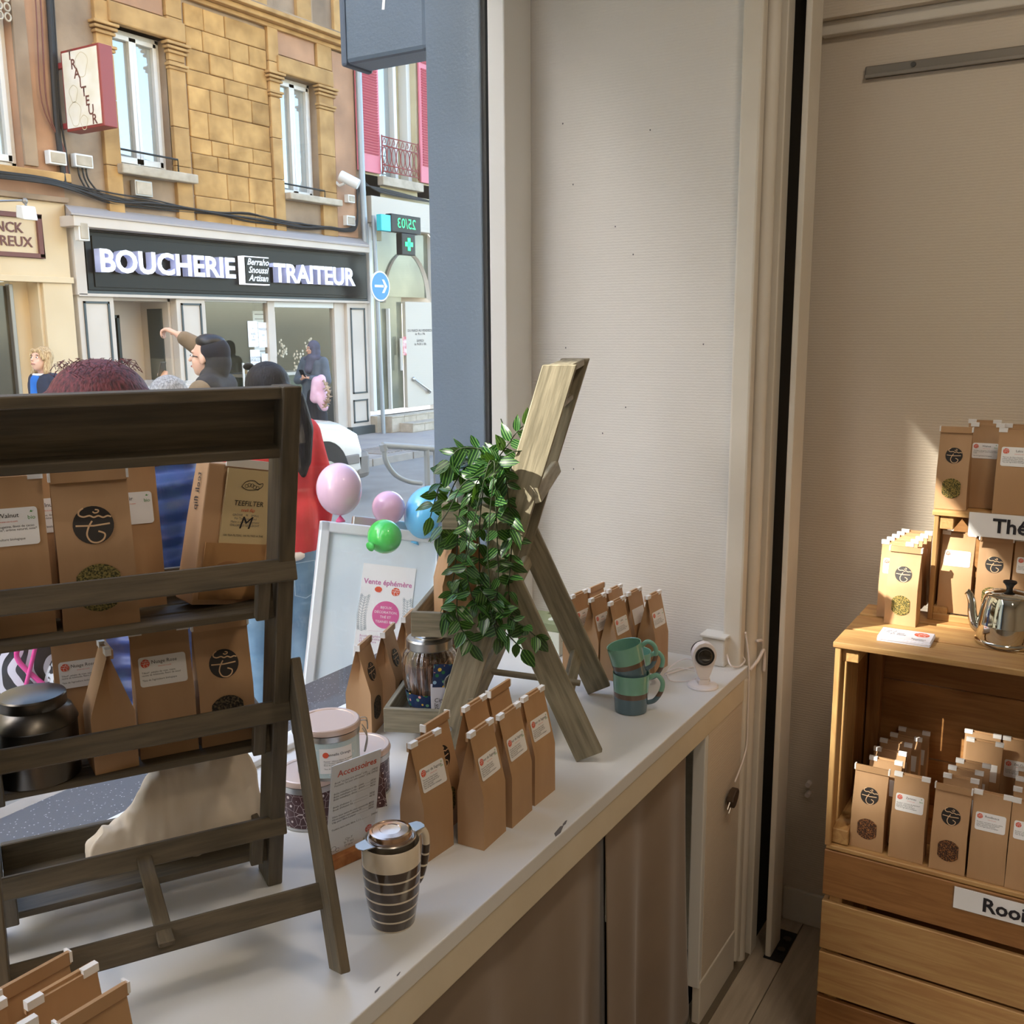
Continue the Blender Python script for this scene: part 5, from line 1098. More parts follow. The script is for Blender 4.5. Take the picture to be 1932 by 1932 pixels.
for x0 in (10.24, 10.34): hd_.tube([(x0, -.07, .55), (x0, -.07, 1.2)], .016, 8)
hd_.build('door_handle', M_['pvc'], sf, smooth=40)
MB().prism(circ(.10, 28), -.004, .004, frame((9.93, -.02, 1.42), (1, 0, 0), (0, 0, 1))).build('round_sticker', M_['carton_cream'], sf)
# flower sprays in the window
fl = MB(); rf = random.Random(3)
for x0, z0 in ((10.08, 1.0), (11.45, 1.35), (12.05, 1.35), (11.75, 1.2)):
    for k in range(26):
        a = rf.uniform(0, 6.28); r_ = rf.uniform(.02, .13); fl.ell((x0+r_*math.cos(a), .3+rf.uniform(-.05, .05), z0+r_*1.6*math.sin(a)), (.018, .012, .02), 6, 4)
fo = fl.build('dried_flowers', mat('dried_flower', C('C9B294'), .8, col2=C('E6DCCB'), scale=9), sf)
# ------------------------------------------------------------------ left hand shop and house
sl_ = thing('cream_shopfront', 'cream shopfront at the left with brown framed sign', 'shopfront', (0, YF+.13, 0))
defm('cream_front', C('D8BF98'), .6, col2=C('D0B68E'), scale=2); defm('brown_frame', C('6E4034'), .6)
def lb_(name, x0, x1, z0, z1, m, y0=-.1, y1=.0, bevel=.006, **k): return box(name, x0, x1, y0, y1, z0, z1, M_[m], sl_, bevel=bevel, **k)
lb_('fascia', 5.0, 7.54, 2.27, 3.13, 'cream_front', -.14, 0); lb_('fascia_top', 5.0, 7.56, 3.13, 3.19, 'render_wall', -.2, 0); lb_('fascia_rail', 5.0, 7.56, 2.22, 2.29, 'cream_front', -.17, 0)
lb_('pilaster', 7.17, 7.55, -.06, 2.23, 'cream_front', -.14, 0); lb_('reveal', 6.92, 7.17, -.06, 2.23, 'cream_front', .1, .5, bevel=0); lb_('reveal_side', 7.13, 7.17, -.06, 2.23, 'cream_front', -.1, .5, bevel=0)
defm('house_dark', C('3A352C'), .15, col2=C('57503F'), scale=1.5); lb_('shop_window', 5.0, 6.92, .1, 2.18, 'house_dark', .12, .14, bevel=0); lb_('window_edge', 6.88, 6.93, -.06, 2.2, 'alu_rail', .06, .14)
fr_ = MB()
for q in ((5.6, 7.21, 2.92, 2.97), (5.6, 7.21, 2.49, 2.54), (7.15, 7.21, 2.49, 2.97)): fr_.bb(q[0], q[1], -.175, -.14, q[2], q[3])
fr_.build('sign_frame', M_['brown_frame'], sl_, bevel=.006)
for body, x1, z_ in (('NCK', 6.985, 2.805), ('UREUX', 7.085, 2.655)): text(sl_, frame((x1, -.146, z_), (1, 0, 0), (0, 0, 1)), body, .155, M_['brown_frame'], align='RIGHT', ext=.004, off=.002)
hL = thing('left_house', 'rendered pinkish house above the cream shopfront', 'building', (0, YF, 0))
def lh(name, x0, x1, z0, z1, m, y0=-.02, y1=.3, bevel=.006): return box(name, x0, x1, y0, y1, z0, z1, M_[m], hL, bevel=bevel)
lh('wall', 5.9, 6.2, 3.1, 9.0, 'render_pink', 0, .35, 0); lh('wall', 7.08, 7.56, 3.1, 9.0, 'render_pink', 0, .35, 0); lh('wall', 6.2, 7.08, 5.4, 9.0, 'render_pink', 0, .35, 0); lh('wall', 6.2, 7.08, 3.1, 3.45, 'render_pink', 0, .35, 0)
lh('grey_quoin', 7.08, 7.24, 3.5, 5.5, 'render_wall', -.04, 0); lh('string_course', 5.9, 7.6, 3.36, 3.46, 'stone_trim', -.10, 0, .012)
house_window(hL, 6.2, 7.08, 3.47, 5.4)
fw_ = MB(); rq = random.Random(2)                # carved valance over the window
for k in range(9):
    x0 = 6.3+k*.09
    for j in range(3): fw_.tube([(x0+.035*math.cos(a), -.05, 5.02+j*.10+.04*math.sin(a)) for a in [2*PI*i/12 for i in range(12)]], .011, 5, closed=True)
fw_.build('fretwork_valance', M_['stone_sill'], hL, smooth=True)
# ------------------------------------------------------------------ projecting TRAITEUR sign
ya = YF-.12; p0 = aty(119, 165, ya); Xs = p0.x
yb = atx(191, 160, Xs).y
zt1, zb1 = aty(118, 98, ya).z, aty(130, 250, ya).z
ts = thing('projecting_sign', 'red framed vertical sign reading TRAITEUR fixed to the ochre house', 'sign', (Xs, yb, (zt1+zb1)/2))
hS = (zt1-zb1); wS = ya-yb
xe = aty(217, 160, yb).x-Xs
box('casing', 0, xe, 0, wS, -hS/2, hS/2, mat('sign_red', C('8A352E'), .5), ts, bevel=.01)
box('face', -.006, .004, .03, wS-.03, -hS/2+.03, hS/2-.03, mat('sign_face', C('EDE6D6'), .45, col2=C('E2D8BE'), scale=4), ts, bevel=0)
for k, ch in enumerate('TRAITEUR'): text(ts, frame((-.008, wS*(.74-.074*k), hS*(.42-.118*k)), (0, -1, 0), (0, 0, 1)), ch, .150, M_['brown_frame'], off=.003)
for k, (u, v_, r_) in enumerate(((.45, .28, .1), (.72, -.05, .07), (.72, -.3, .1), (.5, -.42, .06))):
    b_ = MB(); b_.ribbon([(r_*(1+.2*math.sin(3*a))*math.cos(a), r_*1.3*math.sin(a)) for a in [2*PI*i/24 for i in range(25)]], .008); b_.build('faint_drawing', mat('faint', C('CDBE98'), .6), ts, M=frame((-.0075, wS*u, hS*v_), (0, -1, 0), (0, 0, 1)))
for zz in (hS*.33, -hS*.42): box('bracket', 0, .05, wS, wS+.12, zz-.03, zz+.03, mat('bracket_red', C('8C2F30'), .5), ts, bevel=.004)
# ------------------------------------------------------------------ boxes, cables, lamp, CCTV on the facades
defm('cable_black', C('2A2826'), .7)
for x0, x1, z0, z1, lb in ((7.33, 7.55, 3.54, 3.69, 'weathered white junction box left of the cable riser'), (7.66, 7.90, 3.55, 3.70, 'cream meter box right of the cable riser'), (8.47, 8.73, 3.31, 3.50, 'grey junction box under the first window sill'), (7.52, 7.66, 2.70, 2.92, 'white fuse box beside the black sign'), (12.47, 12.63, 3.62, 3.74, 'small white box under the security camera'), (12.42, 12.62, 3.27, 3.42, 'square white box above the shop cornice corner')):
    t = thing('junction_box', lb, 'box', ((x0+x1)/2, YF-.001, z0), group='facade boxes')
    yo = -.17 if x0 in (7.52,) else -.02
    box('case', -(x1-x0)/2, (x1-x0)/2, yo-.09, yo, 0, z1-z0, M_['alu_rail_lip' if x0 == 8.47 else 'pvc'], t, bevel=.008)
    box('cover', -(x1-x0)/2+.02, (x1-x0)/2-.02, yo-.10, yo-.085, .02, z1-z0-.02, M_['stone_sill'], t, bevel=.004)
rc = random.Random(4)
for k in range(6):
    zo = 3.20+k*.012
    pts = [V((5.6, YF-.22-.02*k, zo+.06)), V((7.0, YF-.24, zo+.10)), V((7.6, YF-.1, zo+.08))]+[V((7.6+j*.55, YF-.05-.25*rc.random()*0-.03*(k % 3), zo+.02-.008*j+rc.uniform(-.03, .03))) for j in range(1, 9)]+[V((12.5, YF-.06, 3.18+.01*k)), V((12.72, YF-.06, 3.3+.02*k)), V((12.8, YF-.06, 3.85+.03*k)), V((13.3, YF-.08, 3.92-.012*k)), V((14.9, YF-.08, 3.84))]
    MB().tube(bez(pts, 4), rc.choice((.008, .010, .013)), 5).build('cable', M_['cable_black'], smooth=True, label='one of the dark cables bundled along the facades above the shop signs', cat='cable', group='bundled facade cables')
for k, (x0, r_, mk) in enumerate(((7.50, .03, 'cable_black'), (7.53, .02, 'cable_black'), (7.40, .010, 'brown_frame'), (7.34, .008, 'brown_frame'), (7.56, .012, 'cable_black'))):
    MB().tube(bez([V((x0+.06, YF-.04, 6.6)), V((x0+.03, YF-.05, 5.2)), V((x0, YF-.05, 4.2)), V((7.5+.02*k, YF-.06, 3.75)), V((7.52+.02*k, YF-.08, 3.3))], 6), r_, 6).build('cable', M_[mk], smooth=True, label=('thick black cable riser left of the red sign', 'second black cable in the riser left of the red sign', 'thin brown cable running down the pinkish house', 'thinnest brown cable at the far left of the riser', 'thin black cable beside the red sign')[k], cat='cable', group='cable riser')
for k, (xa_, xb_) in enumerate(((7.72, 7.85), (7.78, 7.9), (7.83, 8.0))):
    MB().tube(bez([V((xa_, YF-.06, 3.55)), V((xa_+.02, YF-.07, 3.42)), V((xb_, YF-.08, 3.28)), V((xb_+.25, YF-.08, 3.24))], 6), .011, 6).build('cable', M_['cable_black'], smooth=True, label='short dark cable dropping from the cream meter box', cat='cable', group='meter box cables')
# floodlight on the cream shop
pl_ = aty(50, 400, YF-.45)
fl_ = thing('sign_floodlight', 'white floodlight on an arm over the cream shop sign', 'lamp', (pl_.x, YF-.45, pl_.z))
MB().hexa([(-.085, -.07, -.09), (.085, -.07, -.09), (.085, .07, -.06), (-.085, .07, -.06), (-.08, -.05, .06), (.08, -.05, .06), (.08, .06, .07), (-.08, .06, .07)]).build('housing', M_['pvc'], fl_, bevel=.012)
MB().tube([(.0, .0, .07), (.0, .02, .12), (-.35, .2, .09), (-.4, .3, .08)], .012, 8).build('arm', M_['steel'], fl_, smooth=40)
MB().ell((0, .01, .115), (.03, .03, .035)).build('knuckle', M_['alu_rail'], fl_, smooth=True)
# CCTV bullet camera
pcv = aty(660, 340, YF-.3)
cv = thing('security_camera', 'white bullet security camera at the corner of the ochre house', 'camera', M=frame((pcv.x, YF-.3, pcv.z), (.45, -.75, -.45), (.8, .5, 0)))
MB().lathe([(.001, -.17), (.075, -.165), (.08, -.15), (.08, .13), (.072, .15)], 24, frame((0, 0, 0), (0, 1, 0), (0, 0, 1))).build('housing', M_['pvc'], cv, smooth=40)
MB().lathe([(.001, .140), (.06, .142)], 24, frame((0, 0, 0), (0, 1, 0), (0, 0, 1))).build('lens_cover', mat('lens_cover', C('8C7E6E'), .2), cv)
MB().tube([(-.05, .0, -.08), (-.12, .05, -.14), (-.2, .12, -.12)], .022, 8).build('bracket', M_['pvc'], cv, smooth=40)
dp = MB().tube([(12.83, YF-.1, 9), (12.83, YF-.1, 3.95), (12.86, YF-.1, 3.0)], .05, 12).build('downpipe', mat('zinc', C('9AA0A2'), .45, .3), smooth=40, label='grey zinc downpipe between the ochre house and the pink shuttered house', cat='pipe')
# ------------------------------------------------------------------ pharmacy house
hB = thing('pharmacy_building', 'pale yellow house with pink shutters beside the ochre house', 'building', (0, YF, 0))
defm('pale_wall', C('C6B995'), .9, col2=C('B8AA86'), scale=2, bump=(20, .003)); defm('pink_shutter', C('D2707C'), .5); defm('pink_dark', C('B85260'), .5); defm('white_panel', C('C2B6A4'), .5); defm('pharm_glass', C('4E5046'), .06, .1, .5, col2=C('8C8A72'), scale=.9); defm('red_iron', C('8E3B34'), .5)  # pharmacy glass is opaque: dark interior and yellowish reflection put into its colour
def hb_(name, x0, x1, z0, z1, m, y0=-.02, y1=.3, bevel=.006): return box(name, x0, x1, y0, y1, z0, z1, M_[m], hB, bevel=bevel)
for q in ((13.02, 13.40, 3.1, 9.6), (14.42, 17.5, 3.9, 9.6), (13.40, 14.42, 6.3, 9.6), (13.02, 14.9, 3.75, 4.12)): hb_('wall', *q, 'pale_wall', 0, .35, 0)
hb_('window_back', 13.4, 14.42, 4.1, 6.3, 'pale_wall', .28, .32, 0); hb_('window_frame', 13.42, 13.50, 4.12, 6.3, 'pvc', .12, .28); hb_('window_frame', 13.98, 14.06, 4.12, 6.3, 'pvc', .12, .28); hb_('window_frame', 14.32, 14.42, 4.12, 6.3, 'pvc', .10, .28)
hb_('pane', 13.5, 13.98, 4.12, 6.3, 'house_glass', .22, .24, 0); hb_('sill', 13.34, 14.45, 3.98, 4.12, 'stone_sill', -.12, 0)
def shutter(x0, x1, z0, z1, y):
    s_ = hb_('shutter', x0, x1, z0, z1, 'pink_shutter', y-.035, y)
    w_, h_ = x1-x0, z1-z0
    for a, c in ((-h_/2+.28, h_/2-.36), (h_/2-.30, h_/2-.05)):
        lv = MB(); n = max(3, int((c-a)/.042))
        for k in range(n): lv.hexa([(-w_/2+.06, -.028, a+k*.042), (w_/2-.06, -.028, a+k*.042), (w_/2-.06, -.018, a+k*.042), (-w_/2+.06, -.018, a+k*.042), (-w_/2+.06, -.042, a+k*.042+.024), (w_/2-.06, -.042, a+k*.042+.024), (w_/2-.06, -.018, a+k*.042+.03), (-w_/2+.06, -.018, a+k*.042+.03)])
        lv.build('louvres', M_['pink_dark'], s_, kind='stuff')
shutter(12.80, 13.36, 4.15, 6.25, -.03); shutter(14.46, 14.95, 4.15, 6.4, -.03)
ir = MB()
for zz in (4.20, 4.30, 4.60, 4.74): ir.tube([(13.36, -.10, zz), (14.33, -.10, zz)], .010, 6)
for k in range(8):
    x0 = 13.42+k*.122
    ir.tube([(x0+.055*math.cos(a), -.10, 4.45+.14*math.sin(a)) for a in [2*PI*i/14 for i in range(14)]], .008, 5, closed=True)
    ir.tube(bez([(x0-.05, -.10, 4.61), (x0, -.10, 4.72), (x0+.03, -.10, 4.66), (x0, -.10, 4.64)], 4), .007, 5); ir.tube(bez([(x0-.05, -.10, 4.21), (x0, -.10, 4.30), (x0+.05, -.10, 4.21)], 4), .007, 5)
for x0 in (13.36, 14.33): ir.tube([(x0, -.10, 4.16), (x0, -.10, 4.76)], .012, 6)
ir.build('iron_railing', M_['red_iron'], hB, smooth=True)
hb_('white_band', 13.02, 14.9, 3.36, 3.78, 'white_panel', -.12, 0); hb_('white_band_step', 13.05, 14.9, 3.30, 3.40, 'white_panel', -.16, 0)
hb_('glass_upper', 13.15, 14.9, 2.2, 3.32, 'pharm_glass', .03, .05, 0); hb_('mullion', 13.02, 13.10, .3, 3.35, 'pvc', -.04, .05); hb_('mullion', 14.72, 14.80, .2, 3.35, 'pvc', -.06, .05)
hb_('glass_lower', 13.10, 13.95, .3, 2.2, 'pharm_glass', .05, .07, 0)
ar = MB(); n_ = 20; cx_, cz_ = 14.08, 2.10; vs = []; fs = []
for i in range(n_+1):
    a = PI*i/n_; vs += [(cx_+.64*math.cos(a), -.02, cz_+.86*math.sin(a)), (cx_+.34*math.cos(a)-.12, .35, cz_+.78*math.sin(a)), (cx_+.64*math.cos(a), .35, cz_+.86*math.sin(a))]
for i in range(n_): fs += [(3*i, 3*i+3, 3*i+4, 3*i+1), (3*i+1, 3*i+4, 3*i+5, 3*i+2), (3*i, 3*i+2, 3*i+5, 3*i+3)]
ar.add(vs, fs).build('arch', M_['white_panel'], hB, smooth=40)
dr = hb_('door', 13.93, 14.70, .30, 2.12, 'white_panel', -.05, .02)
text(dr, frame((0.02, -.038, .30), (1, 0, 0), (0, 0, 1)), 'DU MARDI AU VENDREDI\nde 9h à 19h\n\nSAMEDI\nde 9h30 à 18h', .062, M_['ink'], line=.95)
hn = MB(); hn.tube([(-.22, -.07, -.42), (.22, -.09, -.66)], .018, 8); hn.ell((-.22, -.05, -.42), (.04, .03, .04)); hn.ell((.22, -.07, -.66), (.04, .03, .04)); hn.build('push_bar', M_['steel'], dr, smooth=True)
box('poster', -.50, -.40, -.05, -.045, .0, .32, mat('red_poster', C('C2484A'), .5, col2=C('E6DAD6'), scale=9), dr, bevel=0)
hb_('glass_edge', 13.50, 13.53, .3, 2.0, 'pvc', -.03, .04); hb_('grip', 13.78, 13.80, .95, 1.5, 'pvc', -.06, -.02)
hb_('base', 13.02, 14.9, -.06, .22, 'stone_sill', -.1, .05)
stp = thing('entrance_steps', 'two pale tiled steps up to the white pharmacy door', 'steps', (0, YF, 0))
for k, (y0, z1) in enumerate(((-.62, .10), (-.34, .22))):
    xx = 13.30 if k == 0 else 13.10
    box('step_body', xx, 14.9, y0, -.0, GZ, z1-.02, M_['stone_sill'], stp, bevel=.005)
    for j in range(5): box('tile', xx+j*.34, xx+j*.34+.333, y0-.008, y0, GZ+.01, z1-.03, M_['stone_sill'], stp, bevel=.003)
    for j in range(5): box('tread_tile', xx+j*.34, xx+j*.34+.333, y0-.015, .0, z1-.02, z1, M_['stone_sill'], stp, bevel=.003)
# ---- pharmacy cross sign
pcs = aty(752, 425, YF-.55)
pxs = thing('pharmacy_sign', 'green LED pharmacy sign showing a date and cross', 'sign', (pcs.x, YF-.55, pcs.z))
defm('led_green', C('10C860'), .5, emit=(.03, .9, .25), es=1.2); defm('cyan', C('2FB8C0'), .4)
box('date_panel', -.26, .52, -.06, .06, -.12, .16, M_['sign_black'], pxs, bevel=.01); box('cross_panel', -.0, .36, -.06, .06, -.46, -.12, M_['sign_black'], pxs, bevel=.01); box('cyan_end', -.50, -.26, -.05, .05, -.12, .13, M_['cyan'], pxs, bevel=.008)
me = text_mesh('25/03', .22, M_['led_green']).copy(); me.transform(Matrix.Diagonal((-1, 1, 1, 1))); link('led_date', me, pxs, frame((.13, -.064, .02), (1, 0, 0), (0, 0, 1)))
box('bracket', -.02, .06, .06, .56, .0, .10, M_['black_iron'], pxs, bevel=.004)
cr2 = MB(); cr2.bb(-.10, .10, -.068, -.062, -.035, .035); cr2.bb(-.035, .035, -.068, -.062, -.10, .10); cr2.build('led_cross', M_['led_green'], pxs, M=Matrix.Translation((.18, 0, -.29)))
# ---- direction sign on its pole
tp = thing('traffic_sign', 'round blue sign with white arrow on a grey pole', 'traffic sign', (13.05, YF-.28, GZ))
pd = aty(717, 540, YF-.33); zc_ = pd.z-GZ; dxs = pd.x-13.05
MB().cyl((dxs+.04, 0, 0), (dxs-.05, 0, zc_+1.1), .035, n=12).build('pole', M_['zinc'], tp, smooth=40)
MB().prism(circ(.240, 36), 0, .02, frame((dxs, -.04, zc_), (1, 0, 0), (0, 0, 1))).build('rim', M_['paper'], tp)
MB().prism(circ(.216, 36), .02, .024, frame((dxs, -.04, zc_), (1, 0, 0), (0, 0, 1))).build('blue_disc', mat('sign_blue', C('1F7FC4'), .4), tp)
aw = MB(); aw.prism([(-.11, -.013), (.05, -.013), (.05, .013), (-.11, .013)], 0, .003); aw.prism([(.02, .075), (.06, .075), (.115, 0), (.06, -.075), (.02, -.075), (.072, 0)], 0, .003)
aw.build('arrow', M_['paper'], tp, M=frame((dxs, -.065, zc_), (1, 0, 0), (0, 0, 1)) @ Matrix.Scale(1.42, 4))
# ------------------------------------------------------------------ white car at the far kerb
car = thing('car', 'white parked car, only its bonnet and front wheel in view', 'car', (6.42, 7.75, -.15))
defm('car_white', C('C9C5BC'), .25, coat=.6); defm('bumper', C('6E6A66'), .6); defm('tyre', C('1E1D1C'), .8); defm('car_glass', C('22282A'), .05)
prof = [(-1.9, .35), (-1.92, .72), (-1.85, .88), (-1.3, .92), (-.85, 1.28), (.1, 1.32), (.75, .95), (1.55, .84), (1.85, .70), (1.92, .5), (1.90, .32)]
cbm = MB(); vs = []; fs = []
ys_ = ((-.80, .94, .0), (-.74, .99, .02), (-.60, 1.0, .04), (0, 1.0, .05), (.60, 1.0, .04), (.74, .99, .02), (.80, .94, 0))
for y_, s_, dz_ in ys_:
    for x_, z_ in prof: vs.append((x_*(s_ if abs(y_) > .7 else 1), y_*(1 if z_ < 1.05 else .86), z_+(dz_ if z_ > .6 else 0)-.02))
n = len(prof)
for j in range(len(ys_)-1):
    for i in range(n): fs.append((j*n+i, j*n+(i+1) % n, (j+1)*n+(i+1) % n, (j+1)*n+i))
fs.append(tuple(range(n))); fs.append(tuple((len(ys_)-1)*n+i for i in range(n-1, -1, -1)))
cbm.add(vs, fs).build('body', M_['car_white'], car, smooth=35, bevel=.03)
for x_ in (-1.2, 1.2):
    for y_ in (-.79, .79):
        w_ = MB().lathe([(.12, -.02), (.20, -.02), (.30, .0), (.31, .08), (.30, .17), (.12, .17)], 28, frame((x_, y_+(.12 if y_ < 0 else -.12), .31), (1, 0, 0), (0, 0, 1) if y_ < 0 else (0, 0, -1)))
        w_.build('wheel', M_['tyre'], car, smooth=35)
        MB().prism(circ(.36, 28), 0, .02, frame((x_, y_*1.016-(.01 if y_ < 0 else -.0), .33), (1, 0, 0), (0, 0, 1))).build('wheel_arch', M_['tyre'], car)
        MB().prism(circ(.18, 20), 0, .02, frame((x_, y_*1.06, .31), (1, 0, 0), (0, 0, 1))).build('hub', M_['steel'], car)
box('front_bumper', 1.70, 1.97, -.80, .80, .22, .52, M_['bumper'], car, bevel=.06); box('side_strip', -1.8, 1.75, -.825, -.79, .40, .50, M_['bumper'], car, bevel=.01)
MB().hexa([(.12, -.62, 1.31), (.76, -.66, .99), (.76, .66, .99), (.12, .62, 1.31), (.14, -.62, 1.33), (.79, -.66, 1.0), (.79, .66, 1.0), (.14, .62, 1.33)]).build('windscreen', M_['car_glass'], car)
# ------------------------------------------------------------------ street barrier
pbz = atz(806, 925, -.06)
br = thing('street_barrier', 'grey steel hoop barrier with curved brace on the near pavement', 'barrier', (0, 0, 0))
dB = 6.2
bp_ = lambda x, y: atp(x, y, aty(770, 850, 4.1), V((.25, 1, 0)).normalized())
mB = mat('galva', C('8E979C'), .5, .3)
MB().tube([bp_(722, 840), bp_(770, 843), bp_(860, 850)], .022, 10).build('top_rail', mB, br, smooth=40)
for x_ in (805, 822):
    a = bp_(x_, 846); MB().cyl(a, V((a.x, a.y, -.06)), .020, n=10).build('post', mB, br, smooth=40)
MB().tube(bez([bp_(724, 842), bp_(728, 870), bp_(745, 895), bp_(770, 908), bp_(795, 912)], 6), .017, 8).build('curved_brace', mB, br, smooth=True)
MB().tube([bp_(722, 838), bp_(725, 850)], .026, 8).build('end_cap', mB, br, smooth=40)
# ------------------------------------------------------------------ pavement board with poster and balloons
nA = V((-.62, -.76, .0)).normalized(); oA = atd(700, 1000, 2.75)
def ab(x, y): return atp(x, y, oA, (nA+V((0, 0, .22))).normalized())
TLp, TRp = ab(605, 982), ab(845, 1008)
xd = (TRp-TLp).normalized(); nn_ = (nA+V((0, 0, .22))).normalized(); ydn = nn_.cross(xd).normalized()
if ydn.z < 0: ydn = -ydn
wA = (TRp-TLp).length
MA = frame(TLp, xd, ydn)
ht = (TLp.z+.06)/ydn.z
sbd = thing('pavement_board', 'white framed pavement board with event poster outside the window', 'signboard', M=Matrix.Translation((TLp.x, TLp.y, -.06)))
iv = Matrix.Translation((-TLp.x, -TLp.y, .06)) @ MA
defm('board_white', C('DCE8EE'), .2, coat=.5)
defm('frame_white', C('E4E7E8'), .35, .2)
def ap(name, x0, x1, y0, y1, z0, z1, m, bevel=.002): o_ = box(name, x0, x1, y0, y1, z0, z1, M_[m], sbd, bevel=bevel); o_.matrix_basis = iv @ o_.matrix_basis; return o_
ap('sheet', .01, wA-.01, -ht+.02, -.01, -.006, .0, 'board_white'); ap('backing', .0, wA, -ht, 0, -.02, -.006, 'pvc')
for q in ((0, .028, -ht, 0), (wA-.028, wA, -ht, 0), (0, wA, -.030, 0), (0, wA, -ht, -ht+.03)): ap('frame_bar', q[0], q[1], q[2], q[3], -.015, .010, 'frame_white', .004)
ap('hinge_bar', .10, wA+.04, -.005, .028, -.10, -.075, 'tin', .004)
lg = MB(); q0 = iv @ V((.05, .0, -.08)); q1 = iv @ V((wA-.02, .0, -.08))
for q in (q0, q1): lg.hexa([(q.x-.012+.5, q.y-.012+.55, 0), (q.x+.012+.5, q.y-.012+.55, 0), (q.x+.012+.5, q.y+.012+.55, 0), (q.x-.012+.5, q.y+.012+.55, 0), (q.x-.012, q.y-.012, q.z), (q.x+.012, q.y-.012, q.z), (q.x+.012, q.y+.012, q.z), (q.x-.012, q.y+.012, q.z)])
lg.build('rear_frame', M_['tin'], sbd)
iA = MA.inverted()
def up_(x, y): p = iA @ ab(x, y); return p
p1, p2, p3 = up_(686, 1062), up_(785, 1073), up_(660, 1238)
pw_, ph_ = (p2-p1).length, (p3-p1).length
ang = math.atan2(p2.y-p1.y, p2.x-p1.x)
po = ap('poster', 0, pw_, -ph_, 0, .001, .0018, 'paper', 0); po.matrix_basis = iv @ Matrix.Translation((p1.x, p1.y, .0015)) @ Matrix.Rotation(ang, 4, 'Z') @ Matrix.Translation((pw_/2, -ph_/2, 0))
defm('print_pink', C('C77BA6'), .5); defm('print_rose', C('D9629A'), .5); defm('print_lilac', C('B86FA0'), .5); defm('print_line', C('6E8A92'), .6)
def pt_(x, y, body, s, m, **k): text(po, Matrix.Translation(((x-.5)*pw_, (.5-y)*ph_, .0008)), body, s*pw_, M_[m], **k)
pt_(.5, .19, 'Vente éphémère', .135, 'print_pink', off=.0005); pt_(.36, .285, '&', .08, 'print_pink')
MB().prism(circ(.255*pw_, 36), 0, .0004).build('pink_disc', M_['print_rose'], po, M=Matrix.Translation((.02*pw_, -.03*ph_, .0008)))
text(po, Matrix.Translation((.02*pw_, -.03*ph_, .0016)), 'BIJOUX,\nDÉCORATION,\nTHÉ ET\nTISANES BIO', .065*pw_, M_['paper'], line=1.35)
stamp(po, Matrix.Translation((.16*pw_, .225*ph_, .0008)), .08*pw_, False, 'logo')
MB().prism([(a*1.3, b) for a, b in circ(.055*pw_, 9)], 0, .0004).build('red_mark', M_['orange'], po, M=Matrix.Translation((-.17*pw_, .235*ph_, .0008)))
tw = MB(); rt_ = random.Random(6)
for sgn in (-1, 1):
    base = V((sgn*.40*pw_, -.22*ph_)); pts = bez([base.to_3d(), (base+V((sgn*.03*pw_, .15*ph_))).to_3d(), (base+V((sgn*.0*pw_, .36*ph_))).to_3d()], 8)
    tw.ribbon([(p.x, p.y) for p in pts], .006*pw_, 0)
    for i, p in enumerate(pts):
        for s_ in (-1, 1):
            e_ = p+V((s_*.07*pw_, .035*pw_, 0)); tw.ribbon([(p.x, p.y), (e_.x, e_.y)], .005*pw_); tw.ribbon([(e_.x+.018*pw_*math.cos(a), e_.y+.018*pw_*math.sin(a)) for a in [2*PI*j/8 for j in range(9)]], .005*pw_)
tw.build('leaf_twigs', M_['print_line'], po, M=Matrix.Translation((0, 0, .0008)))
pt_(.5, .70, '_____________________', .05, 'print_pink'); pt_(.08, .80, 'Boutique éphémère\n32 rue République\n69170 Tarare', .058, 'print_lilac', align='LEFT', line=.9); pt_(.62, .80, '25/03\n26/03', .085, 'print_pink', align='LEFT', line=.95)
def balloon(px, py, t_, rx, rz, col, label, tilt=(0, 0)):
    c = atd(px, py, t_); k = t_/FPX; t = thing('balloon', label, 'balloon', M=Matrix.Translation(c) @ Euler((tilt[0], tilt[1], 0)).to_matrix().to_4x4(), group='party balloons on the board')
    m = mat('balloon_'+col, C(col), .16, coat=.3, sub=.0); b = MB(); prof = []
    for i in range(21):
        a = PI*i/20; prof.append((max(rx*k*math.sin(a), .0003), -rz*k*math.cos(a)*(1.08 if a < PI/2 else 1)))
    b.lathe(prof, 32).build('skin', m, t, smooth=True)
    MB().lathe([(.0005, 0), (.012, -.014), (.013, -.018), (.001, -.016)], 12, Matrix.Translation((0, 0, -rz*k*1.07))).build('knot', mat('knot_'+col, C('E0508C') if col.startswith('E') else C(col), .4), t, smooth=True)
balloon(640, 921, 2.60, 43, 48, 'E6BFD2', 'large pale pink balloon above the board corner'); balloon(733, 957, 2.75, 31, 31, 'E8B6D0', 'small pink balloon above the green balloon')
balloon(726, 1012, 2.55, 33, 30, '3FBE4E', 'green balloon in front of the pavement board', (0, R(75))); balloon(806, 965, 2.80, 42, 50, '5CB8E4', 'sky blue balloon half hidden by the plant leaves', (R(10), R(25)))
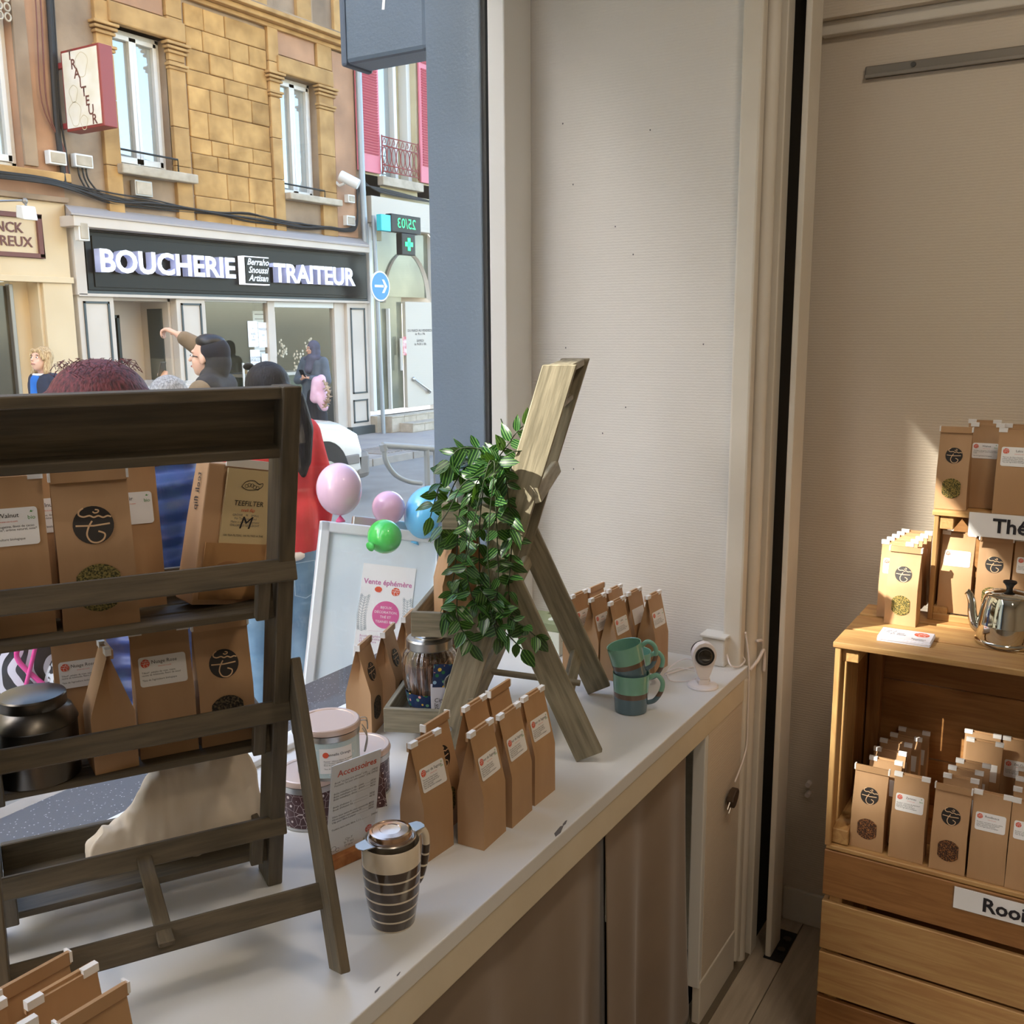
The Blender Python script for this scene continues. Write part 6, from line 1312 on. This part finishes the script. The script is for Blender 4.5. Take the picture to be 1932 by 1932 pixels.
# ------------------------------------------------------------------ people
def cap(b, p0, p1, r0, r1, n=14):
    p0, p1 = V(p0), V(p1); d = p1-p0; L_ = d.length
    if L_ < 1e-5: return b.ell(p0, (r0, r0, r0), n, 8)
    prof = [(max(r0*math.cos(a), 1e-4), r0*math.sin(a)) for a in [-PI/2+PI/2*i/5 for i in range(6)]]+[(max(r1*math.cos(a), 1e-4), L_+r1*math.sin(a)) for a in [PI/2*i/5 for i in range(6)]]
    z = d.normalized(); x = z.orthogonal().normalized()
    return b.lathe(prof, n, frame(p0, x, z.cross(x)))
def fuse(name, b, m, parent, vox=.011, it=6, fac=.5):
    o = b.build(name, m, parent, smooth=True)
    r = o.modifiers.new('r', 'REMESH'); r.mode = 'VOXEL'; r.voxel_size = vox; r.use_smooth_shade = True
    s = o.modifiers.new('s', 'SMOOTH'); s.iterations = it; s.factor = fac
    return o
defm('skin', C('C99A80'), .55, col2=C('BE8C72'), scale=9); defm('skin_pale', C('DDB39C'), .55, col2=C('D3A48C'), scale=9)
defm('eye_white', C('E8E4DE'), .2); defm('lips', C('A8625A'), .5)
HAND = [(-.030, .060, .030), (-.012, .078, .020), (.006, .082, .0), (.022, .074, .0)]
def hand(b, wrist, d, pal, sgn, curl=.5, k=1.0):
    """palm and five fingers: d = way the fingers point, pal = palm normal"""
    d = V(d).normalized(); pal = V(pal); pal = (pal-d*pal.dot(d)).normalized(); sd = d.cross(pal).normalized()*sgn
    w = V(wrist); c = w+d*.045*k
    for s_ in (-.022, -.007, .008, .022): cap(b, w+d*.015*k+sd*s_*.6*k, w+d*.080*k+sd*s_*k, .013*k, .011*k, 8)
    for s_, ln in ((-.024, .065), (-.008, .075), (.008, .072), (.023, .058)):
        k0 = w+d*.080*k+sd*s_*k; a1 = curl*.8; a2 = curl*1.7; a3 = curl*2.4
        f1 = k0+(d*math.cos(a1)+pal*math.sin(a1))*ln*.45*k; f2 = f1+(d*math.cos(a2)+pal*math.sin(a2))*ln*.32*k; f3 = f2+(d*math.cos(a3)+pal*math.sin(a3))*ln*.26*k
        cap(b, k0, f1, .0095*k, .0088*k, 8); cap(b, f1, f2, .0088*k, .008*k, 8); cap(b, f2, f3, .008*k, .007*k, 8)
    t0 = w+d*.022*k-sd*.022*k; t1 = t0+(d*.6-sd*.7+pal*.35).normalized()*.036*k; t2 = t1+(d*.9-sd*.1+pal*.5).normalized()*.030*k
    cap(b, t0, t1, .012*k, .010*k, 8); cap(b, t1, t2, .010*k, .008*k, 8)
def person(label, loc, face, h=1.62, look=None, arms=None, skin='skin', top='coat', topcol=None, bot=None, hem=.50, bulk=1.0, vox=.012, group=None, eyes=True, legs=True, hands_curl=.5):
    """facing = horizontal direction; local axes x right, y forward"""
    f = V((face[0], face[1], 0)).normalized(); x = V((f.y, -f.x, 0))
    T = thing('person', label, 'person', M=frame(loc, x, f))
    s = h/1.65; J = {}
    P = lambda a, b_, c: V((a*s, b_*s, c*s))
    J['hip'] = P(0, 0, .88); J['chest'] = P(0, .01, 1.20); J['neck'] = P(0, .0, 1.39); J['head'] = P(0, .025, 1.525)
    if look is None: look = (0, 1, 0)
    lv = V(look).normalized(); lx = V((lv.y, -lv.x, 0)).normalized(); lz = lx.cross(lv)
    HM = Matrix(((lx.x, lv.x, lz.x, J['head'].x), (lx.y, lv.y, lz.y, J['head'].y), (lx.z, lv.z, lz.z, J['head'].z), (0, 0, 0, 1)))
    Hp = lambda a, b_, c: HM @ (V((a, b_, c))*s)
    arms = arms or [dict(), dict()]
    A = []
    for i, sg_ in enumerate((-1, 1)):
        q = arms[i]; sh = P(sg_*.165, 0, 1.335)
        el = P(*q['el']) if 'el' in q else P(sg_*.235, -.02, 1.06); wr = P(*q['wr']) if 'wr' in q else P(sg_*.245, .06, .84)
        A.append((sg_, sh, el, wr, q))
    b = MB()
    # head: cranium, face wedge, jaw, nose, ears, brow
    b.ell((0, -.012*s, .022*s), (.073*s, .090*s, .088*s), 18, 12, HM); b.ell((0, .022*s, -.035*s), (.060*s, .062*s, .078*s), 18, 12, HM); b.ell((0, .040*s, -.082*s), (.036*s, .034*s, .030*s), 14, 10, HM)
    cap(b, Hp(0, .082, .012), Hp(0, .103, -.026), .008*s, .0125*s, 8); b.ell((0, .070*s, .026*s), (.050*s, .018*s, .014*s), 12, 8, HM)
    for g in (-1, 1): b.ell((g*.073*s, -.008*s, -.012*s), (.010*s, .020*s, .030*s), 10, 8, HM); b.ell((g*.034*s, .055*s, -.028*s), (.022*s, .020*s, .020*s), 10, 8, HM)
    b.ell((0, .079*s, -.060*s), (.024*s, .010*s, .012*s), 10, 8, HM)
    cap(b, J['neck']+P(0, -.01, -.03), Hp(0, -.015, -.06), .054*s, .050*s)
    # trunk and limbs
    for g in (-1, 1):
        cap(b, P(g*.08, 0, .90), P(g*.07, .005, 1.10), .10*s, .085*s); cap(b, P(g*.07, .005, 1.10), P(g*.085, .0, 1.27), .085*s, .085*s); cap(b, P(g*.06, 0, 1.34), P(g*.165, 0, 1.33), .055*s, .052*s)
        if legs: cap(b, P(g*.085, 0, .86), P(g*.095, .015, .48), .085*s, .055*s); cap(b, P(g*.095, .015, .48), P(g*.10, -.01, .09), .053*s, .036*s); cap(b, P(g*.10, -.03, .045), P(g*.115, .13, .035), .038*s, .032*s)
    for sg_, sh, el, wr, q in A:
        cap(b, sh, el, .046*s, .036*s); cap(b, el, wr, .036*s, .025*s)
        d = V(q['hd']) if 'hd' in q else (wr-el); hand(b, wr, d, q.get('pal', (-sg_, .2, 0)), sg_ if 'sg' not in q else q['sg'], q.get('curl', hands_curl), s)
    fuse('body', b, M_[skin], T, vox*.75, 3)
    # clothes
    c = MB(); B = bulk
    for g in (-1, 1):
        cap(c, P(g*.075, 0, hem+.48 if hem > .5 else .95), P(g*.07, .005, 1.10), .118*s*B, .108*s*B); cap(c, P(g*.07, .005, 1.10), P(g*.085, 0, 1.27), .108*s*B, .105*s*B); cap(c, P(g*.05, 0, 1.33), P(g*.165, 0, 1.325), .070*s, .070*s*B)
        cap(c, P(g*.08, 0, hem), P(g*.075, 0, .98), .108*s*B, .118*s*B)
    for sg_, sh, el, wr, q in A: cap(c, sh, el, .066*s*B, .056*s*B); cap(c, el, wr+(el-wr).normalized()*.035*s, .056*s*B, .042*s*B)
    fuse(top, c, topcol, T, vox, 8)
    if bot is not None:
        t = MB()
        for g in (-1, 1): cap(t, P(g*.075, -.01, .90), P(g*.088, -.005, .74), .108*s, .100*s); cap(t, P(g*.088, -.005, .74), P(g*.096, .015, .48), .098*s, .068*s); cap(t, P(g*.096, .015, .48), P(g*.10, -.005, .10), .066*s, .052*s)
        fuse('trousers', t, bot, T, vox, 5)
    sh_ = MB()
    for g in (-1, 1): cap(sh_, P(g*.10, -.045, .045), P(g*.117, .135, .036), .045*s, .040*s)
    fuse('shoes', sh_, M_['black'], T, vox, 3)
    if eyes:
        for g in (-1, 1):
            MB().ell((0, 0, 0), (.0125*s, .008*s, .0085*s), 12, 8).build('eye', M_['eye_white'], T, smooth=True, M=HM @ Matrix.Translation((g*.031*s, .073*s, .002*s)))
            MB().ell((0, 0, 0), (.0062*s, .004*s, .0066*s), 10, 6).build('iris', M_['ink'], T, smooth=True, M=HM @ Matrix.Translation((g*.031*s, .0795*s, .002*s)))
            MB().tube([(-.016*s, -.002, -.001), (0, .003, .003*s), (.016*s, -.002, -.001)], .0028*s, 6).build('eyebrow', M_['stamp'], T, smooth=True, M=HM @ Matrix.Translation((g*.031*s, .080*s, .022*s)))
        MB().tube(bez([(-.022*s, -.004, 0), (-.008*s, .004, .002*s), (0, .005, 0), (.008*s, .004, .002*s), (.022*s, -.004, 0)], 4), .0042*s, 6).build('mouth', M_['lips'], T, smooth=True, M=HM @ Matrix.Translation((0, .086*s, -.061*s)))
    return T, HM, s, P
def hair_mat(n, c1, c2): return mat(n, C(c1), .6, 0, .25, col2=C(c2), scale=14, stretch=(9, 9, 1.1), lo=.35, hi=.65, bump=(10, .006), bstretch=(14, 14, 1.0), bstr=.7)
def world_dir(px_dir): return px_dir
LFT = -V((RT.x, RT.y, 0)).normalized(); AWY = V((FW.x, FW.y, 0)).normalized()
cloth = lambda n, a, b_, **k: mat(n, C(a), .85, col2=C(b_), scale=8, bump=(14, .008), **k)
# ---- woman in a grey coat and dark headscarf outside the butcher
p = aty(596, 760, 10.0)
face = -AWY*.85+LFT*.35
T, HM, s, P = person('woman in a grey coat and charcoal headscarf, holding a phone and pink jacket', (p.x, 10.0, GZ), face, 1.56, look=(.55, .83, -.05), skin='skin', top='coat', topcol=cloth('grey_coat', '4E555C', '5C636B'), bot=cloth('black_cloth', '1C1B20', '26252A'), hem=.66, bulk=1.18,
    arms=[dict(el=(-.26, .06, 1.05), wr=(-.06, .24, 1.10), hd=(.7, .5, .1), pal=(0, .2, 1), curl=.9), dict(el=(.27, .06, 1.05), wr=(.08, .24, 1.08), hd=(-.7, .5, .1), pal=(0, .2, 1), curl=.9)])
hj = MB(); hj.ell((0, -.022*s, .028*s), (.090*s, .100*s, .104*s), 18, 12, HM); hj.ell((0, -.035*s, -.05*s), (.088*s, .085*s, .10*s), 16, 10, HM)
for g in (-1, 1): cap(hj, HM @ V((g*.072*s, .018*s, .03*s)), HM @ V((g*.062*s, .030*s, -.085*s)), .024*s, .030*s)
cap(hj, HM @ V((-.04*s, .045*s, -.122*s)), HM @ V((.04*s, .045*s, -.122*s)), .034*s, .034*s); cap(hj, P(0, .06, 1.38), P(.03, .10, 1.22), .085*s, .075*s); cap(hj, P(-.10, .02, 1.37), P(.10, .02, 1.37), .062*s, .062*s)
fuse('headscarf', hj, cloth('scarf', '4A4954', '5A5866'), T, .010, 4)
sk = MB(); cap(sk, P(0, 0, .84), P(0, 0, .12), .15*s, .20*s); fuse('long_skirt', sk, M_['black_cloth'], T, .014, 4)
ph = thing('phone', 'black phone held by the woman in the headscarf', 'phone', M=T.matrix_basis @ Matrix.Translation(P(0, .325, 1.165)) @ Matrix.Rotation(R(-35), 4, 'X'))
box('slab', -.036, .036, -.005, .005, -.07, .07, M_['black'], ph, bevel=.004)
pk_ = thing('folded_jacket', 'pink jacket with fur trim over the arm of the woman in the headscarf', 'jacket', M=T.matrix_basis)
b = MB(); cap(b, P(-.16, .20, 1.05), P(-.14, .22, .80), .075*s, .085*s); cap(b, P(-.22, .16, 1.08), P(-.24, .18, .80), .070*s, .080*s); cap(b, P(-.20, .22, .82), P(-.28, .20, .66), .075*s, .060*s); fuse('cloth', b, cloth('pink_cloth', 'D9A9B8', 'E6BCC9'), pk_, .012, 4)
b = MB()
rq = random.Random(9)
for k in range(90):
    t_ = k/90; a = V((-.31-.075*math.sin(PI*t_), .235, 1.06-.40*t_)); q = a+V((rq.uniform(-.05, .05), rq.uniform(-.03, .03), rq.uniform(-.03, .03))); cap(b, a*s, q*s, .016, .006, 6)
b.build('fur_trim', cloth('fur', '8A7058', 'BFA68A'), pk_, smooth=True)
# ---- blonde woman far left
d0 = 9.2; p = atd(84, 700, d0)
T, HM, s, P = person('blonde woman in a navy jacket and bright blue top, looking up to the left', (p.x, p.y, -.10), LFT*.6-AWY*.8, 1.64, look=(-.25, .95, .22), skin='skin_pale', top='jacket', topcol=cloth('navy', '1F2638', '2B3348'), bot=M_['black_cloth'], hem=.80, bulk=1.05)
hr = MB(); hr.ell((0, -.028*s, .030*s), (.088*s, .094*s, .098*s), 16, 10, HM)
for g in (-1, 1): cap(hr, HM @ V((g*.070*s, -.015*s, .05*s)), HM @ V((g*.080*s, -.005*s, -.12*s)), .034*s, .030*s); cap(hr, HM @ V((g*.045*s, .060*s, .070*s)), HM @ V((g*.072*s, .045*s, .0)), .022*s, .018*s)
cap(hr, HM @ V((0, -.06*s, .03*s)), HM @ V((0, -.06*s, -.12*s)), .060*s, .055*s); cap(hr, HM @ V((-.03*s, .066*s, .066*s)), HM @ V((.03*s, .066*s, .066*s)), .018*s, .018*s)
fuse('hair', hr, hair_mat('blonde', '8C6A44', 'D8BE92'), T, .009, 3)
b = MB(); cap(b, P(0, .075, 1.33), P(0, .085, .92), .065*s, .085*s); fuse('blue_top', b, cloth('bright_blue', '1E63B8', '2A74C8'), T, .012, 4)
b = MB(); 
b.tube([tuple(P(.055*math.cos(a), .02+.05*math.sin(a)+.03, 1.385)) for a in [2*PI*i/16 for i in range(16)]], .012, 6, closed=True); b.build('white_collar', M_['paper'], T, smooth=True)
# ---- man with raised arm and dark cap
d0 = 6.2; p = atd(400, 700, d0)
fm = LFT*1.0+AWY*.12
T, HM, s, P = person('person in a beige jacket and dark cap raising one arm while holding a phone', (p.x, p.y, -.15), fm, 1.79, look=(.05, 1, .10), skin='skin_pale', top='jacket', topcol=cloth('beige_jacket', '6B5A44', '7E6C56'), bot=M_['navy'], hem=.78, bulk=1.08, vox=.010,
    arms=[dict(el=(-.17, .15, 1.14), wr=(-.06, .250, 1.33), hd=(0, .25, 1), pal=(1, .2, 0), curl=.65), dict(el=(.14, .10, 1.56), wr=(.11, .235, 1.65), hd=(0, .7, .35), pal=(0, .3, -1), curl=1.05)])
cp = MB(); cp.ell((0, -.046*s, .034*s), (.086*s, .092*s, .092*s), 18, 12, HM); cp.ell((0, -.070*s, -.03*s), (.085*s, .075*s, .095*s), 16, 10, HM); cap(cp, HM @ V((-.04*s, -.05*s, -.115*s)), HM @ V((.04*s, -.05*s, -.115*s)), .070*s, .070*s); cap(cp, P(-.11, -.02, 1.36), P(.11, -.02, 1.36), .080*s, .080*s)
fuse('hooded_scarf', cp, cloth('navy_hood', '14161E', '1E2130'), T, .010, 4)
b = MB(); b.ell((0, -.020*s, .088*s), (.078*s, .090*s, .048*s), 16, 10, HM); fuse('cap', b, M_['black'], T, .010, 3)
MB().tube([HM @ V((g*.0795*s if abs(g) > .5 else g*.04*s, .02*s if abs(g) > .5 else .095*s, .002*s)) for g in (-1, -.4, .4, 1)], .0035, 6).build('glasses', M_['ink'], T, smooth=True)
text(T, HM @ frame((.0945*s, -.06*s, -.085*s), (0, 1, 0), (0, 0, 1)), 'TH', .085*s, M_['ink_grey'], off=.002)
ph = thing('phone', 'phone in the hand of the person with the dark cap', 'phone', M=T.matrix_basis @ Matrix.Translation(P(-.05, .285, 1.435)) @ Matrix.Rotation(R(15), 4, 'X'))
box('slab', -.036, .036, -.005, .005, -.065, .075, M_['black'], ph, bevel=.004)
# ---- grey haired head behind the rack
d0 = 4.6; p = atd(318, 740, d0)
T, HM, s, P = person('grey haired person seen from behind, only the crown showing above the rack', (p.x, p.y, -.13), AWY, 1.60, skin='skin_pale', top='coat', topcol=cloth('charcoal', '2C2E33', '383B40'), bot=M_['black_cloth'], hem=.75, eyes=False)
hr = MB(); hr.ell((0, -.022*s, .022*s), (.096*s, .104*s, .104*s), 18, 12, HM); cap(hr, HM @ V((0, -.05*s, .0)), HM @ V((0, -.06*s, -.10*s)), .075*s, .06*s); fuse('hair', hr, hair_mat('grey_hair', '6A6C72', 'A4A6AA'), T, .009, 3)
# ---- red haired woman in a blue padded jacket at the window
d0 = 2.62; p = atd(188, 760, d0)
puff = cloth('puffer_blue', '3B4E8C', '4A5FA2'); N, L, bb_ = nodes(puff); bb_.inputs['Roughness'].default_value = .4
tc = [n for n in N if n.type == 'TEX_COORD'][0]; wv = N.new('ShaderNodeTexWave'); wv.wave_type = 'BANDS'; wv.bands_direction = 'Z'; wv.inputs['Scale'].default_value = 4.6; wv.inputs['Distortion'].default_value = .5; L.new(tc.outputs['Object'], wv.inputs[0])
bu = N.new('ShaderNodeBump'); bu.inputs['Distance'].default_value = .03; bu.inputs['Strength'].default_value = .9; L.new(wv.outputs['Fac'], bu.inputs['Height']); L.new(bu.outputs[0], bb_.inputs['Normal'])
T, HM, s, P = person('woman with dark red hair and a blue padded jacket standing close to the window', (p.x, p.y, -.06), AWY*.9+LFT*.3, 1.655, skin='skin_pale', top='padded_jacket', topcol=puff, bot=M_['charcoal'], hem=.80, bulk=1.22, eyes=False)
hr = MB(); hr.ell((0, -.020*s, .015*s), (.132*s, .130*s, .117*s), 20, 12, HM)
for k, (a, ln) in enumerate(((-.105, .24), (-.05, .27), (.0, .28), (.05, .27), (.105, .26))): cap(hr, HM @ V((a*s, -.055*s, .0)), HM @ V((a*1.05*s, -.085*s, -ln*s)), .055*s, .040*s)
cap(hr, HM @ V((.10*s, -.05*s, -.18*s)), HM @ V((.175*s, -.08*s, -.42*s)), .045*s, .022*s)
hm_ = hair_mat('red_hair', '381820', '74363A'); fuse('hair', hr, hm_, T, .009, 3)
b = MB(); rq = random.Random(12)
for k in range(110):
    a = rq.uniform(0, 2*PI); e_ = rq.uniform(.75, 1.5); r_ = .128*s
    q = V((r_*math.cos(a)*math.cos(e_*.7), -.02*s+r_*1.03*math.sin(a)*math.cos(e_*.7), .02*s+.112*s*math.sin(e_)))
    b.tube([HM @ q, HM @ (q*1.01+V((rq.uniform(-.012, .012), -.008, -.002))), HM @ (q*1.0+V((rq.uniform(-.02, .02), -.02, -.014)))], .0009, 4)
b.build('loose_hairs', hm_, T, smooth=True, kind='stuff')
# zebra shoulder bag with pink strap
zb_ = mat('zebra', C('E4E2EA'), .7, rand=False); N, L, bb_ = nodes(zb_); tc = [n for n in N if n.type == 'TEX_COORD'][0]; wv = N.new('ShaderNodeTexWave'); wv.inputs['Scale'].default_value = 9; wv.inputs['Distortion'].default_value = 9; wv.inputs['Detail'].default_value = 1; wv.inputs['Detail Scale'].default_value = 1.2
L.new(tc.outputs['Object'], wv.inputs[0]); rp = N.new('ShaderNodeValToRGB'); rp.color_ramp.interpolation = 'CONSTANT'; rp.color_ramp.elements[0].color = (.02, .02, .025, 1); rp.color_ramp.elements[1].position = .5; rp.color_ramp.elements[1].color = (*C('DAD8E4'), 1); L.new(wv.outputs['Fac'], rp.inputs[0]); L.new(rp.outputs[0], bb_.inputs['Base Color'])
q = atd(20, 1270, 2.35)
zg = thing('tote_bag', 'zebra striped bag with a pink strap hanging at the side of the red haired woman', 'bag', M=frame(q, (RT.x, RT.y, 0), z=(0, 0, 1)))
b = MB(); b.ell((0, 0, 0), (.13, .06, .17), 20, 14); fuse('fabric', b, zb_, zg, .010, 2)
b = MB(); b.tube(bez([(.11, -.05, -.02), (.05, -.06, .06), (.09, -.055, .13), (.13, -.03, .30)], 6), .006, 8); b.tube(bez([(.05, -.06, -.05), (.075, -.062, .02), (.105, -.055, .12)], 6), .005, 8); b.build('strap', mat('strap_pink', C('E2489A'), .4), zg, smooth=True)
lc = mat('lace', C('2A2C30'), .8, rand=False); 
b = MB(); b.ell((.14, -.005, -.06), (.08, .05, .12), 16, 10); fuse('lace_pouch', b, mat('lace_print', C('26282C'), .8, col2=C('D4D8DC'), scale=70, lo=.5, hi=.56, detail=1), zg, .010, 2)
# ---- dark haired woman in a red jacket
d0 = 4.2; p = atd(508, 800, d0)
jn = cloth('denim', '5E7E98', '7A9AB2')
T, HM, s, P = person('dark haired woman with ponytail, red jacket and pale jeans, seen from behind', (p.x, p.y, -.06), AWY*.8+LFT*.6, 1.60, look=(-.25, 1, 0), skin='skin', top='red_jacket', topcol=cloth('red_cloth', 'C22630', 'D8353E'), bot=jn, hem=.84, bulk=1.08, eyes=False)
hr = MB(); hr.ell((0, -.020*s, .026*s), (.094*s, .106*s, .102*s), 18, 12, HM); hr.ell((0, -.03*s, -.03*s), (.085*s, .075*s, .08*s), 16, 10, HM)
tip = [HM @ V((.0, -.10*s, .02*s)), HM @ V((.035*s, -.16*s, -.03*s)), HM @ V((.055*s, -.17*s, -.16*s)), HM @ V((.06*s, -.15*s, -.30*s)), HM @ V((.065*s, -.14*s, -.36*s))]
for a, c_, r0, r1 in zip(tip, tip[1:], (.030, .042, .050, .045), (.042, .050, .045, .025)): cap(hr, a, c_, r0*s, r1*s)
fuse('hair', hr, hair_mat('black_hair', '0C0A0E', '1E1B22'), T, .009, 3)
b = MB()
for g in (-1, 1): b.ell((g*.036*s, .060*s, .104*s), (.030*s, .007*s, .016*s), 14, 8, HM)
b.build('sunglasses', M_['black'], T, smooth=True)
b = MB(); b.tube([tuple(P(.135*math.cos(a), .0+.115*math.sin(a), .80)) for a in [2*PI*i/24 for i in range(24)]], .020*s, 8, closed=True); b.build('pale_belt', mat('belt', C('E0D6CC'), .7), T, smooth=True)
b = MB(); b.ribbon([(-.05, .07), (-.05, -.07), (0, -.09), (.05, -.07), (.05, .07), (-.05, .07)], .004); b.build('pocket_seam', mat('seam_denim', C('A9C0D0'), .7), T, M=frame(P(.08, -.118, .70), (1, .05, 0), (0, 0, 1)))
